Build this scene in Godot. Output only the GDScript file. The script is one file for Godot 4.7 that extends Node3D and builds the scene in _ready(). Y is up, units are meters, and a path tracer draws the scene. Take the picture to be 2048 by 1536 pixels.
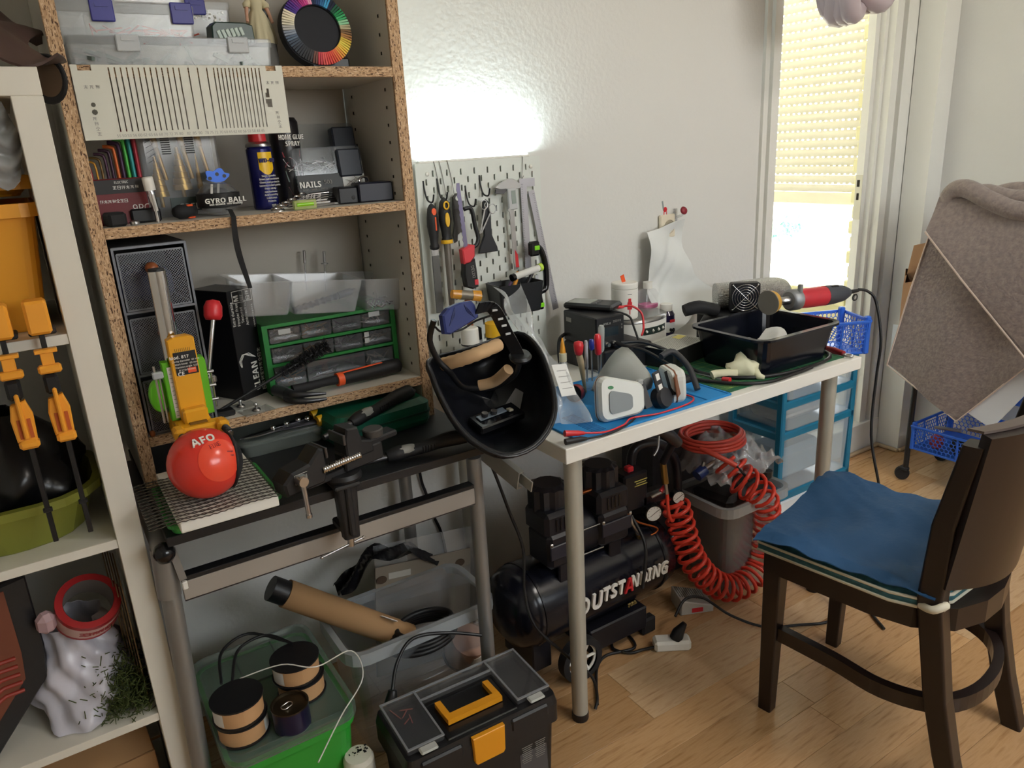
extends Node3D

# ---------------------------------------------------------------- mesh builder
class B:
	var v := PackedVector3Array()
	var g := PackedInt32Array()
	var x := Transform3D()

	func at(p: Vector3, rot := Vector3.ZERO) -> B:
		x = Transform3D(Basis.from_euler(rot * PI / 180.0), p)
		return self

	func tri(a: Vector3, b: Vector3, c: Vector3, s := -1) -> void:
		v.append(x * a); v.append(x * b); v.append(x * c)
		g.append(s); g.append(s); g.append(s)

	func face(p: Array, out: Vector3, s := -1) -> void:
		var n: Vector3 = (p[2] - p[0]).cross(p[1] - p[0])
		if p.size() > 3 and n.length_squared() < 1e-16:
			n = (p[3] - p[0]).cross(p[2] - p[0])
		var k := p.size()
		for i in range(1, k - 1):
			if n.dot(out) >= 0: tri(p[0], p[i], p[i + 1], s)
			else: tri(p[0], p[i + 1], p[i], s)

	func box(c: Vector3, size: Vector3, bev := 0.0) -> B:
		var h := size * 0.5
		bev = minf(bev, minf(h.x, minf(h.y, h.z)) * 0.9)
		var pt := func(sg: Vector3, ax: int) -> Vector3:
			var r := Vector3(h.x - bev, h.y - bev, h.z - bev)
			r[ax] = h[ax]
			return c + Vector3(r.x * sg.x, r.y * sg.y, r.z * sg.z)
		for ax in 3:
			var u := (ax + 1) % 3
			var w := (ax + 2) % 3
			for sg in [-1.0, 1.0]:
				var q := []
				for k in [[-1, -1], [-1, 1], [1, 1], [1, -1]]:
					var s := Vector3.ZERO
					s[ax] = sg; s[u] = k[0]; s[w] = k[1]
					q.append(pt.call(s, ax))
				var o := Vector3.ZERO
				o[ax] = sg
				face(q, o)
			if bev > 0.0:
				for su in [-1.0, 1.0]:
					for sw in [-1.0, 1.0]:
						var s1 := Vector3.ZERO
						s1[u] = su; s1[w] = sw
						var s2 := s1
						s1[ax] = -1; s2[ax] = 1
						var o := Vector3.ZERO
						o[u] = su; o[w] = sw
						face([pt.call(s1, u), pt.call(s2, u), pt.call(s2, w), pt.call(s1, w)], o)
		if bev > 0.0:
			for i in 8:
				var s := Vector3(1 if i & 1 else -1, 1 if i & 2 else -1, 1 if i & 4 else -1)
				face([pt.call(s, 0), pt.call(s, 1), pt.call(s, 2)], s)
		return self

	func loft(rings: Array, cap0 := true, cap1 := true, s := 1, closed := true) -> B:
		var n: int = rings[0].size()
		for i in rings.size() - 1:
			var a: PackedVector3Array = rings[i]
			var b: PackedVector3Array = rings[i + 1]
			for k in (n if closed else n - 1):
				var k2 := (k + 1) % n
				tri(a[k], b[k], b[k2], s)
				tri(a[k], b[k2], a[k2], s)
		for e in 2:
			if (e == 0 and not cap0) or (e == 1 and not cap1): continue
			var r: PackedVector3Array = rings[0] if e == 0 else rings[-1]
			var m := Vector3.ZERO
			for p in r: m += p
			m /= n
			for k in n:
				if e == 0: tri(m, r[k], r[(k + 1) % n], -1)
				else: tri(m, r[(k + 1) % n], r[k], -1)
		return self

	func lathe(prof: Array, seg := 20, s := 1) -> B:
		# prof: [radius, y, ...] pairs as Vector2, walked from bottom to top; sharp creases by repeating a point
		for i in prof.size() - 1:
			var p: Vector2 = prof[i]
			var q: Vector2 = prof[i + 1]
			if p.is_equal_approx(q): continue
			for k in seg:
				var a := TAU * k / seg
				var b := TAU * (k + 1) / seg
				var p0 := Vector3(p.x * cos(a), p.y, p.x * sin(a))
				var p1 := Vector3(p.x * cos(b), p.y, p.x * sin(b))
				var q0 := Vector3(q.x * cos(a), q.y, q.x * sin(a))
				var q1 := Vector3(q.x * cos(b), q.y, q.x * sin(b))
				if p.x > 1e-6: tri(p0, p1, q1, s + i if s < 0 else s)
				if q.x > 1e-6: tri(p0, q1, q0, s)
		return self

	func rings_lathe(prof: Array, seg := 20) -> B:
		# every profile segment keeps its own smooth group: crisp edges, round sides
		for i in prof.size() - 1:
			lathe([prof[i], prof[i + 1]], seg, 10 + i)
		return self

	func tube(pts: PackedVector3Array, r, seg := 8, caps := true, closed := false) -> B:
		var n := pts.size()
		var rings := []
		var t0 := (pts[1] - pts[0]).normalized()
		var up := Vector3.UP if absf(t0.y) < 0.9 else Vector3.RIGHT
		var nn := (up - t0 * up.dot(t0)).normalized()
		for i in n:
			var t: Vector3
			if i == 0: t = pts[1] - pts[0]
			elif i == n - 1: t = pts[n - 1] - pts[n - 2]
			else: t = (pts[i + 1] - pts[i]).normalized() + (pts[i] - pts[i - 1]).normalized()
			t = t.normalized()
			nn = (nn - t * nn.dot(t)).normalized()
			var bb := t.cross(nn)
			var rr: float = r if not (r is Array) else r[i]
			var ring := PackedVector3Array()
			for k in seg:
				var a := TAU * k / seg
				ring.append(pts[i] + (nn * cos(a) + bb * sin(a)) * rr)
			rings.append(ring)
		if closed: rings.append(rings[0])
		loft(rings, caps and not closed, caps and not closed, 1)
		return self

	func bar(a: Vector3, b: Vector3, w: float, h := -1.0, up := Vector3.UP) -> B:
		# rectangular bar from a to b
		if h < 0: h = w
		var t := (b - a).normalized()
		if absf(t.dot(up)) > 0.98: up = Vector3.RIGHT
		var sd := t.cross(up).normalized() * w * 0.5
		var u := sd.cross(t).normalized() * h * 0.5
		var c := [-sd - u, sd - u, sd + u, -sd + u]
		face([a + c[0], a + c[1], a + c[2], a + c[3]], -t)
		face([b + c[0], b + c[1], b + c[2], b + c[3]], t)
		for k in 4:
			var k2 := (k + 1) % 4
			face([a + c[k], b + c[k], b + c[k2], a + c[k2]], c[k] + c[k2])
		return self

	func prism(poly: PackedVector2Array, d: float, bev := 0.0) -> B:
		# polygon in local xy, thickness d centred on z = 0
		var idx := Geometry2D.triangulate_polygon(poly)
		var inner := poly
		if bev > 0.0:
			var off := Geometry2D.offset_polygon(poly, -bev, Geometry2D.JOIN_MITER)
			if off.size() == 1 and off[0].size() == poly.size(): inner = off[0]
			else: bev = 0.0
		var shift := 0
		if bev > 0.0:
			var best := 1e9
			for k in poly.size():
				var dd := poly[0].distance_to(inner[k])
				if dd < best: best = dd; shift = k
			idx = Geometry2D.triangulate_polygon(inner)
		for sg in [-1.0, 1.0]:
			for i in range(0, idx.size(), 3):
				var q := []
				for k in 3:
					var p := inner[idx[i + k]]
					q.append(Vector3(p.x, p.y, sg * d * 0.5))
				face(q, Vector3(0, 0, sg))
		var ccw := not Geometry2D.is_polygon_clockwise(poly)
		var n := poly.size()
		for k in n:
			var a := poly[k]
			var b := poly[(k + 1) % n]
			var e := b - a
			var o := Vector3(e.y, -e.x, 0) if ccw else Vector3(-e.y, e.x, 0)
			var zz := d * 0.5 - bev
			face([Vector3(a.x, a.y, -zz), Vector3(b.x, b.y, -zz), Vector3(b.x, b.y, zz), Vector3(a.x, a.y, zz)], o)
			if bev > 0.0:
				var ai := inner[(k + shift) % n]
				var bi := inner[(k + 1 + shift) % n]
				for sg in [-1.0, 1.0]:
					face([Vector3(a.x, a.y, sg * zz), Vector3(b.x, b.y, sg * zz), Vector3(bi.x, bi.y, sg * d * 0.5), Vector3(ai.x, ai.y, sg * d * 0.5)], o + Vector3(0, 0, sg) * o.length())
		return self

	func plate(w: float, h: float, d: float, holes: Array) -> B:
		# plate in local xy from (0,0) to (w,h), thickness d centred on z = 0, with rectangular holes (Rect2)
		var xs := [0.0, w]
		var ys := [0.0, h]
		for r: Rect2 in holes:
			for e in [r.position.x, r.end.x]:
				if e > 0 and e < w: xs.append(e)
			for e in [r.position.y, r.end.y]:
				if e > 0 and e < h: ys.append(e)
		xs.sort(); ys.sort()
		var ux := [xs[0]]
		for e in xs:
			if e - ux[-1] > 1e-5: ux.append(e)
		var uy := [ys[0]]
		for e in ys:
			if e - uy[-1] > 1e-5: uy.append(e)
		var hz := d * 0.5
		for j in uy.size() - 1:
			var run := -1
			for i in ux.size():
				var solid := false
				if i < ux.size() - 1:
					solid = true
					var c := Vector2((ux[i] + ux[i + 1]) * 0.5, (uy[j] + uy[j + 1]) * 0.5)
					for r: Rect2 in holes:
						if r.has_point(c): solid = false; break
				if solid and run < 0: run = i
				if not solid and run >= 0:
					for sg in [-1.0, 1.0]:
						face([Vector3(ux[run], uy[j], sg * hz), Vector3(ux[i], uy[j], sg * hz), Vector3(ux[i], uy[j + 1], sg * hz), Vector3(ux[run], uy[j + 1], sg * hz)], Vector3(0, 0, sg))
					run = -1
		var rims := [[Rect2(0, 0, w, h), 1.0]]
		for r: Rect2 in holes: rims.append([r, -1.0])
		for q in rims:
			var r: Rect2 = q[0]
			var a := r.position
			var b := r.end
			for e in [[a, Vector2(b.x, a.y), Vector3(0, -1, 0)], [Vector2(b.x, a.y), b, Vector3(1, 0, 0)], [b, Vector2(a.x, b.y), Vector3(0, 1, 0)], [Vector2(a.x, b.y), a, Vector3(-1, 0, 0)]]:
				face([Vector3(e[0].x, e[0].y, -hz), Vector3(e[1].x, e[1].y, -hz), Vector3(e[1].x, e[1].y, hz), Vector3(e[0].x, e[0].y, hz)], e[2] * q[1])
		return self

	func sheet(fn: Callable, nu: int, nv: int, th: float) -> B:
		var p := []
		for j in nv + 1:
			for i in nu + 1: p.append(fn.call(float(i) / nu, float(j) / nv))
		var q := []
		for j in nv + 1:
			for i in nu + 1:
				var a: Vector3 = p[j * (nu + 1) + mini(i + 1, nu)] - p[j * (nu + 1) + maxi(i - 1, 0)]
				var b: Vector3 = p[mini(j + 1, nv) * (nu + 1) + i] - p[maxi(j - 1, 0) * (nu + 1) + i]
				q.append(p[j * (nu + 1) + i] + a.cross(b).normalized() * th)
		for j in nv:
			for i in nu:
				var k := j * (nu + 1) + i
				tri(p[k], p[k + 1], p[k + nu + 2], 1); tri(p[k], p[k + nu + 2], p[k + nu + 1], 1)
				tri(q[k], q[k + nu + 2], q[k + 1], 2); tri(q[k], q[k + nu + 1], q[k + nu + 2], 2)
		for i in nu:
			for e in [0, nv * (nu + 1)]:
				face([p[e + i], p[e + i + 1], q[e + i + 1], q[e + i]], p[e + i] - p[(nv * (nu + 1) - e) + i])
		for j in nv:
			for e in [0, nu]:
				face([p[j * (nu + 1) + e], p[(j + 1) * (nu + 1) + e], q[(j + 1) * (nu + 1) + e], q[j * (nu + 1) + e]], p[j * (nu + 1) + e] - p[j * (nu + 1) + nu - e])
		return self

	func mesh(shift := Vector3.ZERO) -> ArrayMesh:
		var st := SurfaceTool.new()
		st.begin(Mesh.PRIMITIVE_TRIANGLES)
		for i in v.size():
			st.set_smooth_group(g[i] if g[i] >= 0 else 0xFFFFFFFF)
			st.add_vertex(v[i] - shift)
		st.generate_normals()
		return st.commit()

	func foot() -> Vector3:
		var a := AABB(v[0], Vector3.ZERO)
		for p in v: a = a.expand(p)
		return Vector3(a.get_center().x, a.position.y, a.get_center().z)

# ---------------------------------------------------------------- naming, parents, labels
var used := {}
var M := {}

func numbered(called: String) -> String:
	var n: int = used.get(called, 0)
	used[called] = n + 1
	return called if n == 0 else "%s_%03d" % [called, n]

func tag(o: Node, label: String, category: String, group := "") -> void:
	o.set_meta("label", label)
	o.set_meta("category", category)
	if group: o.set_meta("group", group)

func thing(called: String, label: String, category: String, at := Vector3.ZERO, turn := 0.0, group := "") -> Node3D:
	var o := Node3D.new()
	o.name = numbered(called)
	add_child(o)
	o.position = at
	o.rotation_degrees.y = turn
	tag(o, label, category, group)
	return o

func part(b: B, called: String, mat: Material, parent: Node3D, label := "") -> MeshInstance3D:
	var o := MeshInstance3D.new()
	o.name = called
	o.mesh = b.mesh()
	o.material_override = mat
	parent.add_child(o, true)
	if label: o.set_meta("label", label)
	return o

func single(b: B, called: String, mat: Material, label: String, category: String, group := "") -> MeshInstance3D:
	# a thing that is one mesh: placed at its base
	var o := MeshInstance3D.new()
	o.name = numbered(called)
	var f := b.foot()
	o.mesh = b.mesh(f)
	o.material_override = mat
	add_child(o)
	o.position = f
	tag(o, label, category, group)
	return o

func struct(b: B, called: String, mat: Material, parent: Node3D = null) -> MeshInstance3D:
	var o := MeshInstance3D.new()
	o.name = called
	o.mesh = b.mesh()
	o.material_override = mat
	if parent: parent.add_child(o, true)
	else:
		add_child(o)
		o.set_meta("kind", "structure")
	return o

func copy(src: Node3D, at: Vector3, turn: float, label: String) -> Node3D:
	var base := String(src.name)
	var c: Node3D = src.duplicate()
	c.name = numbered(base)
	add_child(c)
	c.position = at
	c.rotation_degrees.y = turn
	c.set_meta("label", label)
	return c

var fonts := {}
func words(t: String, size: float, mat: Material, parent: Node3D, at: Vector3, rot := Vector3.ZERO, font := "Droid Sans", bold := false, called := "lettering", left := false, depth := 0.0006, squeeze := 1.0) -> MeshInstance3D:
	# raised print: capital height about 0.72 * size
	var key := font + ("b" if bold else "")
	if not fonts.has(key):
		var f := SystemFont.new()
		f.font_names = PackedStringArray([font])
		if bold: f.font_weight = 700
		fonts[key] = f
	var tm := TextMesh.new()
	tm.text = t
	tm.font = fonts[key]
	tm.font_size = 32
	tm.pixel_size = size / 32.0
	tm.depth = depth
	tm.curve_step = 3.0
	tm.horizontal_alignment = HORIZONTAL_ALIGNMENT_LEFT if left else HORIZONTAL_ALIGNMENT_CENTER
	var o := MeshInstance3D.new()
	o.name = called
	o.mesh = tm
	o.material_override = mat
	parent.add_child(o, true)
	o.position = at
	o.rotation_degrees = rot
	o.scale = Vector3(squeeze, 1, 1)
	return o

# ---------------------------------------------------------------- curves and outlines
func P3(a: Array) -> PackedVector3Array:
	var r := PackedVector3Array()
	for i in range(0, a.size(), 3): r.append(Vector3(a[i], a[i + 1], a[i + 2]))
	return r

func P2(a: Array) -> PackedVector2Array:
	var r := PackedVector2Array()
	for i in range(0, a.size(), 2): r.append(Vector2(a[i], a[i + 1]))
	return r

func spline(p: PackedVector3Array, n := 6, closed := false) -> PackedVector3Array:
	var r := PackedVector3Array()
	var k := p.size()
	for i in (k if closed else k - 1):
		var a := p[(i - 1 + k) % k] if closed else p[maxi(i - 1, 0)]
		var d := p[(i + 2) % k] if closed else p[mini(i + 2, k - 1)]
		var b := p[i]
		var c := p[(i + 1) % k]
		for s in n:
			r.append(b.cubic_interpolate(c, a, d, float(s) / n))
	if not closed: r.append(p[k - 1])
	return r

func rrect(w: float, h: float, r: float, n := 4) -> PackedVector2Array:
	var o := PackedVector2Array()
	r = minf(r, minf(w, h) * 0.499)
	for c in 4:
		var cx := (w * 0.5 - r) * (1 if c == 0 or c == 3 else -1)
		var cy := (h * 0.5 - r) * (1 if c < 2 else -1)
		for k in n + 1:
			var a := PI * 0.5 * (c + float(k) / n)
			o.append(Vector2(cx + r * cos(a), cy + r * sin(a)))
	return o

func ring_y(o: PackedVector2Array, y: float, cx := 0.0, cz := 0.0) -> PackedVector3Array:
	# outline laid flat at height y (loft() faces outwards when walked upwards)
	var r := PackedVector3Array()
	for p in o: r.append(Vector3(cx + p.x, y, cz - p.y))
	return r

func ring_z(o: PackedVector2Array, z: float, cx := 0.0, cy := 0.0) -> PackedVector3Array:
	var r := PackedVector3Array()
	for i in o.size():
		r.append(Vector3(cx + o[i].x, cy + o[i].y, z))
	return r

func ellipse(rx: float, ry: float, n := 20) -> PackedVector2Array:
	var o := PackedVector2Array()
	for k in n: o.append(Vector2(rx * cos(TAU * k / n), ry * sin(TAU * k / n)))
	return o

func helix(a: Vector3, b: Vector3, r: float, turns: float, n := 14) -> PackedVector3Array:
	var t := (b - a).normalized()
	var u := t.cross(Vector3.UP if absf(t.y) < 0.9 else Vector3.RIGHT).normalized()
	var w := t.cross(u)
	var o := PackedVector3Array()
	var c := int(turns * n)
	for i in c + 1:
		var an := TAU * i / n
		o.append(a.lerp(b, float(i) / c) + (u * cos(an) + w * sin(an)) * r)
	return o

# an open tub: outer wall, rim, inner wall and floor in one skin
func tub(b: B, w: float, d: float, w2: float, d2: float, h: float, th: float, rad: float, lip := 0.0, liph := 0.006) -> B:
	var rings := []
	rings.append(ring_y(rrect(w2 - 0.004, d2 - 0.004, rad), 0.0))
	rings.append(ring_y(rrect(w2, d2, rad), 0.003))
	if lip > 0.0:
		var k := (h - liph) / h
		rings.append(ring_y(rrect(lerpf(w2, w, k), lerpf(d2, d, k), rad), h - liph))
		rings.append(ring_y(rrect(w + lip * 2, d + lip * 2, rad + lip), h - liph))
		rings.append(ring_y(rrect(w + lip * 2, d + lip * 2, rad + lip), h))
	else:
		rings.append(ring_y(rrect(w, d, rad), h))
	rings.append(ring_y(rrect(w - th * 2, d - th * 2, maxf(rad - th, 0.001)), h))
	rings.append(ring_y(rrect(w2 - th * 2, d2 - th * 2, maxf(rad - th, 0.001)), th))
	b.loft(rings, true, true, -1)
	return b

# ---------------------------------------------------------------- materials
func mat(key: String, hex: String, rough := 0.6, metal := 0.0, alpha := 1.0) -> StandardMaterial3D:
	if M.has(key): return M[key]
	var m := StandardMaterial3D.new()
	m.resource_name = key
	var c := Color(hex)
	c.a = alpha
	m.albedo_color = c
	m.roughness = rough
	m.metallic = metal
	if alpha < 1.0:
		m.transparency = BaseMaterial3D.TRANSPARENCY_ALPHA
		m.cull_mode = BaseMaterial3D.CULL_DISABLED
	M[key] = m
	return m

func noise_tex(freq: float, colors: Array, size := 512, type := FastNoiseLite.TYPE_SIMPLEX_SMOOTH, oct := 4, normal := 0.0, sd := 1) -> NoiseTexture2D:
	var n := FastNoiseLite.new()
	n.noise_type = type
	n.frequency = freq
	n.fractal_octaves = oct
	n.seed = sd
	var t := NoiseTexture2D.new()
	t.width = size; t.height = size
	t.seamless = true
	t.noise = n
	if normal > 0.0:
		t.as_normal_map = true
		t.bump_strength = normal
	else:
		var gr := Gradient.new()
		var off := PackedFloat32Array()
		var cs := PackedColorArray()
		for i in colors.size():
			off.append(float(i) / (colors.size() - 1))
			cs.append(Color(colors[i]))
		gr.offsets = off
		gr.colors = cs
		t.color_ramp = gr
	return t

func textured(m: StandardMaterial3D, t: Texture2D, scale: Vector3, world := false) -> StandardMaterial3D:
	m.albedo_texture = t
	m.albedo_color = Color(1, 1, 1, m.albedo_color.a)
	m.uv1_triplanar = true
	m.uv1_world_triplanar = world
	m.uv1_scale = scale
	return m

func bumpy(m: StandardMaterial3D, t: Texture2D, k: float, scale := Vector3.ZERO, world := false) -> StandardMaterial3D:
	m.normal_enabled = true
	m.normal_texture = t
	m.normal_scale = k
	if scale != Vector3.ZERO:
		m.uv1_triplanar = true
		m.uv1_world_triplanar = world
		m.uv1_scale = scale
	return m

# ---------------------------------------------------------------- the scene
func _ready() -> void:
	# camera: measured from the desk, the shelf and the pegboard in the photograph
	var cam := Camera3D.new()
	add_child(cam)
	cam.transform = Transform3D(Basis(Vector3(0.838407, -0.053115, 0.54245), Vector3(0.207975, 0.951114, -0.228315), Vector3(-0.503805, 0.304237, 0.808468)), Vector3(-0.645859, 1.33482, 1.762599))
	cam.fov = 54.276
	cam.near = 0.05
	cam.far = 100.0
	# bright overcast sky
	var env := Environment.new()
	var sky := Sky.new()
	var sm := ProceduralSkyMaterial.new()
	sm.sky_top_color = Color("e4edf5")
	sm.sky_horizon_color = Color("fbfaf4")
	sm.ground_horizon_color = Color("f2f0e4")
	sm.ground_bottom_color = Color("c2beae")
	sm.energy_multiplier = 8.0
	sky.sky_material = sm
	env.background_mode = Environment.BG_SKY
	env.sky = sky
	env.tonemap_mode = Environment.TONE_MAPPER_LINEAR
	env.tonemap_exposure = 1.65
	env.sdfgi_enabled = true
	env.ssao_enabled = true
	env.ssil_enabled = true
	var we := WorldEnvironment.new()
	we.environment = env
	add_child(we)
	materials()
	structure()
	furniture()
	stages()

func materials() -> void:
	var wall_n := noise_tex(0.05, [], 512, FastNoiseLite.TYPE_SIMPLEX_SMOOTH, 4, 8.0, 3)
	bumpy(mat("plaster", "d8d7d2", 0.85), wall_n, 0.06, Vector3(2.2, 2.2, 2.2), true)
	M.plaster.metallic_specular = 0.2
	mat("white_trim", "dedbd0", 0.45)
	mat("frame_white", "e2e1da", 0.4)
	mat("ceiling", "e6e4de", 0.9)
	# chipboard: flakes drawn one by one
	var rng := RandomNumberGenerator.new()
	rng.seed = 5
	var im := Image.create(512, 512, false, Image.FORMAT_RGB8)
	im.fill(Color("c2a07c"))
	var tones := [Color("cbab88"), Color("b8946f"), Color("d6b896"), Color("9d7c5c"), Color("c4a27e"), Color("583f2e"), Color("bc9a76"), Color("74573e")]
	for i in 9000:
		var w := rng.randi_range(4, 22)
		var h := rng.randi_range(2, 5)
		var c: Color = tones[rng.randi() % tones.size()]
		if (c == tones[5] or c == tones[7]) and rng.randf() < 0.45: continue
		im.fill_rect(Rect2i(rng.randi_range(-10, 511), rng.randi_range(-2, 511), w, h), c)
	var chip := ImageTexture.create_from_image(im)
	textured(mat("chipboard", "b98a5c", 0.85), chip, Vector3(5, 5, 5))
	bumpy(M.chipboard, noise_tex(0.06, [], 256, FastNoiseLite.TYPE_SIMPLEX_SMOOTH, 3, 8.0), 0.4)
	var im2 := im.duplicate()
	im2.rotate_90(CLOCKWISE)
	textured(mat("chipboard_upright", "b98a5c", 0.85), ImageTexture.create_from_image(im2), Vector3(5, 5, 5))
	mat("melamine", "d4d0c6", 0.4)
	mat("shelf_white", "dcd7ca", 0.45)
	mat("desk_white", "e6e3da", 0.4)
	mat("black_laminate", "17171a", 0.45)
	mat("grey_tube", "8b8a88", 0.38, 0.5)
	mat("pale_tube", "b4b2a6", 0.4, 0.3)
	mat("black_plastic", "141518", 0.42)
	mat("black_gloss", "0d0e12", 0.2)
	mat("black_rubber", "17171a", 0.75)
	mat("black_cable", "121214", 0.5)
	mat("steel", "b9b9ba", 0.28, 1.0)
	mat("chrome", "d8d8da", 0.1, 1.0)
	mat("dark_steel", "5b5a5c", 0.4, 0.9)
	mat("brass", "a8844c", 0.3, 1.0)
	mat("copper", "b8693a", 0.3, 1.0)
	mat("gold_bit", "8f7440", 0.35, 0.9)
	mat("white_plastic", "e4e2da", 0.4)
	mat("white_print", "e6e4de", 0.6)
	mat("grey_print", "8d8b86", 0.6)
	mat("red_plastic", "cf2c34", 0.35)
	mat("red_dark", "8e1c24", 0.5)
	mat("orange", "ef5a24", 0.5)
	mat("yellow", "e7b321", 0.45)
	mat("amber_plastic", "e9a12c", 0.42)
	mat("green_plastic", "2f8a3c", 0.45)
	mat("clear_plastic", "dfe6ea", 0.12, 0.0, 0.1)
	mat("milky_plastic", "d9dee2", 0.22, 0.0, 0.16)
	mat("smoke_plastic", "5a5f66", 0.15, 0.0, 0.35)
	mat("glass", "ffffff", 0.02, 0.0, 0.06)
	mat("paper", "dcdcd8", 0.8)
	mat("card", "a58058", 0.85)
	mat("blue_crate", "2c69d8", 0.4)
	mat("blue_mat", "1b82c4", 0.7)
	mat("green_mat", "1c5c3c", 0.75)

const LAMP := 0.95   # ceiling lamp, energy at one metre

func structure() -> void:
	var fl := Node3D.new()
	fl.name = "floor"
	add_child(fl)
	fl.set_meta("kind", "structure")
	# laminate planks
	var grain := noise_tex(0.012, ["a07c58", "bd9b74", "cbaa84", "c4a27a", "d6b892"], 1024, FastNoiseLite.TYPE_SIMPLEX_SMOOTH, 5, 0.0, 8)
	var pm := []
	for k in 6:
		var m := StandardMaterial3D.new()
		m.resource_name = "laminate_%d" % k
		textured(m, grain, Vector3(0.55, 5.0, 5.5))
		m.albedo_color = [Color("ffffff"), Color("f4e9dc"), Color("fff3e2"), Color("eadcc9"), Color("fdeedd"), Color("f0e4d6")][k]
		m.uv1_offset = Vector3(k * 0.37, k * 0.21, k * 0.43)
		m.roughness = 0.27
		m.metallic_specular = 0.5
		pm.append(m)
	struct(B.new().box(Vector3(0.35, -0.05, 1.75), Vector3(4.5, 0.07, 3.9)), "underfloor", mat("underfloor", "5a4630", 0.9), fl)
	var rng := RandomNumberGenerator.new()
	rng.seed = 21
	var meshes := {}
	var z := 0.0
	var row := 0
	while z < 3.5:
		var xx := -1.9 - rng.randf() * 0.6
		while xx < 2.39:
			var lens := [0.55, 0.75, 0.95]
			var ln: float = lens[rng.randi() % 3]
			if not meshes.has(ln): meshes[ln] = B.new().box(Vector3(ln / 2, -0.0075, 0.048), Vector3(ln - 0.0008, 0.015, 0.0952), 0.0006).mesh()
			var x1 := xx + ln
			if x1 > -1.7:
				var o := MeshInstance3D.new()
				o.name = "plank"
				o.mesh = meshes[ln]
				o.material_override = pm[rng.randi() % 6]
				fl.add_child(o, true)
				o.position = Vector3(xx, 0, z)
			xx = x1
		z += 0.096
		row += 1
	var H := 2.5
	# back wall with the door opening x 1.48 .. 2.29, y 0 .. 2.12
	var b := B.new()
	b.box(Vector3(-0.16, H / 2, -0.13), Vector3(3.28, H, 0.26))
	b.box(Vector3(1.885, (2.12 + H) / 2, -0.13), Vector3(0.81, H - 2.12, 0.26))
	b.box(Vector3(2.43, H / 2, -0.04), Vector3(0.28, H, 0.08))
	struct(b, "wall_back", M.plaster)
	struct(B.new().box(Vector3(2.45, H / 2, 1.8), Vector3(0.126, H, 3.6)), "wall_right", M.plaster)
	struct(B.new().box(Vector3(-1.86, H / 2, 1.67), Vector3(0.12, H, 3.86)), "wall_left", M.plaster)
	# front wall, behind the camera, with a wide window
	b = B.new()
	b.at(Vector3(-1.9, 0, 3.56)).plate(4.4, H, 0.12, [Rect2(2.0, 1.35, 1.9, 0.95)])
	struct(b, "wall_front", M.plaster)
	var wf := Node3D.new()
	wf.name = "window_1"
	add_child(wf)
	wf.set_meta("kind", "structure")
	struct(B.new().at(Vector3(0.1, 1.35, 3.55)).plate(1.9, 0.95, 0.06, [Rect2(0.06, 0.06, 0.86, 0.83), Rect2(0.98, 0.06, 0.86, 0.83)]), "window_frame", M.frame_white, wf)
	struct(B.new().at(Vector3(0.16, 1.41, 3.55)).plate(0.86, 0.83, 0.006, []), "pane", M.glass, wf)
	struct(B.new().at(Vector3(1.08, 1.41, 3.55)).plate(0.86, 0.83, 0.006, []), "pane", M.glass, wf)
	struct(B.new().box(Vector3(0.3, H + 0.05, 1.7), Vector3(4.6, 0.1, 4.0)), "ceiling", M.ceiling)
	# boxed-in corner pillar by the door
	struct(B.new().box(Vector3(2.338, H / 2, 0.082), Vector3(0.097, H, 0.098)), "trim_1", M.frame_white)
	# door frame: stepped right jamb, left jamb, bottom rail, sill step, strike plate
	var d := Node3D.new()
	d.name = "door_1"
	add_child(d)
	d.set_meta("kind", "structure")
	b = B.new()
	b.x = Transform3D(Basis(Vector3(1, 0, 0), Vector3(0, 0, 1), Vector3(0, -1, 0)), Vector3(0, 1.06, 0))
	b.prism(P2([2.125, -0.06, 2.125, -0.03, 2.15, -0.03, 2.15, -0.008, 2.168, -0.008, 2.168, 0.022, 2.206, 0.022, 2.206, 0.012, 2.225, 0.012, 2.225, 0.03, 2.291, 0.03, 2.291, -0.06]), 2.12)
	struct(b, "jamb", M.frame_white, d)
	b = B.new()
	b.x = Transform3D(Basis(Vector3(1, 0, 0), Vector3(0, 0, 1), Vector3(0, -1, 0)), Vector3(0, 1.06, 0))
	b.prism(P2([1.478, -0.2, 1.478, 0.012, 1.5, 0.012, 1.5, 0.026, 1.53, 0.026, 1.53, 0.01, 1.556, 0.01, 1.556, -0.2]), 2.12)
	struct(b, "jamb", M.frame_white, d)
	struct(B.new().box(Vector3(1.86, 2.15, -0.09), Vector3(0.87, 0.08, 0.23), 0.003), "lintel", M.frame_white, d)
	struct(B.new().box(Vector3(1.86, 0.065, 0.0), Vector3(0.86, 0.13, 0.07), 0.004), "bottom_rail", M.frame_white, d)
	struct(B.new().box(Vector3(1.86, 0.08, -0.12), Vector3(0.86, 0.16, 0.16), 0.004), "sill", M.frame_white, d)
	struct(B.new().at(Vector3(2.1235, 0.98, -0.03), Vector3(0, 90, 0)).plate(0.028, 0.17, 0.002, [Rect2(0.01, 0.125, 0.013, 0.026), Rect2(0.01, 0.075, 0.011, 0.026)]), "strike_plate", mat("worn_plate", "c9c6b8", 0.45, 0.3), d)
	struct(B.new().box(Vector3(2.127, 1.065, -0.045), Vector3(0.0045, 0.16, 0.026)), "strike_recess", mat("recess_shade", "2a2622", 0.9), d)  # shade behind the plate openings, painted as a dark block
	# opened leaf outside the left jamb, its lever handle and key reaching into the opening
	struct(B.new().box(Vector3(1.5, 1.06, -0.66), Vector3(0.045, 2.1, 0.82), 0.003), "leaf", M.frame_white, d)
	b = B.new()
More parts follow.
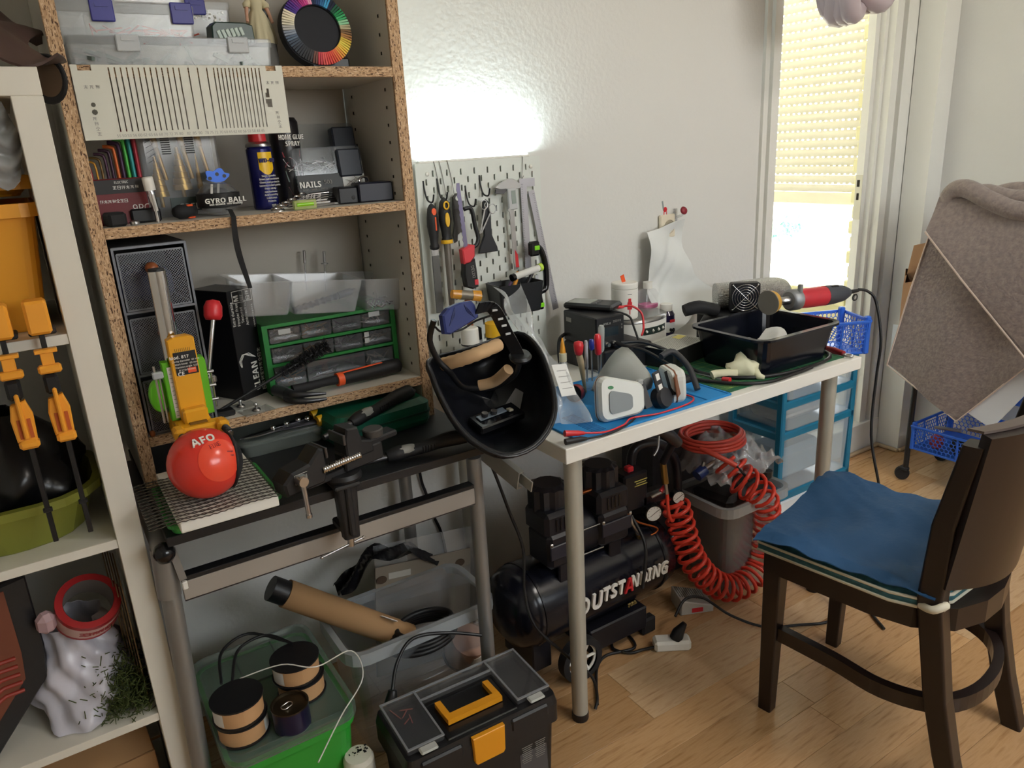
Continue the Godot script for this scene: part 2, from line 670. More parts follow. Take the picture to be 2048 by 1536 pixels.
	b.tube(P3([1.52, 1.125, -0.98, 1.585, 1.125, -0.98]), 0.008)
	b.tube(P3([1.583, 1.125, -0.985, 1.583, 1.125, -0.87]), 0.008)
	struct(b, "handle", M.brass, d)
	b = B.new()
	b.bar(Vector3(1.52, 1.045, -0.98), Vector3(1.575, 1.045, -0.98), 0.004)
	b.tube(P3([1.575, 1.036, -0.98, 1.575, 1.054, -0.98, 1.597, 1.054, -0.98, 1.597, 1.036, -0.98, 1.575, 1.036, -0.98]), 0.002, 6)
	struct(b, "key", M.dark_steel, d)
	# wood coloured beading along the floor
	b = B.new()
	b.box(Vector3(1.885, 0.007, 0.045), Vector3(0.8, 0.014, 0.018), 0.004)
	b.box(Vector3(2.28, 0.007, 0.085), Vector3(0.018, 0.014, 0.11), 0.004)
	b.box(Vector3(2.335, 0.007, 0.14), Vector3(0.1, 0.014, 0.018), 0.004)
	struct(b, "baseboard_back", mat("beading", "c3a987", 0.5))
	struct(B.new().box(Vector3(2.38, 0.03, 1.8), Vector3(0.014, 0.06, 3.3), 0.003), "baseboard_right", M.white_trim)
	ceiling_lamp()
	outside()

func ceiling_lamp() -> void:
	# flat round ceiling lamp above and behind the camera
	var t := thing("ceiling_lamp", "flat round white ceiling lamp in the middle of the room", "lamp", Vector3(1.2, 2.44, 2.0))
	part(B.new().rings_lathe([Vector2(0.26, 0.03), Vector2(0.27, 0.034), Vector2(0.27, 0.06), Vector2(0, 0.06)], 32), "housing", M.white_plastic, t)
	var gl := mat("lamp_glow", "fff6ea", 0.6)
	gl.emission_enabled = true
	gl.emission = Color("fff4e6")
	gl.emission_energy_multiplier = 2.0
	part(B.new().rings_lathe([Vector2(0, 0.022), Vector2(0.2, 0.024), Vector2(0.26, 0.032)], 32), "diffuser", gl, t)
	var al := AreaLight3D.new()
	al.area_size = Vector2(0.46, 0.46)
	al.light_color = Color("fff8f0")
	al.light_energy = LAMP
	al.area_range = 8.0
	al.area_attenuation = 2.0
	al.shadow_enabled = true
	t.add_child(al)
	al.position = Vector3(0, 0.014, 0)
	al.rotation_degrees = Vector3(-90, 0, 0)

func outside() -> void:
	# the neighbouring wing: roller shutter, pale brick reveal and sill
	var w := thing("house_wing", "pale brick house wing outside with half lowered cream roller shutter", "building", Vector3(2.6, 0, -0.6))
	var cream := mat("shutter", "e2decf", 0.6)
	var sl := B.new()
	# one slat: curved face with a row of light slots along its lower lip
	for i in 4:
		var y0 := 0.034 * i / 4.0
		var y1 := 0.034 * (i + 1) / 4.0
		var x0 := -0.008 * sin(PI * i / 4.0)
		var x1 := -0.008 * sin(PI * (i + 1) / 4.0)
		sl.face([Vector3(x0, y0, -0.45), Vector3(x0, y0, 0.27), Vector3(x1, y1, 0.27), Vector3(x1, y1, -0.45)], Vector3(-1, 0, 0), 1)
	sl.face([Vector3(0.004, 0, -0.45), Vector3(0.004, 0, 0.27), Vector3(0.004, 0.034, 0.27), Vector3(0.004, 0.034, -0.45)], Vector3(1, 0, 0))
	var slat_mesh := sl.mesh()
	var lip := B.new()
	for i in 24: lip.box(Vector3(0.0, -0.0035, -0.445 + i * 0.03), Vector3(0.003, 0.007, 0.017))
	var lip_mesh := lip.mesh()
	for k in 24:
		var o := MeshInstance3D.new()
		o.name = "slat"
		o.mesh = slat_mesh
		o.material_override = cream
		w.add_child(o, true)
		o.position = Vector3(0, 1.04 + k * (0.0405 if k > 2 else 0.042), 0)
		if k > 0:
			var q := MeshInstance3D.new()
			q.name = "lip"
			q.mesh = lip_mesh
			q.material_override = cream
			o.add_child(q, true)
	part(B.new().box(Vector3(0, 1.01, -0.09), Vector3(0.02, 0.055, 0.72), 0.004), "bottom_bar", mat("shutter_bar", "efe6d2", 0.5), w)
	# brick reveal: alternating headers
	var brick := mat("pale_brick", "dbd6ae", 0.9)
	var bm := B.new().box(Vector3.ZERO, Vector3(0.1, 0.058, 0.1), 0.005).mesh()
	for k in 22:
		var o := MeshInstance3D.new()
		o.name = "brick"
		o.mesh = bm
		o.material_override = brick
		w.add_child(o, true)
		o.position = Vector3(-0.03, 0.62 + k * 0.068, 0.31 + (0.012 if k % 2 else 0.0))
	var bs := B.new().box(Vector3.ZERO, Vector3(0.11, 0.07, 0.052), 0.004).mesh()
	for k in 14:
		var o := MeshInstance3D.new()
		o.name = "brick"
		o.mesh = bs
		o.material_override = brick
		w.add_child(o, true)
		o.position = Vector3(-0.02, 0.555, -0.42 + k * 0.06)
	part(B.new().box(Vector3(0.05, 0.26, -0.1), Vector3(0.1, 0.5, 1.0)), "plinth", brick, w)
	part(B.new().bar(Vector3(0.25, 0.86, -1.0), Vector3(0.25, 0.86, 0.4), 0.012), "balcony_rail", mat("rail_grey", "b9bcc0", 0.5), w)
	part(B.new().box(Vector3(-0.35, 2.4, -0.2), Vector3(1.6, 0.12, 1.9)), "added_shade_roof", mat("shade_panel_paint", "d8d4c6", 0.8), w)  # unseen roof, added to cut the sky light on the shutter
	part(B.new().box(Vector3(-0.35, 1.03, -0.78), Vector3(1.7, 2.06, 0.1)), "added_shade_wall", M.shade_panel_paint, w)  # added out of view to block far sky from the shutter
	part(B.new().box(Vector3(-1.2, 1.15, -0.2), Vector3(0.08, 2.4, 1.3)), "added_shade_side", M.shade_panel_paint, w)  # unseen panel added to keep side sky off the shutter
	part(B.new().box(Vector3(-0.5, -0.1, -0.4), Vector3(1.4, 0.2, 1.5)), "balcony_floor", mat("concrete", "a8a498", 0.9), w)
	var bush := B.new()
	var rng := RandomNumberGenerator.new()
	rng.seed = 3
	for i in 220:
		var p := Vector3(rng.randfn(0, 0.09), rng.randfn(0, 0.08), rng.randfn(0, 0.09)) + Vector3(4.2, 0.62, -1.95)
		var a := Vector3(rng.randf() - 0.5, rng.randf() - 0.5, rng.randf() - 0.5).normalized() * 0.035
		var c := a.cross(Vector3(rng.randf(), rng.randf(), rng.randf())).normalized() * 0.014
		bush.face([p - a, p + c, p + a, p - c], Vector3.UP)
	bush.bar(Vector3(4.2, 0.0, -1.95), Vector3(4.2, 0.65, -1.95), 0.02)
	single(bush, "garden_shrub", mat("leaf", "7ec79a", 0.7), "small green shrub seen outside through the door opening", "shrub")

func furniture() -> void:
	# chipboard bookcase standing on the black desk
	var t := thing("bookcase", "white bookcase with raw chipboard front edges standing on the black desk", "bookcase", Vector3(-0.245, 0.75, 0.14))
	var o := Vector3(-0.245, 0.75, 0.14)
	var top := 1.98
	for s in 2:
		var x0 := -0.5415 if s == 0 else 0.0505
		var pn := part(B.new().box(Vector3(x0, (0.75 + top) / 2, 0.138) - o, Vector3(0.022 if s == 0 else 0.024, top - 0.75, 0.272)), "side_panel", M.melamine, t)
		part(B.new().box(Vector3(x0, (0.75 + top) / 2, 0.2775) - o, Vector3(0.022 if s == 0 else 0.024, top - 0.75, 0.007), 0.001), "raw_edge", M.chipboard_upright, pn)
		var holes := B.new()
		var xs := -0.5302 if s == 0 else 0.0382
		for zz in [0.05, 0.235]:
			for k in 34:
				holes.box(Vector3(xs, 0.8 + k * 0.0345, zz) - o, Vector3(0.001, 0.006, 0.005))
		part(holes, "peg_holes", M.recess_shade, pn)  # shade inside the holes, painted as small dark blocks
	for y in [1.495, 1.234, 0.847, 1.97]:
		var sh := part(B.new().box(Vector3(-0.246, y - 0.0095, 0.14) - o, Vector3(0.568, 0.019, 0.268)), "shelf_board", M.melamine, t)
		part(B.new().box(Vector3(-0.246, y - 0.0095, 0.2775) - o, Vector3(0.568, 0.019, 0.007), 0.0008), "raw_edge", M.chipboard, sh)
	part(B.new().box(Vector3(-0.246, (0.86 + top) / 2, 0.006) - o, Vector3(0.56, top - 0.86, 0.004)), "back_panel", mat("back_panel", "b5aea2", 0.6), t)
	# white cube shelf at the left edge
	var k := thing("cube_shelf", "tall white cube shelf unit at the left with square open compartments", "shelf", Vector3(-0.97, 0, 0.255))
	var ko := Vector3(-0.97, 0, 0.255)
	part(B.new().box(Vector3(-0.603, 0.718, 0.255) - ko, Vector3(0.04, 1.436, 0.39), 0.001), "side_panel", M.shelf_white, k)
	part(B.new().box(Vector3(-1.337, 0.718, 0.255) - ko, Vector3(0.04, 1.436, 0.39), 0.001), "side_panel", M.shelf_white, k)
	part(B.new().box(Vector3(-0.97, 1.455, 0.255) - ko, Vector3(0.774, 0.038, 0.39), 0.001), "top_panel", M.shelf_white, k)
	part(B.new().box(Vector3(-0.97, 0.02, 0.255) - ko, Vector3(0.694, 0.038, 0.39), 0.001), "bottom_panel", M.shelf_white, k)
	for y in [1.095, 0.740, 0.385]:
		part(B.new().box(Vector3(-0.97, y - 0.008, 0.255) - ko, Vector3(0.694, 0.016, 0.385), 0.0006), "shelf_board", M.shelf_white, k)
	part(B.new().box(Vector3(-0.97, 0.73, 0.255) - ko, Vector3(0.016, 1.4, 0.385)), "divider", M.shelf_white, k)
	# white desk
	var d := thing("white_desk", "white rectangular desk on round metal legs under the pegboard", "desk", Vector3(0.69, 0, 0.315))
	var dd := Vector3(0.69, 0, 0.315)
	part(B.new().box(Vector3(0.692, 0.718, 0.315) - dd, Vector3(1.004, 0.034, 0.6), 0.0015), "table_top", M.desk_white, d)
	for p in [[0.243, 0.565], [1.138, 0.56], [0.243, 0.07], [1.138, 0.07]]:
		var lg := part(B.new().at(Vector3(p[0], 0, p[1]) - dd).rings_lathe([Vector2(0.0, 0.02), Vector2(0.019, 0.02), Vector2(0.0205, 0.701)], 20), "leg", M.pale_tube, d)
		part(B.new().at(Vector3(p[0], 0, p[1]) - dd).rings_lathe([Vector2(0, 0), Vector2(0.0195, 0), Vector2(0.0205, 0.004), Vector2(0.0205, 0.02), Vector2(0, 0.021)], 20), "foot", M.black_plastic, lg)
	# black desk with a grey tube frame
	var e := thing("black_desk", "black topped work table on a grey steel tube frame", "desk", Vector3(-0.24, 0, 0.27))
	var eo := Vector3(-0.24, 0, 0.27)
	part(B.new().box(Vector3(-0.235, 0.7415, 0.275) - eo, Vector3(0.64, 0.017, 0.49), 0.001), "table_top", M.black_laminate, e)
	frame(e, eo)

func frame(e: Node3D, eo: Vector3) -> void:
	for s in 2:
		var x: float = [-0.561, 0.064][s]
		var zf: float = [0.472, 0.45][s]
		var lg := part(B.new().at(-eo).tube(P3([x - 0.022 * (1 - s), 0.0, zf, x, 0.70, zf]), 0.0165, 16), "leg", M.grey_tube, e)
		if s == 0:
			part(B.new().at(-eo).tube(P3([x - 0.004, 0.622, zf, x, 0.715, zf]), 0.0195, 18), "sleeve", M.grey_tube, lg)
		part(B.new().at(-eo).tube(P3([x, 0.0, 0.06, x, 0.72, 0.06]), 0.0165, 16), "leg", M.grey_tube, e)
		if s == 0:
			var hz := part(B.new().at(-eo).tube(P3([x, 0.7285 - 0.014, 0.05, x, 0.7285 - 0.014, 0.5]), 0.017, 16), "side_tube", M.grey_tube, e)
			part(B.new().at(V(x, 0.7285 - 0.012, 0.5) - eo).lathe([Vector2(0, -0.0185), Vector2(0.0115, -0.015), Vector2(0.0175, -0.006), Vector2(0.0185, 0.002), Vector2(0.014, 0.012), Vector2(0.007, 0.017), Vector2(0, 0.0185)], 20), "ball_cap", M.black_gloss, hz)
	var rl := part(B.new().box(V(-0.248, 0.6215, 0.468) - eo, V(0.59, 0.036, 0.014), 0.001), "rail", mat("rail_paint", "9d958c", 0.5), e)
	part(B.new().box(V(-0.248, 0.6445, 0.464) - eo, V(0.59, 0.009, 0.024), 0.001), "rail_top", M.black_plastic, rl)
	part(B.new().box(V(-0.248, 0.6025, 0.4682) - eo, V(0.59, 0.0016, 0.0142)), "rail_seam", M.dark_steel, rl)
	# hinge strut with its white clip at the left end
	var st := part(B.new().bar(V(-0.548, 0.715, 0.49) - eo, V(-0.541, 0.655, 0.495) - eo, 0.004, 0.012), "strut", M.grey_tube, e)
	part(B.new().box(V(-0.5405, 0.645, 0.497) - eo, V(0.009, 0.016, 0.009), 0.002), "clip", M.white_plastic, st)
	# telescopic drawer runner left under the right end of the top
	var rn := B.new()
	rn.at(V(0.089, 0.704, 0.44) - eo, V(14, 6, 0)).box(V(0, 0, 0.0), V(0.003, 0.042, 0.26))
	rn.box(V(0.006, 0.019, 0), V(0.012, 0.004, 0.26)); rn.box(V(0.006, -0.019, 0), V(0.012, 0.004, 0.26)); rn.box(V(0.012, 0.0, 0.02), V(0.003, 0.024, 0.28))
	part(rn, "drawer_runner", mat("runner_zinc", "a5a49c", 0.4, 0.6), e)

# builder in world coordinates for the parts of a thing
func wb(t: Node3D) -> B:
	var b := B.new()
	b.x = t.transform.affine_inverse()
	return b

func V(a: float, b: float, c: float) -> Vector3:
	return Vector3(a, b, c)

# clear compartment case: lid, body, dividers, latches
func compartment_case(called: String, label: String, at: Vector3, turn: float, w: float, h: float, d: float, lidh: float, cells: int, latch: Material, latch_at: Array) -> Node3D:
	var t := thing(called, label, "storage box", at, turn)
	part(tub(B.new(), w - 0.004, d - 0.004, w - 0.008, d - 0.008, h - lidh, 0.0015, 0.006), "body", M.milky_plastic, t)
	var b := B.new()
	b.loft([ring_y(rrect(w, d, 0.007), h - lidh), ring_y(rrect(w, d, 0.007), h - 0.002), ring_y(rrect(w - 0.006, d - 0.006, 0.005), h)], false, true, -1)
	part(b, "lid", M.milky_plastic, t)
	b = B.new()
	for k in range(1, cells):
		b.box(Vector3(-w / 2 + w * k / cells, (h - lidh) / 2 + 0.002, 0), Vector3(0.0015, h - lidh - 0.004, d - 0.016))
	part(b, "divider", M.milky_plastic, t)
	for lx in latch_at:
		b = B.new()
		b.box(Vector3(lx, h - lidh * 0.85, d / 2 + 0.003), Vector3(0.036, lidh * 1.9, 0.005), 0.0015)
		b.box(Vector3(lx, h - lidh * 0.4, d / 2 + 0.0062), Vector3(0.02, 0.006, 0.002))
		part(b, "latch", latch, t)
	return t

func junk(t: Node3D, name: String, m: Material, sd: int, c: Vector3, size: Vector3, n: int, ln: float, r: float) -> void:
	# loose little bits lying in a box
	var rng := RandomNumberGenerator.new()
	rng.seed = sd
	var b := B.new()
	for i in n:
		var p := c + Vector3((rng.randf() - 0.5) * size.x, (rng.randf() - 0.5) * size.y, (rng.randf() - 0.5) * size.z)
		var a := Vector3(rng.randf() - 0.5, (rng.randf() - 0.5) * 0.4, rng.randf() - 0.5).normalized() * ln * (0.5 + rng.randf() * 0.5) * 0.5
		b.bar(p - a, p + a, r)
	var o := part(b, name, m, t)
	o.set_meta("kind", "stuff")

func case_top() -> void:
	var blue := mat("latch_blue", "2b2a86", 0.4)
	var t := compartment_case("parts_box", "large clear parts box with frosted latches on the top bookcase shelf", V(-0.36, 1.495, 0.165), 0, 0.335, 0.047, 0.21, 0.014, 6, mat("latch_frost", "d0d4d6", 0.4, 0.0, 0.6), [-0.075, 0.105])
	junk(t, "contents", mat("muted_green", "5f6d66", 0.7), 4, V(0, 0.014, 0.03), V(0.3, 0.02, 0.12), 40, 0.05, 0.006)
	t = compartment_case("sorting_case", "clear sorting case with two blue latches stacked on the large parts box", V(-0.425, 1.5425, 0.155), 1, 0.22, 0.056, 0.17, 0.018, 5, blue, [-0.0375, 0.088])
	junk(t, "wire_scraps", mat("wire_red", "b34a3c", 0.6), 7, V(0.02, 0.012, 0.05), V(0.16, 0.016, 0.04), 26, 0.06, 0.002)
	t = compartment_case("bead_case", "clear bead case with round white lid studs at the top of the bookcase", V(-0.43, 1.599, 0.15), 1, 0.21, 0.045, 0.16, 0.014, 4, blue, [])
	var b := B.new()
	for k in 9: b.at(V(-0.09 + k * 0.0225 + (k % 2) * 0.004, 0.012 + (k % 3) * 0.008, 0.0795), V(90, 0, 0)).rings_lathe([Vector2(0, 0), Vector2(0.0035, 0), Vector2(0.003, 0.002), Vector2(0, 0.0025)], 10)
	part(b, "white_stud", M.white_plastic, t)
	t = compartment_case("glitter_case", "small clear case of white flakes behind the stacked boxes", V(-0.262, 1.5425, 0.09), -3, 0.09, 0.085, 0.05, 0.014, 2, blue, [-0.02])
	junk(t, "flakes", M.white_plastic, 9, V(0, 0.06, 0.02), V(0.06, 0.015, 0.005), 24, 0.012, 0.003)
	# dark green blister box with white cubes
	t = thing("blister_box", "dark green blister box with a row of white plugs on the parts box", "box", V(-0.245, 1.5425, 0.19), 8)
	b = B.new()
	b.prism(P2([-0.04, 0, 0.042, 0, 0.04, 0.032, 0.025, 0.036, -0.03, 0.035, -0.038, 0.028]), 0.03, 0.002)
	part(b, "shell", mat("bottle_green", "22392f", 0.3), t)
	b = B.new()
	for k in 6: b.at(V(-0.026 + k * 0.0085, 0.013 + k * 0.0015, 0.0155), V(0, 0, 20)).box(Vector3.ZERO, V(0.007, 0.015, 0.004), 0.001)
	for k in 6: b.at(V(0.0 + k * 0.007, 0.005, 0.0155)).box(Vector3.ZERO, V(0.005, 0.006, 0.002), 0.001)
	part(b, "plug_row", mat("pale_mint", "b9c7bf", 0.5), t)
	# figurine: girl in a long dress
	t = thing("doll_figurine", "small pale girl figurine in a long pleated dress on the top shelf", "figurine", V(-0.178, 1.4955, 0.15))
	b = B.new()
	b.rings_lathe([Vector2(0, 0), Vector2(0.03, 0), Vector2(0.03, 0.052), Vector2(0, 0.052)], 18)
	part(b, "pedestal", mat("grey_stone", "6c6a66", 0.8), t)
	b = B.new()
	var rings := []
	var prof := [[0.03, 0.052], [0.0305, 0.06], [0.028, 0.075], [0.022, 0.092], [0.015, 0.108], [0.011, 0.114], [0.0125, 0.122], [0.0135, 0.13], [0.006, 0.137]]
	for pr in prof:
		var o := PackedVector2Array()
		for k in 48: o.append(Vector2.from_angle(TAU * k / 48) * (pr[0] * (1.0 + 0.07 * sin(k * PI / 2.0) * clampf((0.115 - pr[1]) * 20, 0, 1))))
		rings.append(ring_y(o, pr[1]))
	b.loft(rings)
	part(b, "dress", mat("cream_cloth", "c9bf9e", 0.8), t)
	b = B.new()
	for s in [-1, 1]:
		b.x = Transform3D()
		b.tube(P3([s * 0.012, 0.13, 0, s * 0.0185, 0.122, 0.002, s * 0.019, 0.117, 0.003]), [0.006, 0.0075, 0.006], 10)
	part(b, "puff_sleeve", M.cream_cloth, t)
	b = B.new()
	for s in [-1, 1]: b.tube(P3([s * 0.019, 0.117, 0.003, s * 0.022, 0.105, 0.008, s * 0.024, 0.09, 0.014]), [0.004, 0.0032, 0.003], 8)
	b.tube(P3([0, 0.132, 0, 0, 0.142, 0]), 0.0042, 8)
	b.at(V(0, 0.15, 0.001)).lathe([Vector2(0.0, -0.0115), Vector2(0.007, -0.009), Vector2(0.0105, 0.0), Vector2(0.009, 0.008), Vector2(0, 0.0125)], 16)
	b.at(V(0, 0.1485, 0.0112)).box(Vector3.ZERO, V(0.0025, 0.004, 0.003), 0.001)
	part(b, "head_and_arms", mat("figurine_skin", "c99c84", 0.7), t)
	b = B.new()
	b.at(V(0, 0.153, -0.002)).lathe([Vector2(0.0, -0.004), Vector2(0.0125, -0.003), Vector2(0.012, 0.006), Vector2(0, 0.0135)], 16)
	for s in [-1, 1]: b.at(Vector3.ZERO).tube(P3([s * 0.011, 0.152, -0.001, s * 0.015, 0.14, 0.001, s * 0.014, 0.132, 0.004]), [0.004, 0.005, 0.002], 8)
	part(b, "hair", mat("figurine_hair", "cdbfa4", 0.8), t)
	part(B.new().box(V(0.02, 0.1, -0.02), V(0.014, 0.09, 0.01), 0.003), "backboard", M.black_plastic, t)
	# colour wheel of thread chips on a stand
	t = thing("thread_color_wheel", "black round stand with a ring of multicoloured thread samples", "color wheel", V(-0.08, 1.495, 0.2), 0)
	part(B.new().box(V(0.015, 0.012, -0.01), V(0.08, 0.024, 0.06), 0.004), "base", M.black_plastic, t)
	var disc := B.new()
	var tilt := V(76, 0, 0)
	disc.at(V(0, 0.074, 0), tilt).rings_lathe([Vector2(0, -0.022), Vector2(0.068, -0.022), Vector2(0.073, -0.012), Vector2(0.071, 0.004), Vector2(0.045, 0.008), Vector2(0.044, 0.0045), Vector2(0, 0.0045)], 40)
	part(disc, "disc", mat("wheel_black", "10121c", 0.7), t)
	var cols := ["1c2b52", "24406e", "2c6ea0", "3f9fd0", "0f1c3a", "0c5a3c", "128a4a", "3cb06a", "8fcf9f", "b9b08a", "7a5a34", "b07a3c", "d8b83a", "e8d04a", "efc23c", "e89a34", "e86a30", "df4a2c", "d83a34", "e0504a", "c83440", "6a3a2c", "2a2426", "1e2026", "22262e", "2c3440", "3a4656", "5a6a80", "8a94a4", "b8b8b4", "d8d2bc", "e6deC0", "efe6cc", "46308a", "5a2a8c", "7a2a86", "b02a7a", "d84a94", "f0a0c0"]
	for c in 39:
		b = B.new()
		for k in 2:
			var a := TAU * (c * 2 + k) / 78.0
			var dr := Vector3(sin(a), 0, -cos(a))
			b.x = Transform3D(Basis.from_euler(tilt * PI / 180.0), V(0, 0.074, 0))
			b.bar(dr * 0.046 + V(0, 0.009, 0), dr * 0.069 + V(0, 0.006, 0), 0.0036, 0.004)
		part(b, "thread_chip", mat("thread_%d" % c, cols[c], 0.6), t)
	# navy pouch and little card behind the wheel
	single(B.new().at(V(-0.035, 1.495, 0.1), V(0, 12, 0)).box(V(0, 0.078, 0), V(0.075, 0.156, 0.03), 0.01), "navy_pouch", mat("navy", "1d2540", 0.7), "navy blue pouch standing behind the thread color wheel", "pouch")

func comb_plate() -> void:
	# white slotted gauge plate hanging on the upper shelf edge
	var t := thing("slotted_gauge_plate", "white metal gauge plate with two banks of long slots hanging on the bookcase", "gauge plate", V(-0.357, 1.378, 0.2835))
	var holes := []
	var w := 0.344
	var xs := []
	for k in 13: xs.append(0.052 + k * 0.0098)
	for k in 3: xs.append(0.186 + k * 0.0165 - 0.0)
	for k in 13: xs.append(0.2315 + k * 0.0071)
	for x in xs: holes.append(Rect2(x * 0.93 + 0.006, 0.012, 0.0021, 0.101))
	holes.append(Rect2(0.01, 0.108, 0.02, 0.009))
	holes.append(Rect2(0.314, 0.108, 0.018, 0.009))
	for k in [[0.306, 0.052, 0.011], [0.308, 0.046, 0.009], [0.307, 0.063, 0.007], [0.31, 0.07, 0.004]]: holes.append(Rect2(k[0], k[1], k[2], 0.008))
	part(B.new().at(V(-w / 2, 0, 0)).plate(w, 0.117, 0.0016, holes), "plate", mat("plate_cream", "d3d2c4", 0.45), t)
	var b := B.new()
	for c in [[0.0225, 0.044, 0.0045], [0.0225, 0.0555, 0.0036]]: b.at(V(-w / 2 + c[0], c[1], 0.0009), V(90, 0, 0)).rings_lathe([Vector2(0, 0), Vector2(c[2], 0), Vector2(c[2], 0.0004), Vector2(0, 0.0004)], 8)
	part(b, "printed_dot", mat("dot_grey", "57554c", 0.8), t)
	words("55 50 53 56 60 62 65 66 68 70 72 75 80    82  85  90   78 75 72 70 68 65 62 60 56 53 50 48 45", 0.006, M.grey_print, t, V(0.0, 0.0055, 0.0009), Vector3.ZERO, "Droid Sans", false, "scale_numbers", false, 0.0003, 1.0)
	# upright and side inscriptions, stroke by stroke
	for g in [[V(-0.1515, 0.034, 0.001), 4, true], [V(0.152, 0.036, 0.001), 4, true], [V(-0.155, 0.083, 0.001), 3, false], [V(0.142, 0.088, 0.001), 3, false]]:
		b = B.new()
		for k in g[1]:
			var o: Vector3 = g[0] + (V(0.0008 * k, -0.008 * k, 0) if g[2] else V(0.0085 * k, 0, 0))
			glyph(b, o, 0.006, k + int(g[1]))
		part(b, "inscription", M.grey_print, t)

# simple stroke glyphs for the small square characters
func glyph(b: B, o: Vector3, s: float, kind: int, bas := Basis()) -> void:
	var sets := [
		[[0, .9, 1, .9], [.5, .9, .5, .1], [.1, .5, .9, .5], [0, .1, 1, .1]],
		[[.1, .95, .9, .95], [.1, .95, .1, .05], [.9, .95, .9, .05], [.1, .5, .9, .5], [.1, .05, .9, .05]],
		[[.25, 1, .05, .6], [.2, .7, .2, 0], [.4, .85, 1, .85], [.7, .85, .7, 0], [.45, .45, 1, .45]],
		[[.5, 1, .5, 0], [0, .75, 1, .75], [.5, .6, .05, .1], [.5, .6, .95, .1]],
		[[.05, .85, .95, .85], [.3, .85, .1, .05], [.6, .85, .6, .15], [.6, .15, .95, .15], [.2, .5, .9, .5]],
		[[.1, .9, .4, .9], [.25, .9, .25, .05], [.05, .5, .45, .5], [.6, .95, .6, .1], [.9, .95, .9, .1], [.6, .55, .9, .55]],
		[[.5, 1, 0, .55], [.5, 1, 1, .55], [.2, .5, .8, .5], [.5, .5, .5, .05], [.05, .05, .95, .05]]]
	for l in sets[kind % 7]:
		b.bar(o + bas * V((l[0] - 0.5) * s, (l[1] - 0.5) * s, 0), o + bas * V((l[2] - 0.5) * s, (l[3] - 0.5) * s, 0), s * 0.11, 0.0004, bas * Vector3(0, 0, 1))

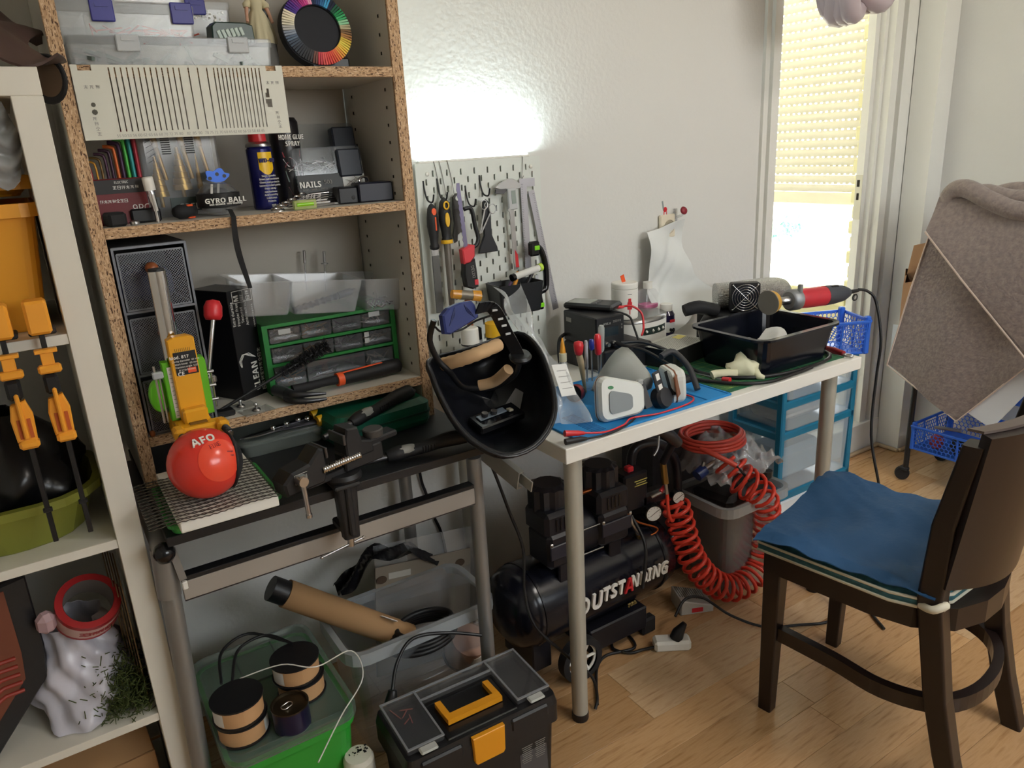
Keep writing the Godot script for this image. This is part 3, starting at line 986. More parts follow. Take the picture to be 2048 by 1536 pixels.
func case_middle() -> void:
	var Y := 1.2345
	# hex key set
	var t := thing("hex_key_set", "red and black carded set of coloured hex keys on the middle shelf", "hex key set", V(-0.482, Y, 0.2), 0)
	part(B.new().box(V(-0.004, 0.04, 0.0), V(0.085, 0.08, 0.03), 0.002), "holder", mat("card_maroon", "6c2026", 0.5), t)
	part(B.new().box(V(-0.004, 0.066, 0.0155), V(0.084, 0.024, 0.001)), "black_band", mat("card_black", "1f1d1e", 0.5), t)
	var hc := ["7a1a1c", "c08a2c", "6a5026", "44283c", "3c2436", "c0602a", "3a2440", "3f9a3c", "23807e", "8c1e2c"]
	for k in 10:
		var r := 0.0016 + k * 0.00034
		var b := B.new()
		var x := -0.042 + k * 0.0085
		var hgt := 0.105 + k * 0.006
		b.tube(spline(P3([x, 0.06, 0.0, x, hgt - 0.012, 0.0, x - 0.004, hgt - 0.002, 0, x - 0.016, hgt, -0.004]), 4), r, 6)
		part(b, "hex_key", mat("hex_%d" % k, hc[k], 0.35, 0.4), t)
	words("9PC", 0.017, M.white_print, t, V(0.025, 0.026, 0.0158), Vector3.ZERO, "Droid Sans", false)
	words("ELECTRIC", 0.0055, M.white_print, t, V(0.0, 0.073, 0.0165))
	var b := B.new()
	for k in 6: glyph(b, V(-0.012 + k * 0.0072, 0.064, 0.0164), 0.006, k)
	for k in 7: glyph(b, V(-0.037 + k * 0.0066, 0.041, 0.0155), 0.006, k + 2)
	part(b, "inscription", M.white_print, t)
	# white marker sleeve beside it and two chrome sockets
	t = thing("socket_stick", "white and chrome socket bit standing upright before the hex keys", "tool", V(-0.438, Y, 0.245))
	part(B.new().at(V(0, 0.02, 0), V(0, 0, 4)).rings_lathe([Vector2(0, 0), Vector2(0.006, 0), Vector2(0.0065, 0.03), Vector2(0.006, 0.036), Vector2(0, 0.036)], 14), "chrome_shaft", M.chrome, t)
	part(B.new().at(V(-0.0025, 0.056, 0), V(0, 0, 4)).rings_lathe([Vector2(0, 0), Vector2(0.0095, 0), Vector2(0.0095, 0.022), Vector2(0.008, 0.024), Vector2(0, 0.024)], 14), "white_cap", M.white_plastic, t)
	part(B.new().rings_lathe([Vector2(0, 0), Vector2(0.0035, 0), Vector2(0.0035, 0.022), Vector2(0, 0.022)], 12), "pin", M.chrome, t)
	single(B.new().at(V(-0.452, Y, 0.21)).box(V(0, 0.0125, 0), V(0.05, 0.025, 0.03), 0.003), "black_clip_box", M.black_plastic, "small black box lying under the hex key card", "box")
	single(B.new().at(V(-0.507, Y, 0.25), V(0, 10, 0)).box(V(0, 0.012, 0), V(0.03, 0.024, 0.04), 0.004), "black_rubber_block", M.black_rubber, "black block at the left corner of the middle shelf", "block")
	single(B.new().at(V(-0.478, Y, 0.262)).rings_lathe([Vector2(0, 0), Vector2(0.007, 0), Vector2(0.008, 0.002), Vector2(0.008, 0.006), Vector2(0.004, 0.008), Vector2(0, 0.008)], 14), "steel_magnet", M.steel, "small round steel disc beside the black block", "magnet")
	# step drill case
	t = thing("step_drill_case", "clear case of golden step drills with a green brand strip", "drill bit set", V(-0.365, Y, 0.14), 3)
	part(B.new().box(V(0, 0.08, -0.012), V(0.135, 0.16, 0.004), 0.002), "back_card", mat("card_grey", "9a9c9e", 0.7), t)
	part(B.new().box(V(0.0, 0.08, 0.008), V(0.14, 0.165, 0.036), 0.006), "clear_cover", M.clear_plastic, t)
	for s in [[-0.045, 0.02, 0.016, 0.075], [-0.003, 0.03, 0.019, 0.08], [0.03, 0.03, 0.006, 0.07]]:
		b = B.new()
		var pr := [Vector2(0, s[1]), Vector2(0.004, s[1]), Vector2(0.004, s[1] + 0.02)]
		for k in 7:
			var r: float = s[2] * (1.0 - k / 7.5)
			pr.append(Vector2(r, s[1] + 0.02 + s[3] * k / 7.0))
			pr.append(Vector2(r * 0.96, s[1] + 0.02 + s[3] * (k + 0.95) / 7.0))
		pr.append(Vector2(0, s[1] + 0.022 + s[3]))
		b.at(V(s[0], 0, 0.004)).rings_lathe(pr, 14)
		part(b, "step_drill", M.gold_bit, t)
	for s in [[-0.03, 0.012], [0.018, 0.012], [0.05, 0.004]]:
		part(B.new().at(V(s[0], 0.07, 0.002), V(0, 0, 8)).rings_lathe([Vector2(0, 0), Vector2(0.0045, 0), Vector2(0.0045, 0.06), Vector2(0.006, 0.062), Vector2(0.006, 0.085), Vector2(0, 0.088)], 12), "shank", M.gold_bit, t)
	part(B.new().box(V(0.01, 0.024, 0.027), V(0.09, 0.026, 0.002)), "brand_strip", mat("strip_green", "2a3a36", 0.5), t)
	words("GREEN", 0.016, M.white_print, t, V(0.004, 0.019, 0.0284), Vector3.ZERO, "Droid Sans", true)
	b = B.new()
	for k in 6: b.bar(V(-0.061, 0.148 - k * 0.009, 0.0275), V(-0.047, 0.155 - k * 0.009, 0.0275), 0.0022, 0.0005)
	part(b, "slanted_print", M.black_plastic, t)
	for c in 2:
		b = B.new()
		for k in 9: b.box(V(-0.026 + c * 0.043, 0.15 - k * 0.004, 0.0275), V(0.016, 0.0022, 0.0005))
		part(b, "barcode", M.black_plastic, t)
	# gyro ball with wrist strap
	t = thing("gyro_ball", "clear wrist exercise ball with a black band and hanging strap", "exercise ball", V(-0.318, Y, 0.205))
	b = B.new()
	b.rings_lathe([Vector2(0, 0.001), Vector2(0.018, 0.002)], 24)
	b.lathe([Vector2(0.018, 0.002), Vector2(0.032, 0.011), Vector2(0.037, 0.024), Vector2(0.0375, 0.034), Vector2(0.036, 0.044), Vector2(0.028, 0.055), Vector2(0.018, 0.06), Vector2(0, 0.0605)], 24)
	part(b, "shell", mat("clear_shell", "8b8e92", 0.08, 0.0, 0.35), t)
	part(B.new().lathe([Vector2(0.0, 0.012), Vector2(0.02, 0.014), Vector2(0.026, 0.026), Vector2(0.025, 0.04), Vector2(0.015, 0.05), Vector2(0, 0.052)], 20), "rotor", mat("rotor_grey", "3a3c40", 0.4), t)
	part(B.new().rings_lathe([Vector2(0.036, 0.016), Vector2(0.0395, 0.017), Vector2(0.0398, 0.0415), Vector2(0.036, 0.0425)], 28), "band", mat("band_black", "121214", 0.6), t)
	b = B.new()
	for k in 2: b.bar(V(-0.018 + k * 0.012, 0.0425, 0.0345), V(-0.012 + k * 0.012, 0.0585, 0.02), 0.004, 0.0015)
	part(b, "white_stripe", M.white_print, t)
	words("GYRO BALL", 0.0125, M.white_print, t, V(0.004, 0.029, 0.0403), Vector3.ZERO, "Droid Sans", true, "lettering", false, 0.003, 1.15)
	words("one minute  one healthy", 0.0052, M.white_print, t, V(0.004, 0.0225, 0.0403), Vector3.ZERO, "Droid Sans", true, "lettering", false, 0.003)
	b = B.new()
	b.sheet(func(u: float, v: float) -> Vector3: return V(0.006 + (u - 0.5) * (0.008 + 0.003 * sin(v * PI)) + v * 0.004 - 0.006 * sin(v * 4.0), 0.012 - v * 0.148 if v > 0.06 else 0.012, 0.034 + 0.046 * minf(v * 12.0, 1.0) + 0.003 * sin(v * 5.0)), 2, 24, 0.001)
	part(b, "strap", mat("strap_black", "141416", 0.8), t)
	# blue knuckle piece on the ball
	t = thing("blue_star_spinner", "bright blue star shaped metal tool resting behind the gyro ball", "tool", V(-0.313, 1.2955, 0.2))
	b = B.new()
	var o := PackedVector2Array()
	for k in 30:
		var a := TAU * k / 30
		o.append(Vector2(0.021 * cos(a), 0.012 * sin(a) + 0.012) * (1.0 + 0.12 * cos(5 * a)))
	b.prism(o, 0.006, 0.0008)
	part(b, "body", mat("anodised_blue", "2258b8", 0.3, 0.3), t)
	b = B.new()
	for p in [V(-0.014, 0.008, 0.0035), V(0.0, 0.015, 0.0035), V(0.013, 0.011, 0.0035)]: b.at(p, V(90, 0, 0)).rings_lathe([Vector2(0, 0), Vector2(0.0035, 0), Vector2(0.0035, 0.0006), Vector2(0, 0.0006)], 12)
	part(b, "bolt_hole", M.black_plastic, t)
	# stubby screwdriver
	t = thing("stubby_screwdriver", "stubby black and orange screwdriver handle on the middle shelf edge", "screwdriver", V(-0.386, Y + 0.0135, 0.225), 20)
	part(B.new().at(Vector3.ZERO, V(0, 0, 90)).lathe([Vector2(0, -0.022), Vector2(0.01, -0.021), Vector2(0.0135, -0.01), Vector2(0.013, 0.012), Vector2(0.0085, 0.021), Vector2(0, 0.022)], 18), "grip", M.black_rubber, t)
	part(B.new().box(V(0.007, 0.0105, 0.006), V(0.012, 0.004, 0.01), 0.0015).box(V(0.008, -0.0115, 0.005), V(0.014, 0.003, 0.01), 0.001), "orange_inlay", M.orange, t)
	# spray cans
	t = thing("blue_spray_can", "blue and yellow lubricant spray can with red cap", "spray can", V(-0.212, Y, 0.145), 12)
	part(B.new().rings_lathe([Vector2(0, 0), Vector2(0.024, 0), Vector2(0.0255, 0.003), Vector2(0.0255, 0.118), Vector2(0.022, 0.122), Vector2(0.0225, 0.126)], 32), "can", mat("can_navy", "1a1d62", 0.25, 0.3), t)
	part(B.new().rings_lathe([Vector2(0.0225, 0.122), Vector2(0.0255, 0.123), Vector2(0.0245, 0.128), Vector2(0.017, 0.133), Vector2(0, 0.133)], 32), "collar", M.steel, t)
	part(B.new().rings_lathe([Vector2(0.0165, 0.13), Vector2(0.0175, 0.134), Vector2(0.0165, 0.16), Vector2(0, 0.162)], 28), "cap", M.red_plastic, t)
	b = B.new()
	for k in 12:
		var a0 := -0.62 + 1.24 * k / 12.0
		var a1 := -0.62 + 1.24 * (k + 1) / 12.0
		var R := 0.0259
		var lo0 := 0.08 - 0.012 * cos(a0 * 2.4)
		var lo1 := 0.08 - 0.012 * cos(a1 * 2.4)
		b.face([V(R * sin(a0), lo0, R * cos(a0)), V(R * sin(a1), lo1, R * cos(a1)), V(R * sin(a1), 0.112, R * cos(a1)), V(R * sin(a0), 0.112, R * cos(a0))], V(sin(a0), 0, cos(a0)), 1)
	part(b, "yellow_shield", mat("shield_yellow", "f2c318", 0.35), t)
	words("WD-40", 0.0112, M.can_navy, t, V(0.0, 0.096, 0.0262), Vector3.ZERO, "Droid Sans", true, "lettering", false, 0.004, 0.95)
	for k in 9: words(["Stops squeaks", "Drives out moisture", "Cleans and protects", "Loosens rusted parts", "Frees sticky", "mechanisms", "Anti humidity", "Lubricates", "Protects"][k], 0.0048, M.white_print, t, V(0.0, 0.066 - k * 0.0062, 0.0262), Vector3.ZERO, "Droid Sans", false, "lettering", false, 0.002)
	words("175 ml", 0.007, M.white_print, t, V(0.008, 0.007, 0.0245), V(0, 16, 0), "Droid Sans", true, "lettering", false, 0.002)
	t = thing("glue_spray_can", "black glue spray can printed with fabric scraps", "spray can", V(-0.146, Y, 0.11), 8)
	part(B.new().rings_lathe([Vector2(0, 0), Vector2(0.03, 0), Vector2(0.031, 0.004), Vector2(0.031, 0.17), Vector2(0.026, 0.178), Vector2(0, 0.178)], 32), "can", mat("can_black", "1c1b1f", 0.3), t)
	words("HOME GLUE", 0.0135, M.white_print, t, V(0, 0.139, 0.0315), Vector3.ZERO, "Droid Sans", true, "lettering", false, 0.003, 0.72)
	words("SPRAY", 0.0135, M.white_print, t, V(0.002, 0.126, 0.0315), Vector3.ZERO, "Droid Sans", true, "lettering", false, 0.003, 0.8)
	var pat := [["8a2430", [[-0.022, 0.11], [0.0, 0.122], [0.02, 0.112], [0.018, 0.1], [-0.004, 0.096], [-0.02, 0.1]]], ["c9c2c6", [[-0.022, 0.096], [-0.006, 0.1], [0.006, 0.088], [-0.012, 0.08]]], ["b9aeb6", [[0.004, 0.086], [0.02, 0.096], [0.02, 0.05], [0.006, 0.06]]], ["2c4a40", [[-0.02, 0.072], [0.0, 0.08], [0.002, 0.046], [-0.016, 0.05]]], ["6d2a34", [[-0.02, 0.08], [-0.014, 0.09], [0.002, 0.084], [-0.004, 0.076]]], ["6a7f8c", [[0.0, 0.05], [0.02, 0.052], [0.02, 0.03], [0.004, 0.036]]], ["7a4a52", [[-0.018, 0.04], [0.004, 0.036], [0.012, 0.02], [-0.01, 0.022]]]]
	for q in pat:
		b = B.new()
		var pp := []
		for p in q[1]: pp.append(V(0.0316 * sin(p[0] / 0.031), p[1], 0.0316 * cos(p[0] / 0.031)))
		b.face(pp, V(0, 0, 1))
		part(b, "picture_patch", mat("patch_" + q[0], q[0], 0.4), t)
	# nail boxes
	for k in 2:
		var nb := thing("nail_box", ["clear nail assortment box labelled NAILS 500 leaning at the front", "dark tinted clear assortment box standing behind the nail box"][k], "nail box", [V(-0.072, Y, 0.15), V(-0.05, Y, 0.075)][k], 2)
		var hh: float = [0.115, 0.165][k]
		part(B.new().at(Vector3.ZERO, V(-8, 0, 0)).loft([ring_z(rrect(0.152, hh, 0.01), -0.016, 0, hh / 2), ring_z(rrect(0.152, hh, 0.01), 0.016, 0, hh / 2)], true, true, -1), "shell", mat("nail_shell", "6a7278", 0.1, 0.0, 0.22), nb)
		part(B.new().at(V(0.045, hh * 0.7, 0.0), V(-8, 0, 0)).box(Vector3.ZERO, V(0.052, hh * 0.5, 0.026), 0.003), "dark_insert", mat("insert_navy", "232a36", 0.5), nb)
		if k == 0:
			part(B.new().at(V(0, 0.032, 0.0135), V(-8, 0, 0)).box(Vector3.ZERO, V(0.15, 0.06, 0.001)), "label", mat("label_dark", "262b2c", 0.5), nb)
			part(B.new().at(V(0.049, 0.035, 0.0142), V(-8, 0, 0)).box(Vector3.ZERO, V(0.05, 0.046, 0.001)), "photo_label", M.paper, nb)
			b = B.new()
			var rng := RandomNumberGenerator.new()
			rng.seed = 12
			for i in 14:
				var c := V(0.049 + (rng.randf() - 0.5) * 0.03, 0.035 + (rng.randf() - 0.5) * 0.03, 0.0152)
				var a := Vector3.RIGHT.rotated(Vector3.BACK, rng.randf_range(-0.7, 0.7)) * 0.011
				b.bar(c - a, c + a, 0.0012, 0.0003)
			part(b, "printed_nails", mat("print_brown", "4a3a2c", 0.7), nb)
			words("NAILS", 0.017, M.white_print, nb, V(-0.05, 0.042, 0.0152), V(-8, 0, 0), "Droid Sans", true)
			words("500", 0.011, M.grey_print, nb, V(-0.011, 0.045, 0.0155), V(-8, 0, 0))
			for r in 4: words(["NAGEL - NAGELN - NADEL", "CLOUS - CLAVOS - UNHAS", "CHIODI - SPIKER - GWOZDZIE", "PREGOS - NAULAT - SEGEK"][r], 0.0048, M.grey_print, nb, V(-0.04, 0.032 - r * 0.0062, 0.0138 - r * 0.0008 + 0.0008), V(-8, 0, 0))
			junk(nb, "loose_nails", M.steel, 31, V(-0.03, 0.08, -0.006), V(0.085, 0.018, 0.014), 46, 0.032, 0.0012)
	# combination spanners fanned on the shelf
	var spm := B.new()
	spm.prism(P2([-0.06, -0.0035, 0.055, -0.0045, 0.066, -0.009, 0.078, -0.006, 0.07, -0.001, 0.07, 0.003, 0.078, 0.008, 0.066, 0.011, 0.055, 0.0055, -0.06, 0.0045]), 0.0045, 0.0006)
	spm.at(V(-0.068, 0, 0)).tube(ring_z(ellipse(0.0095, 0.0095, 18), 0.0), 0.0032, 8, false, true)
	for k in 6:
		var s := thing("combination_spanner", ["largest chrome spanner, lowest of the pile on the middle shelf", "second chrome spanner of the pile with an open ring end", "third chrome spanner counted from the bottom of the pile", "fourth chrome spanner counted from the bottom of the pile", "fifth chrome spanner, just below the smallest one", "smallest chrome spanner on top of the pile by the nail box"][k], "spanner", V(-0.15 + k * 0.012, Y + 0.0035 + k * 0.0042, 0.228 - k * 0.012), 0.0, "chrome spanners on the middle shelf")
		part(spm, "body", M.chrome, s)
		s.rotation_degrees = Vector3(-78 + k * 3, 16 - k * 3, 4)
		s.scale = Vector3.ONE * (1.12 - k * 0.07)
	# spirit level vial
	t = thing("level_vial", "small yellow-green spirit level vial lying at the shelf edge", "spirit level", V(-0.17, Y, 0.262), 0)
	part(B.new().box(V(0, 0.009, 0), V(0.046, 0.018, 0.012), 0.0015), "block", mat("vial_block", "c3cf7c", 0.15, 0.0, 0.5), t)
	part(B.new().at(V(-0.017, 0.0095, 0.003), V(0, 0, -90)).rings_lathe([Vector2(0, 0), Vector2(0.0045, 0), Vector2(0.0045, 0.034), Vector2(0, 0.034)], 12), "vial", mat("vial_green", "8fd01c", 0.2), t)
	# black hinged case and a white ring
	t = thing("black_hinged_case", "dark navy hinged plastic case at the right end of the middle shelf", "case", V(-0.02, Y, 0.2), -6)
	part(B.new().box(V(0.02, 0.02, 0), V(0.075, 0.04, 0.06), 0.003), "main_case", mat("case_navy", "15182a", 0.4), t)
	part(B.new().box(V(-0.04, 0.017, 0.004), V(0.042, 0.034, 0.05), 0.003), "side_case", mat("case_black", "101118", 0.4), t)
	part(B.new().at(V(-0.03, 0.012, 0.0295), V(90, 0, 0)).rings_lathe([Vector2(0, 0), Vector2(0.004, 0), Vector2(0.004, 0.001), Vector2(0, 0.001)], 10), "screw", M.black_gloss, t)
	single(B.new().at(V(-0.012, Y + 0.038, 0.19), V(0, 30, 0)).tube(P3([-0.016, 0.004, 0, -0.011, 0.011, 0, 0, 0.0135, 0, 0.011, 0.011, 0, 0.016, 0.004, 0]), 0.0028, 8), "white_key_ring", M.chrome, "bright metal split ring lying on the navy case", "ring")

func case_bottom() -> void:
	var Y := 0.847
	# wire mesh drawer tower
	var t := thing("mesh_drawer_unit", "tall grey wire mesh organiser with three drawers in the bookcase", "drawer unit", V(-0.468, Y, 0.16), 2)
	var w := 0.121
	var h := 0.352
	var b := B.new()
	var fr := mat("mesh_frame", "73767c", 0.4, 0.5)
	for s in [-1, 1]:
		b.box(V(s * w / 2, h / 2, 0.11), V(0.004, h, 0.004))
	for y in [0.002, h / 3, h * 2 / 3, h - 0.002]: b.box(V(0, y, 0.11), V(w, 0.004, 0.004))
	part(b, "frame", fr, t)
	b = B.new()
	b.box(V(-w / 2, h / 2, 0), V(0.0015, h, 0.216)); b.box(V(w / 2, h / 2, 0), V(0.0015, h, 0.216)); b.box(V(0, h, 0), V(w, 0.002, 0.22)); b.box(V(0, h / 2, -0.11), V(w, h, 0.0015)); b.box(V(0, 0.002, 0), V(w, 0.002, 0.216))
	part(b, "casing", mat("mesh_casing", "2b2c30", 0.5), t)
	var lat := B.new()
	var dw := w - 0.012
	var dh := h / 3 - 0.016
	var n := 44
	for k in n:
		var c := -dw / 2 - dh + (dw + dh) * (k + 0.5) / n
		for s in [0, 1]:
			var x0 := maxf(c, -dw / 2)
			var x1 := minf(c + dh, dw / 2)
			if x1 <= x0: continue
			var a := V(x0, -dh / 2 + (x0 - c), 0)
			var e := V(x1, -dh / 2 + (x1 - c), 0)
			if s == 1: a.x = -a.x; e.x = -e.x
			lat.bar(a, e, 0.0009, 0.0008, Vector3.BACK)
	var lattice := lat.mesh()
	for k in 3:
		var dz := B.new()
		var cy := h / 3 * (k + 0.5) - 0.004
		for s in [-1, 1]:
			dz.box(V(s * dw / 2, cy, 0.108), V(0.003, dh, 0.003)); dz.box(V(0, cy + s * dh / 2, 0.108), V(dw, 0.003, 0.003))
			dz.box(V(s * dw / 2, cy - dh / 2, 0), V(0.003, 0.003, 0.21))
		var dr := part(dz, "drawer", fr, t)
		var o := MeshInstance3D.new()
		o.name = "wire_mesh"
		o.mesh = lattice
		o.material_override = fr
		dr.add_child(o)
		o.position = V(0, cy, 0.108)
		o.set_meta("kind", "stuff")
		part(B.new().at(V(-0.004, cy + 0.022, 0.109), V(90, 0, 0)).lathe([Vector2(0, 0), Vector2(0.004, 0.0), Vector2(0.005, 0.004), Vector2(0.0115, 0.012), Vector2(0.009, 0.021), Vector2(0, 0.024)], 18), "knob", mat("knob_wood", "8a4a24", 0.35), dr)
		part(B.new().box(V(-0.01, cy - 0.012, 0.02), V(dw - 0.02, dh * 0.55, 0.14), 0.01), "contents", [mat("stuff_lime", "58652e", 0.8), mat("stuff_grey", "4c4d52", 0.8), mat("stuff_blue", "343a62", 0.8)][k], dr)
	# glove box
	t = thing("glove_box", "upright black cardboard glove box with white sideways lettering", "box", V(-0.325, Y, 0.115), 28)
	part(B.new().box(V(0, 0.117, 0), V(0.066, 0.234, 0.11), 0.001), "carton", mat("carton_black", "17171a", 0.4), t)
	var fz := 0.0553
	words("CLEAN", 0.022, M.white_print, t, V(0.008, 0.045, fz), V(0, 0, 90), "Droid Sans", true, "lettering", false, 0.0004, 0.95)
	words("Extra durable", 0.0085, M.white_print, t, V(-0.026, 0.185, fz), V(0, 0, 90))
	words("Powder Free", 0.0085, M.white_print, t, V(-0.014, 0.182, fz), V(0, 0, 90))
	words("Textured", 0.0085, M.white_print, t, V(-0.003, 0.18, fz), V(0, 0, 90))
	words("Ambidextrous", 0.0085, M.white_print, t, V(0.008, 0.183, fz), V(0, 0, 90))
	words("M", 0.016, M.white_print, t, V(-0.012, 0.216, fz), V(0, 0, 90), "Droid Sans", true)
	b = B.new()
	for y in [0.207, 0.231]: b.box(V(0.004, y, fz), V(0.05, 0.001, 0.0004))
	for x in [-0.021, 0.006, 0.029]: b.box(V(x, 0.219, fz), V(0.001, 0.024, 0.0004))
	part(b, "size_box", M.white_print, t)
	b = B.new()
	var qb := Basis.from_euler(V(0, 0, PI / 2))
	for k in 9: glyph(b, V(0.025, 0.014 + k * 0.0105, fz), 0.009, k * 2 + 1, qb)
	for k in 2: glyph(b, V(0.018, 0.213 + k * 0.011, fz), 0.009, k + 1, qb)
	for k in 12: glyph(b, V(0.026, 0.15 + k * 0.0042, fz), 0.003, k, qb)
	part(b, "inscription", M.white_print, t)
	b = B.new()
	for k in 3: b.at(Vector3.ZERO).tube(P3([-0.026 + k * 0.001, 0.072, fz, -0.03 + k * 0.003, 0.085, fz, -0.02 + k * 0.003, 0.098, fz, -0.002, 0.098 - k * 0.003, fz, 0.014, 0.086, fz]), 0.0007, 5)
	part(b, "swoosh", M.white_print, t)
	# green drawer cabinet: 4 + 4 small drawers, bottom row of three
	t = thing("green_drawer_cabinet", "green small-parts cabinet with smoky plastic drawers in the bookcase", "drawer cabinet", V(-0.121, Y, 0.105), 0)
	var gm := mat("cabinet_green", "1f7a34", 0.4)
	w = 0.302
	h = 0.153
	var zf := 0.08
	part(B.new().at(V(-w / 2, 0, zf - 0.004)).plate(w, h, 0.008, [Rect2(0.011, 0.011, w - 0.022, 0.05), Rect2(0.011, 0.067, w - 0.022, 0.037), Rect2(0.011, 0.11, w - 0.022, 0.036)]), "front_frame", gm, t)
	b = B.new()
	b.box(V(-w / 2 + 0.002, h / 2, 0), V(0.004, h, 0.152)); b.box(V(w / 2 - 0.002, h / 2, 0), V(0.004, h, 0.152)); b.box(V(0, h - 0.002, 0), V(w, 0.004, 0.152)); b.box(V(0, 0.002, 0), V(w, 0.004, 0.152)); b.box(V(0, h / 2, -0.076), V(w, h, 0.004))
	b.box(V(0, 0.064, 0), V(w - 0.008, 0.004, 0.15)); b.box(V(0, 0.107, 0), V(w - 0.008, 0.004, 0.15))
	part(b, "casing", gm, t)
	var rows := [[0.011, 0.05, [0.25, 0.5, 0.25]], [0.067, 0.037, [0.25, 0.25, 0.25, 0.25]], [0.11, 0.036, [0.25, 0.25, 0.25, 0.25]]]
	var sd := 40
	for r in rows:
		var x: float = -w / 2 + 0.012
		for f in r[2]:
			var cw: float = (w - 0.024) * f
			var cx := x + cw / 2
			x += cw
			b = B.new()
			b.at(V(cx, r[0] + 0.001, zf - 0.038))
			tub(b, cw - 0.002, 0.078, cw - 0.003, 0.076, r[1] - 0.004, 0.0015, 0.002)
			var dr := part(b, "drawer", mat("drawer_smoke", "77797c", 0.12, 0.0, 0.25), t)
			part(B.new().at(V(cx, r[0] + r[1] * 0.32, zf + 0.004)).box(Vector3.ZERO, V(cw * 0.72, 0.003, 0.009), 0.001), "pull", M.drawer_smoke, dr)
			sd += 1
			var kinds := [M.steel, mat("brassy", "8c7246", 0.4, 0.8), M.dark_steel, mat("bone", "b9ad98", 0.6)]
			var jn := B.new()
			var rng := RandomNumberGenerator.new()
			rng.seed = sd
			for i in 14:
				var p := V(cx + (rng.randf() - 0.5) * cw * 0.7, r[0] + 0.004 + rng.randf() * r[1] * 0.45, zf - 0.02 - rng.randf() * 0.02)
				var a := V(rng.randf() - 0.5, 0.1, (rng.randf() - 0.5) * 0.5).normalized() * 0.012
				jn.bar(p - a, p + a, 0.002)
			var ct := part(jn, "screws", kinds[sd % 4], dr)
			ct.set_meta("kind", "stuff")
	for p in [V(-0.105, 0.135, zf + 0.002), V(0.1, 0.14, zf + 0.002), V(0.077, 0.096, zf + 0.002), V(0.077, 0.082, zf + 0.002)]: part(B.new().box(p, V(0.026 if absf(p.x) > 0.09 else 0.011, 0.011, 0.0006)), "sticker", mat("sticker_grey", "b0b2b0", 0.6), t)
	# long clear tray with three bins resting on the cabinet and the glove box
	t = thing("divided_tray", "clear plastic tray with three tapered bins on top of the green cabinet", "tray", V(-0.135, 1.003, 0.14), 0)
	t.rotation_degrees.z = -6.5
	for q in [[-0.125, 0.105, 0.03], [0.0, 0.16, 0.0], [0.135, 0.1, 0.012]]:
		b = B.new()
		b.at(V(q[0], 0.006, -0.005))
		tub(b, q[1], 0.15, q[1] * 0.86, 0.13, 0.07, 0.0016, 0.008)
		part(b, "bin", M.milky_plastic, t)
	part(B.new().at(V(-0.19, 0.0775, 0.075), V(-90, 0, 0)).plate(0.385, 0.16, 0.0016, [Rect2(0.014, 0.006, 0.1, 0.146), Rect2(0.112, 0.006, 0.156, 0.146), Rect2(0.276, 0.006, 0.098, 0.146)]), "rim", M.milky_plastic, t)
	# twisted grey bit in the middle bin, small steel bits in the right one
	t = thing("spiral_bit", "dark blue-grey spiral drill bit lying in the clear tray", "drill bit", V(-0.13, 1.03, 0.165), 0)
	t.rotation_degrees.z = 9
	b = B.new()
	var pr := []
	for k in 16: pr.append(Vector2(0.0055 if k % 2 else 0.0085, -0.065 + k * 0.007))
	b.at(Vector3.ZERO, V(0, 0, -90)).rings_lathe(pr, 10)
	part(b, "flute", mat("bit_slate", "3a4356", 0.4, 0.3), t)
	part(B.new().at(V(0.04, 0, 0), V(0, 0, -90)).rings_lathe([Vector2(0, 0), Vector2(0.0085, 0), Vector2(0.0085, 0.03), Vector2(0.005, 0.03), Vector2(0.005, 0.042), Vector2(0, 0.042)], 12), "shank", M.bit_slate, t)
	t = thing("steel_pins", "short bright steel pins in the right bin of the clear tray", "pins", V(-0.005, 1.0, 0.17))
	junk(t, "pin", M.chrome, 55, V(0, 0.008, 0.03), V(0.05, 0.006, 0.03), 9, 0.014, 0.0025)
	junk(t, "dark_bits", M.dark_steel, 56, V(0, 0.012, 0.0), V(0.06, 0.012, 0.05), 14, 0.025, 0.003)
	for k in 2:
		single(B.new().at([V(-0.115, 1.085, 0.03), V(-0.075, 1.08, 0.05)][k], V(0, 0, -4)).rings_lathe([Vector2(0, -0.05), Vector2(0.002, -0.05), Vector2(0.002, 0.012), Vector2([0.0032, 0.008][k], 0.013), Vector2([0.0032, 0.008][k], 0.016), Vector2(0.003, 0.017), Vector2(0.003, 0.042), Vector2(0, 0.043)], 12), "steel_mandrel", M.steel, ["plain steel mandrel standing in the back of the clear tray", "steel mandrel with a wide washer standing in the clear tray"][k], "mandrel")
	# claw hammer in front
	t = thing("claw_hammer", "claw hammer with black and orange grip lying before the green cabinet", "hammer", V(-0.27, Y, 0.25), 6)
	b = B.new()
	b.tube(P3([0.03, 0.02, -0.008, 0.1, 0.021, -0.004, 0.14, 0.021, 0.0]), [0.011, 0.009, 0.011], 12)
	part(b, "neck", M.black_rubber, t)
	b = B.new()
	b.tube(P3([0.135, 0.021, 0, 0.15, 0.021, 0, 0.2, 0.02, 0, 0.26, 0.021, 0, 0.282, 0.02, 0, 0.288, 0.02, 0]), [0.013, 0.0145, 0.0155, 0.0165, 0.016, 0.008], 16)
	part(b, "grip", mat("grip_black", "151517", 0.6), t)
	b = B.new()
	b.tube(P3([0.128, 0.021, 0, 0.142, 0.021, 0]), 0.0148, 16)
	b.at(V(0.19, 0.0355, 0.003), V(0, 0, 1)).box(Vector3.ZERO, V(0.1, 0.0022, 0.007), 0.001)
	part(b, "orange_inlay", M.orange, t)
	b = B.new()
	b.x = Transform3D(Basis(V(0, 0, 1), V(0, 1, 0), V(1, 0, 0)), V(0.015, 0.016, 0))
	b.tube(P3([-0.05, 0, -0.006, -0.02, 0, 0.0, 0.01, 0, 0.0]), [0.012, 0.013, 0.014], 14)
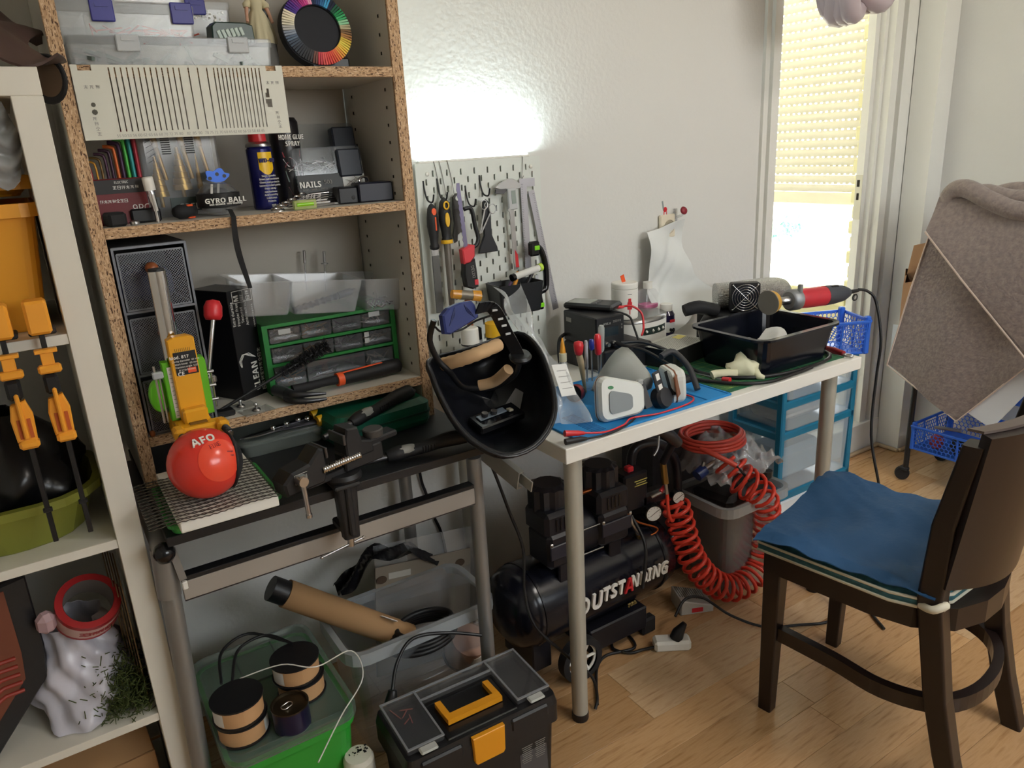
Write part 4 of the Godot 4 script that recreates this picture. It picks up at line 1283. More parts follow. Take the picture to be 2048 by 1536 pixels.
	part(b, "head", mat("hammer_head", "4a4b4e", 0.35, 0.8), t)
	b = B.new()
	for s in [-1, 1]:
		b.x = Transform3D()
		b.tube(spline(P3([0.012, 0.016 + s * 0.003, 0.008, 0.018, 0.016 + s * 0.006, 0.034, 0.04, 0.014 + s * 0.007, 0.05, 0.075, 0.01 + s * 0.006, 0.056]), 4), [0.012, 0.011, 0.01, 0.0092, 0.0085, 0.0078, 0.007, 0.0063, 0.0056, 0.005, 0.0044, 0.0038, 0.003], 8)
	part(b, "claw", M.hammer_head, t)
	# black bottle brush with a long wire handle
	t = thing("bottle_brush", "black spiral bristle brush on a long stick leaning on the cabinet", "brush", V(-0.345, Y, 0.22), 0)
	var a := V(-0.39, 0.856, 0.235)
	var e := V(-0.15, 0.945, 0.225)
	part(wb(t).tube(PackedVector3Array([a, e]), 0.0035, 8), "stick", M.black_cable, t)
	b = wb(t)
	var rng := RandomNumberGenerator.new()
	rng.seed = 77
	var dn := (e - a).normalized()
	for i in 420:
		var f := rng.randf()
		var c := a.lerp(e, 0.55 + 0.45 * f)
		var rv := V(rng.randf() - 0.5, rng.randf() - 0.5, rng.randf() - 0.5)
		rv = (rv - dn * rv.dot(dn)).normalized()
		var rr := 0.009 + 0.009 * f
		b.bar(c - rv * rr, c + rv * rr + dn * 0.004, 0.0009)
	var br := part(b, "bristles", M.black_rubber, t)
	br.set_meta("kind", "stuff")
	part(B.new().box(V(-0.045, 0.006, 0.025), V(0.05, 0.012, 0.03), 0.003), "handle", M.black_plastic, t)
	# clear suction hooks
	for k in 2:
		t = thing("clear_adhesive_hook", ["clear adhesive plate with a steel screw at the shelf edge", "clear adhesive plate with a steel screw behind the first"][k], "hook", [V(-0.325, Y, 0.262), V(-0.345, Y, 0.215)][k], 8)
		part(B.new().box(V(0, 0.001, 0), V(0.062, 0.002, 0.045), 0.0008), "plate", mat("clear_pad", "c9cdc8", 0.12, 0.0, 0.3), t)
		part(B.new().rings_lathe([Vector2(0, 0.002), Vector2(0.009, 0.002), Vector2(0.007, 0.005), Vector2(0.003, 0.006), Vector2(0.003, 0.013), Vector2(0.0042, 0.014), Vector2(0.003, 0.017), Vector2(0, 0.018)], 14), "screw", M.steel, t)
	# wood plug by the side panel
	single(B.new().at(V(-0.522, Y, 0.275)).lathe([Vector2(0, 0), Vector2(0.004, 0), Vector2(0.0055, 0.005), Vector2(0.004, 0.0105), Vector2(0, 0.012)], 12), "wooden_plug", M.knob_wood, "small round wooden knob lying by the left bookcase panel", "knob")
	drill_stand()

func drill_stand() -> void:
	var t := thing("drill_stand", "yellow and green drill guide with chrome column and red lever knob", "drill stand", V(-0.46, 0.847, 0.3), 0)
	var ye := mat("stand_yellow", "e8a51e", 0.4)
	var gr := mat("stand_green", "62b81e", 0.4)
	# column leans with the stand
	part(wb(t).tube(P3([-0.4675, 0.93, 0.325, -0.467, 1.158, 0.325]), 0.0155, 24), "column", M.chrome, t)
	part(wb(t).tube(P3([-0.467, 1.156, 0.325, -0.467, 1.162, 0.325]), 0.0135, 20), "column_cap", M.black_plastic, t)
	var b := wb(t)
	b.x = b.x * Transform3D(Basis(), V(-0.456, 0.895, 0.358))
	b.prism(P2([-0.0225, 0, 0.0225, 0, 0.0225, 0.146, 0.012, 0.151, -0.012, 0.151, -0.0225, 0.146]), 0.024, 0.002)
	var bd := part(b, "carriage", ye, t)
	part(wb(t).box(V(-0.454, 0.998, 0.3705), V(0.037, 0.042, 0.001)), "rating_plate", M.black_plastic, bd)
	words("Mod. 817", 0.0075, M.white_print, bd, V(-0.004, 0.163, 0.0715), Vector3.ZERO, "Droid Sans", true)
	for k in 4: words(["Clamp diameter  43 mm", "Work travel   60 mm", "Precision angle  0,05", "Ø 210x340mm"][k], 0.0042, M.white_print, bd, V(0.006, 0.156 - k * 0.0056, 0.0715))
	words("CE", 0.01, M.white_print, bd, V(-0.005, 0.1325, 0.0715), Vector3.ZERO, "Droid Sans", true)
	part(wb(t).box(V(-0.446, 0.984, 0.3712), V(0.014, 0.009, 0.0006), 0.0002), "orange_sticker", M.orange, bd)
	b = wb(t)
	for k in 9: b.box(V(-0.468 + k * 0.003, 1.0225, 0.3702), V(0.0008, 0.006, 0.0006))
	part(b, "embossed_print", mat("olive_print", "6c5a1c", 0.7), bd)
	# green side rails with rulers
	for s in [-1, 1]:
		b = wb(t)
		b.x = b.x * Transform3D(Basis(), V(-0.456 + s * 0.0295, 0.893, 0.345))
		b.prism(P2([-0.007, 0, 0.007, 0, 0.007, 0.1, 0.004, 0.108, -0.007, 0.108]), 0.024, 0.0015)
		part(b, "green_rail", gr, t)
	b = wb(t)
	b.x = b.x * Transform3D(Basis.from_euler(V(0, 0.3, 0)), V(-0.505, 0.94, 0.34))
	b.prism(ellipse(0.016, 0.03, 20), 0.01, 0.0015)
	part(b, "green_knob", gr, t)
	part(wb(t).box(V(-0.482, 0.945, 0.358), V(0.007, 0.095, 0.001)), "ruler", M.white_plastic, t)
	b = wb(t)
	for k in 12: b.box(V(-0.4815, 0.902 + k * 0.0078, 0.3588), V(0.004, 0.0006, 0.0004))
	part(b, "ruler_marks", M.black_plastic, t)
	b = wb(t)
	b.tube(P3([-0.506, 0.895, 0.362, -0.506, 1.0, 0.362]), 0.0022, 8)
	b.tube(P3([-0.5, 0.895, 0.362, -0.5, 0.985, 0.362]), 0.0016, 8)
	part(b, "stop_rod", M.steel, t)
	part(wb(t).box(V(-0.502, 0.983, 0.362), V(0.018, 0.012, 0.012), 0.002), "rod_clamp", mat("clear_block", "dfe6ea", 0.12, 0.0, 0.45), t)
	# lever with red knob at the right
	part(wb(t).tube(P3([-0.412, 0.955, 0.318, -0.382, 1.06, 0.3]), 0.0042, 12), "lever", M.chrome, t)
	b = wb(t)
	b.x = b.x * Transform3D(Basis.from_euler(V(-0.15, 0.4, -0.27)), V(-0.384, 1.052, 0.301))
	b.lathe([Vector2(0, 0), Vector2(0.0135, 0.001), Vector2(0.0165, 0.008), Vector2(0.0165, 0.026), Vector2(0.012, 0.036), Vector2(0, 0.039)], 10, 1)
	part(b, "lever_knob", M.red_plastic, t)
	b = wb(t)
	b.box(V(-0.411, 0.948, 0.325), V(0.02, 0.014, 0.016), 0.003)
	part(b, "lever_hub", M.steel, t)
	b = wb(t)
	for y in [0.968, 0.942, 0.915]: b.tube(P3([-0.424, y, 0.345, -0.407, y, 0.345]), 0.0032, 10)
	b.tube(P3([-0.412, 0.9, 0.345, -0.412, 0.97, 0.345]), 0.002, 8)
	part(b, "bolt", M.steel, t)
	# forked foot with two spring pins
	b = wb(t)
	b.box(V(-0.456, 0.884, 0.4), V(0.09, 0.018, 0.03), 0.004)
	b.box(V(-0.456, 0.9, 0.37), V(0.042, 0.034, 0.04), 0.004)
	b.box(V(-0.46, 0.866, 0.29), V(0.06, 0.038, 0.06), 0.003)
	b.box(V(-0.46, 0.884, 0.34), V(0.06, 0.016, 0.1), 0.003)
	for s in [-1, 1]: b.box(V(-0.456 + s * 0.036, 0.886, 0.415), V(0.02, 0.022, 0.03), 0.005)
	part(b, "foot", ye, t)
	part(wb(t).box(V(-0.456, 0.8945, 0.398), V(0.03, 0.002, 0.012), 0.0005), "slot_shadow", mat("stand_shadow", "7a5410", 0.7), t)  # shadow on the foot, painted as a dark brown strip
	for s in [-1, 1]:
		var c := V(-0.456 + s * 0.036, 0.886, 0.425)
		part(wb(t).tube(PackedVector3Array([c, c + V(0.004, -0.006, 0.026)]), 0.0055, 12), "spring_pin", M.black_plastic, t)
		b = wb(t)
		b.tube(helix(c + V(0.0005, -0.001, 0.004), c + V(0.004, -0.005, 0.024), 0.006, 6, 10), 0.0008, 5)
		part(b, "spring", M.dark_steel, t)
		part(wb(t).tube(PackedVector3Array([c + V(0.004, -0.006, 0.026), c + V(0.0045, -0.007, 0.03)]), 0.0052, 12), "screw_tip", M.chrome, t)

func bench_items() -> void:
	var Y := 0.75
	# green tray, white foam board, expanded metal sheet, red ball: stacked at the front left corner
	var b := B.new()
	b.at(V(-0.455, Y, 0.43))
	tub(b, 0.185, 0.19, 0.175, 0.18, 0.02, 0.004, 0.012, 0.002, 0.006)
	single(b, "green_tray", M.green_plastic, "shallow bright green plastic tray under the white board", "tray")
	single(B.new().box(V(-0.4565, 0.7805, 0.444), V(0.157, 0.019, 0.242), 0.0015), "white_board", mat("foam_white", "e4e1d8", 0.7), "thick white board lying on the green tray below the metal mesh", "board")
	b = B.new()
	var x0 := -0.58
	var x1 := -0.376
	var z0 := 0.365
	var z1 := 0.567
	var nz := 30
	var nx := 17
	for r in nz + 1:
		var pts := PackedVector3Array()
		for k in nx * 2 + 1:
			var zz := z0 + (z1 - z0) * (r + (0.5 if k % 2 else 0.0) * (1.0 if r % 2 == 0 else -1.0)) / nz
			pts.append(V(x0 + (x1 - x0) * k / (nx * 2.0), 0.7925 + 0.0012 * sin(k * 0.3), zz))
		for k in pts.size() - 1: b.bar(pts[k], pts[k + 1], 0.0016, 0.001)
	var em := single(b, "expanded_metal_sheet", mat("mesh_steel", "5a5650", 0.45, 0.6), "dark expanded metal mesh sheet lying on the white board", "metal mesh")
	em.set_meta("kind", "stuff")
	var t := thing("fire_ball", "glossy red ball with black underside resting on the metal mesh", "ball", V(-0.472, 0.7935, 0.495))
	var pr := []
	for k in 17: pr.append(Vector2(0.0595 * sin(PI * k / 16.0), 0.0595 - 0.0595 * cos(PI * k / 16.0)))
	part(B.new().lathe(pr, 36), "shell", mat("ball_red", "e03a2e", 0.22), t)
	# raised cap patch and black band on the far right side
	b = B.new()
	b.x = Transform3D(Basis.from_euler(V(1.25, 0.35, 0)), V(0, 0.0595, 0))
	var cap := []
	for k in 8: cap.append(Vector2(0.0603 * sin(0.62 - 0.62 * k / 7.0), 0.0603 * cos(0.62 - 0.62 * k / 7.0)))
	b.lathe(cap, 30)
	part(b, "front_patch", mat("ball_orange_red", "ee5038", 0.2), t)
	b = B.new()
	b.x = Transform3D(Basis.from_euler(V(0.5, 0.0, -1.75)), V(0, 0.0595, 0))
	cap = []
	for k in 9: cap.append(Vector2(0.0605 * sin(0.86 - 0.86 * k / 8.0), 0.0605 * cos(0.86 - 0.86 * k / 8.0)))
	b.lathe(cap, 30)
	b.tube(ring_y(ellipse(0.0455, 0.0455, 30), 0.04), 0.003, 8, false, true)
	part(b, "black_cap", M.black_rubber, t)
	var tip := V(-0.008, 0.113, 0.03)
	words("AFO", 0.02, M.white_print, t, V(0.0, 0.1095, 0.03), V(-58, 6, 4), "Droid Sans", true, "lettering", false, 0.004)
	words("FIRE", 0.01, M.red_dark, t, V(0.014, 0.1, 0.0405), V(-48, 16, 4), "Droid Sans", false, "lettering", false, 0.003)
	b = B.new()
	for k in 2:
		for i in 7: b.at(V(0.018 + i * 0.0034, 0.0895 - k * 0.006 - i * 0.0011, 0.0465 - i * 0.0011 + k * 0.002), V(-30, 24, -12)).box(Vector3.ZERO, V(0.0026, 0.0022, 0.004))
	part(b, "fine_print", M.red_dark, t)
	# bench vise clamped on the front edge
	t = thing("bench_vise", "black cast iron table vise clamped to the front of the black desk", "vise", V(-0.25, 0.63, 0.515), 0)
	var iron := mat("cast_iron", "1a1a1c", 0.5)
	b = wb(t)
	b.x = b.x * Transform3D(Basis.from_euler(V(0, 0, 0)), V(-0.25, 0, 0.527))
	b.loft([ring_y(rrect(0.03, 0.026, 0.006), 0.652), ring_y(rrect(0.04, 0.032, 0.007), 0.755), ring_y(rrect(0.044, 0.036, 0.007), 0.765)], true, true, -1)
	b.box(V(0, 0.71, 0.016), V(0.012, 0.1, 0.012), 0.003)
	part(b, "clamp_post", iron, t)
	part(wb(t).box(V(-0.25, 0.665, 0.5), V(0.03, 0.014, 0.06), 0.003), "clamp_arm", iron, t)
	part(wb(t).box(V(-0.25, 0.7605, 0.5), V(0.05, 0.0085, 0.1), 0.003), "clamp_pad", iron, t)
	part(wb(t).tube(P3([-0.25, 0.672, 0.48, -0.25, 0.728, 0.48]), 0.007, 12), "clamp_screw", M.steel, t)
	b = wb(t)
	b.tube(P3([-0.252, 0.632, 0.527, -0.251, 0.653, 0.527]), 0.0065, 12)
	part(b, "screw_head", M.steel, t)
	b = wb(t)
	b.tube(P3([-0.312, 0.632, 0.535, -0.226, 0.64, 0.525]), 0.0018, 8)
	for p in [V(-0.312, 0.632, 0.535), V(-0.226, 0.64, 0.525)]: b.at(p - t.position).lathe([Vector2(0, -0.004), Vector2(0.0038, 0), Vector2(0, 0.004)], 10)
	part(b, "tommy_bar", M.steel, t)
	b = wb(t)
	b.x = b.x * Transform3D(Basis(), V(-0.245, 0.765, 0.515))
	b.rings_lathe([Vector2(0, 0), Vector2(0.032, 0), Vector2(0.034, 0.006), Vector2(0.031, 0.014), Vector2(0, 0.014)], 28)
	part(b, "swivel_base", iron, t)
	var R := Basis.from_euler(V(0, 0.22, 0.03))
	var c := V(-0.235, 0.782, 0.51)
	var vx := t.transform.affine_inverse() * Transform3D(R, c)
	b = B.new(); b.x = vx
	b.box(V(0.03, 0.015, 0), V(0.085, 0.034, 0.036), 0.003)
	b.box(V(0.07, 0.036, 0), V(0.08, 0.012, 0.034), 0.003)
	b.prism(P2([-0.008, 0.02, 0.05, 0.02, 0.05, 0.042, 0.028, 0.05, 0.022, 0.078, -0.002, 0.082, -0.008, 0.06]), 0.044, 0.003)
	part(b, "fixed_body", iron, t)
	b = B.new(); b.x = vx * Transform3D(Basis(), V(0.066, 0.042, 0))
	b.rings_lathe([Vector2(0, 0), Vector2(0.019, 0), Vector2(0.0195, 0.012), Vector2(0.0175, 0.014), Vector2(0, 0.014)], 26)
	part(b, "anvil", mat("anvil_grey", "4c4a48", 0.5, 0.4), t)
	b = B.new(); b.x = vx
	b.prism(P2([-0.135, 0.0, -0.06, 0.0, -0.052, 0.02, -0.052, 0.062, -0.062, 0.066, -0.085, 0.045, -0.12, 0.04, -0.138, 0.025]), 0.046, 0.004)
	b.box(V(-0.04, 0.0, 0.0), V(0.1, 0.014, 0.024), 0.002)
	part(b, "sliding_jaw", iron, t)
	b = B.new(); b.x = vx
	b.box(V(-0.05, 0.054, 0), V(0.005, 0.02, 0.05), 0.001); b.box(V(-0.011, 0.064, 0), V(0.005, 0.02, 0.05), 0.001)
	part(b, "jaw_plate", M.dark_steel, t)
	b = B.new(); b.x = vx
	var sp := []
	for k in 34: sp.append(Vector2(0.0075 if k % 2 else 0.006, k * 0.0024))
	b.x = vx * Transform3D(Basis.from_euler(V(0, 0, -PI / 2)), V(-0.062, 0.024, 0.021))
	b.rings_lathe(sp, 14)
	part(b, "lead_screw", M.chrome, t)
	b = B.new(); b.x = vx * Transform3D(Basis(), V(-0.11, 0.022, 0.03))
	b.tube(P3([0, 0.004, -0.01, 0, 0.004, 0.012]), 0.009, 14)
	b.tube(P3([0.0, 0.01, 0.006, -0.002, -0.058, 0.012]), [0.0052, 0.0042], 10)
	b.tube(P3([0.0, 0.004, 0.006, 0, 0.016, 0.006]), 0.0055, 12)
	b.tube(P3([-0.002, -0.062, 0.012, -0.002, -0.056, 0.012]), 0.0055, 12)
	part(b, "crank_handle", M.steel, t)
	b = B.new(); b.x = vx
	for l in [[-0.117, 0.035, -0.092, 0.035], [-0.117, 0.018, -0.092, 0.018], [-0.117, 0.018, -0.117, 0.035]]: b.bar(V(l[0], l[1], 0.0234), V(l[2], l[3], 0.0234), 0.0009, 0.0004)
	part(b, "badge_outline", M.white_print, t)
	b = B.new(); b.x = vx
	for k in 7: b.box(V(-0.114 + k * 0.0033, 0.0265, 0.0234), V(0.0022, 0.009, 0.0005))
	part(b, "badge_print", M.grey_print, t)
	# clear container with snips on it
	t = thing("clear_flat_box", "clear rectangular plastic box behind the vise under the snips", "storage box", V(-0.28, Y, 0.17), 0)
	part(tub(B.new(), 0.175, 0.2, 0.165, 0.19, 0.03, 0.0015, 0.014), "body", mat("frost", "aebbb6", 0.2, 0.0, 0.25), t)
	part(B.new().loft([ring_y(rrect(0.182, 0.207, 0.016), 0.028), ring_y(rrect(0.182, 0.207, 0.016), 0.033), ring_y(rrect(0.17, 0.195, 0.014), 0.036)], true, true, -1), "lid", M.frost, t)
	t = thing("tin_snips", "tin snips with black and yellow handles lying on the clear box", "snips", V(-0.25, 0.787, 0.24), 5)
	var steel2 := mat("snip_steel", "4e4d50", 0.3, 0.9)
	b = B.new()
	b.at(V(0, 0.004, 0), V(-90, 0, 0)).prism(P2([-0.115, 0, -0.09, 0.01, -0.05, 0.013, -0.03, 0.006, -0.03, -0.002]), 0.003, 0.0006)
	part(b, "blade", steel2, t)
	part(B.new().at(V(0, 0.008, 0.004), V(-90, 0, 6)).prism(P2([-0.112, 0, -0.085, -0.009, -0.05, -0.01, -0.025, -0.004, -0.025, 0.004]), 0.003, 0.0006), "blade", M.steel, t)
	b = B.new()
	b.bar(V(-0.05, 0.007, 0), V(0.05, 0.009, -0.006), 0.012, 0.006)
	b.bar(V(-0.05, 0.006, 0.003), V(0.05, 0.004, 0.014), 0.01, 0.006)
	part(b, "link", steel2, t)
	for p in [V(-0.045, 0.011, 0), V(-0.015, 0.012, 0), V(0.012, 0.013, -0.002), V(0.03, 0.012, 0.004)]: part(B.new().at(p).lathe([Vector2(0.006, -0.003), Vector2(0.006, 0.002), Vector2(0.004, 0.005), Vector2(0, 0.006)], 12), "bolt", M.chrome, t)
	for s in [0, 1]:
		var a := V(0.05, 0.01 - s * 0.004, -0.006 + s * 0.03)
		var e := a + V(0.12, 0.018 - s * 0.012, -0.004 + s * 0.022)
		var hd := part(B.new().tube(PackedVector3Array([a, a.lerp(e, 0.3), a.lerp(e, 0.9), e]), [0.009, 0.0115, 0.012, 0.009], 12), "handle", M.grip_black, t)
		b = B.new()
		b.tube(PackedVector3Array([a - V(0.006, 0, 0), a + V(0.012, 0.002, 0)]), 0.0122, 12)
		b.tube(PackedVector3Array([a.lerp(e, 0.85), a.lerp(e, 0.97)]), 0.0126, 12)
		part(b, "yellow_band", M.yellow, hd)
	# green case
	t = thing("green_tool_case", "dark green plastic carrying case lying at the back of the black desk", "case", V(-0.085, Y, 0.25), 6)
	part(B.new().loft([ring_y(rrect(0.22, 0.16, 0.02), 0.0), ring_y(rrect(0.23, 0.17, 0.02), 0.012), ring_y(rrect(0.23, 0.17, 0.02), 0.05), ring_y(rrect(0.205, 0.145, 0.02), 0.062)], true, true, -1), "shell", mat("case_green", "0f5a44", 0.4), t)
	part(B.new().loft([ring_y(rrect(0.234, 0.174, 0.021), 0.027), ring_y(rrect(0.234, 0.174, 0.021), 0.032)], true, true, -1), "seam", mat("case_seam", "0a3f30", 0.5), t)
	# two scrapers with grey and black grips
	for k in 2:
		t = thing("grip_tool", ["grey and black handled tool lying across the green case", "grey and black handled tool lying at the front of the black desk"][k], "hand tool", [V(-0.19, 0.79, 0.36), V(-0.17, 0.7515, 0.47)][k], [17, -7][k])
		t.rotation_degrees.z = [7, 2][k]
		part(B.new().tube(P3([-0.04, 0.012, 0, 0.04, 0.012, 0]), 0.006, 10), "shaft", M.dark_steel, t)
		b = B.new()
		b.tube(spline(P3([0.03, 0.012, 0, 0.06, 0.014, 0, 0.1, 0.012, 0, 0.15, 0.016, 0, 0.195, 0.014, 0, 0.2, 0.014, 0]), 3), [0.01, 0.0125, 0.0145, 0.0145, 0.0135, 0.0125, 0.012, 0.0125, 0.013, 0.0145, 0.0155, 0.0155, 0.015, 0.0145, 0.012, 0.008], 14)
		var g := part(b, "grip", M.grip_black, t)
		b = B.new()
		for q in [[0.04, 0.095, 0.013], [0.14, 0.19, 0.0145]]:
			b.x = Transform3D(Basis.from_scale(V((q[1] - q[0]) / 2, 0.0125, 0.0125)), V((q[0] + q[1]) / 2, 0.0165, 0.002))
			b.lathe([Vector2(0, -1), Vector2(0.7, -0.7), Vector2(1, 0), Vector2(0.7, 0.7), Vector2(0, 1)], 18)
		part(b, "grey_pad", mat("pad_grey", "8f8d86", 0.6), g)
		b = B.new()
		for i in 5: b.box(V(0.102 + i * 0.006, 0.0135, 0.0125), V(0.0022, 0.012, 0.003), 0.0005)
		part(b, "rib", M.black_rubber, g)

func pegboard() -> void:
	var w := 0.374
	var h := 0.56
	var px := 0.195
	var top := 1.3015
	var t := thing("pegboard", "white metal pegboard with rows of upright slots on the wall", "pegboard", V(px + w / 2, top - h, 0.012))
	var holes := []
	for r in 27:
		var y := h - 0.026 - r * 0.02
		for c in 9:
			if (r % 2) == 0 and c > 7: continue
			var x := (0.047 if r % 2 == 0 else 0.027) + c * 0.04
			holes.append(Rect2(x - 0.0025, y - 0.0075, 0.005, 0.015))
	part(B.new().at(V(-w / 2, 0, 0.005)).plate(w, h, 0.004, holes), "board", mat("pegboard_white", "d5d9d2", 0.4), t)
	for s in [-1, 1]:
		for y in [0.02, h - 0.02]: part(B.new().box(V(s * (w / 2 - 0.02), y, -0.004), V(0.012, 0.012, 0.014)), "spacer", M.white_plastic, t)
	for s in [-1, 1]: part(B.new().at(V(s * 0.156, h - 0.026, 0.007), V(90, 0, 0)).lathe([Vector2(0.0055, 0), Vector2(0.0055, 0.002), Vector2(0.003, 0.004), Vector2(0, 0.0042)], 14), "screw", M.white_plastic, t)
	# LED tube on the upper edge, shining up the wall
	var l := thing("led_bar", "bright white LED light bar along the top edge of the pegboard", "lamp", V(px + w / 2 - 0.01, top, 0.012))
	part(B.new().box(V(0, 0.003, 0), V(0.33, 0.006, 0.014), 0.001), "housing", M.white_plastic, l)
	var em := mat("led_glow", "ffffff", 0.5)
	em.emission_enabled = true
	em.emission = Color("eafcff")
	em.emission_energy_multiplier = 6.0
	part(B.new().box(V(0, 0.0075, 0.001), V(0.32, 0.003, 0.01), 0.0005), "led_strip", em, l)
	for k in 2:
		var al := AreaLight3D.new()
		al.area_size = Vector2(0.16, 0.012)
		al.light_color = Color("e6fbff")
		al.light_energy = 0.15
		al.area_range = 6.0
		al.area_attenuation = 2.0
		al.shadow_enabled = true
		l.add_child(al)
		al.position = V(-0.08 + k * 0.16, 0.0105, 0.003)
		al.rotation_degrees = V(90, 0, 0)
	# hooks
	var hk := B.new()
	hk.tube(spline(P3([0, 0.035, 0, 0, 0.01, 0.004, 0.002, -0.012, 0.012, 0.006, -0.016, 0.03, 0.008, 0.002, 0.036]), 4), 0.0022, 8)
	var hmesh := hk.mesh()
	var hooks := [[0.2135, 1.225, "black pegboard hook holding the orange marked file"], [0.252, 1.228, "black pegboard hook holding the yellow handled file"], [0.332, 1.205, "black pegboard hook behind the folding saw"], [0.376, 1.228, "black pegboard hook holding the black scraper"]]
	for q in hooks:
		var o := MeshInstance3D.new()
		o.name = numbered("pegboard_hook")
		o.mesh = hmesh
		o.material_override = M.black_plastic
		add_child(o)
		o.position = V(q[0], q[1], 0.019)
		tag(o, q[2], "hook", "black hooks in the pegboard")
	# files
	for k in 2:
		var fx: float = [0.217, 0.253][k]
		var ft: float = [1.206, 1.218][k]
		var f := thing("hand_file", ["flat file with black and orange handle hanging on the pegboard", "round file with black and yellow handle hanging on the pegboard"][k], "file", V(fx, ft - 0.27, 0.045))
		var y := 0.27
		var b := B.new()
		var prof := [[0.0, 0.0], [0.004, 0.006], [0.012, 0.011], [0.035, 0.0145], [0.055, 0.0155], [0.085, 0.0115], [0.1, 0.0105], [0.106, 0.013], [0.112, 0.0125], [0.115, 0.008]]
		var rings := []
		for i in range(prof.size() - 1, -1, -1): rings.append(ring_y(ellipse(maxf(prof[i][1], 0.001) * (1.0 if k == 0 else 1.12), maxf(prof[i][1], 0.001) * 0.8, 18), y - prof[i][0]))
		b.loft(rings)
		var hd := part(b, "handle", M.grip_black, f)
		if k == 0:
			part(B.new().at(V(0.001, y - 0.02, 0.0105)).prism(ellipse(0.006, 0.0085, 16), 0.003).box(V(0.002, -0.03, 0.0015), V(0.004, 0.034, 0.0025), 0.001), "orange_inlay", M.orange, hd)
			part(B.new().box(V(0.0, 0.075, 0), V(0.02, 0.165, 0.0045), 0.0006), "blade", mat("file_steel", "5d5c5a", 0.45, 0.7), f)
			part(B.new().box(V(0.0, 0.15, 0), V(0.0205, 0.02, 0.0048), 0.0006), "bare_tang", M.steel, f)
		else:
			b = B.new()
			b.at(V(0, y - 0.02, 0.012)).tube(ring_z(ellipse(0.0065, 0.009, 18), 0.0), 0.0022, 8, false, true)
			b.at(V(0, y - 0.055, 0.0125)).prism(ellipse(0.0062, 0.018, 18), 0.004, 0.0008)
			b.at(V(0, y - 0.11, 0)).rings_lathe([Vector2(0.0125, -0.005), Vector2(0.0155, -0.004), Vector2(0.0155, 0.004), Vector2(0.0125, 0.005)], 18)
			part(b, "yellow_inlay", M.yellow, hd)
			part(B.new().at(V(0, 0, 0)).rings_lathe([Vector2(0, -0.005), Vector2(0.0075, -0.005), Vector2(0.009, 0.155), Vector2(0, 0.158)], 16), "blade", mat("file_rust", "7a746c", 0.5, 0.6), f)
	# flat steel multi-wrench with hooked jaw
	t = thing("wrecking_wrench", "dark flat steel wrench with hooked jaw hanging between file and saw", "wrench", V(0.296, 1.1, 0.033))
	part(B.new().prism(P2([-0.015, 0.0, -0.006, 0.004, -0.004, 0.02, 0.006, 0.026, 0.014, 0.02, 0.008, 0.04, 0.006, 0.07, 0.016, 0.1, 0.012, 0.118, 0.0, 0.124, -0.012, 0.115, -0.014, 0.08, -0.012, 0.05, -0.018, 0.02]), 0.005, 0.0008), "body", mat("forged", "4a4846", 0.4, 0.7), t)
	part(B.new().at(V(0.002, 0.112, 0.004)).prism(ellipse(0.007, 0.0065, 14), 0.001), "hole", M.pegboard_white, t)
	# folding saw with red handle
	t = thing("pruning_saw", "pull saw with red and black handle hanging on the pegboard", "saw", V(0.305, 0.98, 0.06))
	var bl := B.new()
	var tooth := PackedVector2Array()
	tooth.append(Vector2(-0.02, 0.27)); tooth.append(Vector2(-0.012, 0.27))
	tooth.append(Vector2(0.0, 0.1))
	for k in 20:
		tooth.append(Vector2(-0.0105 - (0.0024 if k % 2 else 0.0) - 0.0005 * k, 0.105 + k * 0.0078))
	bl.prism(tooth, 0.0014)
	part(bl, "blade", mat("saw_blade", "7a7490", 0.35, 0.6), t)
	part(B.new().tube(spline(P3([-0.004, 0.205, 0, 0.012, 0.207, 0, 0.02, 0.195, 0, 0.025, 0.16, 0, 0.032, 0.13, 0, 0.025, 0.112, 0, 0.005, 0.104, 0]), 3), 0.0055, 10), "guard", M.black_plastic, t)
	var hb := B.new()
	hb.prism(P2([-0.018, 0.008, 0.002, 0.0, 0.02, 0.005, 0.017, 0.05, 0.014, 0.078, -0.02, 0.07, -0.022, 0.04]), 0.022, 0.004)
	var hs := part(hb, "handle", M.grip_black, t)
	part(B.new().prism(P2([-0.023, 0.105, 0.004, 0.116, 0.015, 0.113, 0.013, 0.085, -0.002, 0.07, -0.02, 0.068]), 0.0235, 0.003), "red_collar", mat("saw_red", "d83a44", 0.4), hs)
	part(B.new().box(V(0.012, 0.018, 0.0115), V(0.011, 0.014, 0.002), 0.0006), "red_button", M.saw_red, hs)
	words("DELIXI", 0.0115, M.grey_print, hs, V(0.004, 0.046, 0.0112), V(0, 0, -84), "Droid Sans", false)
	# scraper and scissors on one hook
	t = thing("putty_scraper", "black plastic putty scraper hanging on the pegboard", "scraper", V(0.376, 1.066, 0.042))
	part(B.new().prism(P2([-0.031, 0, 0.029, 0, 0.027, 0.012, 0.012, 0.045, 0.012, 0.1, 0.009, 0.13, 0.0, 0.137, -0.009, 0.13, -0.012, 0.1, -0.011, 0.045, -0.028, 0.012]), 0.008, 0.0016), "body", mat("scraper_black", "17181f", 0.45), t)
	part(B.new().at(V(0, 0.122, 0.0042)).tube(ring_z(ellipse(0.005, 0.0065, 14), 0), 0.0012, 6, false, true), "hang_hole", M.white_plastic, t)
	t = thing("small_scissors", "small steel scissors hooked over the black scraper", "scissors", V(0.372, 1.118, 0.05))
	var sc := B.new()
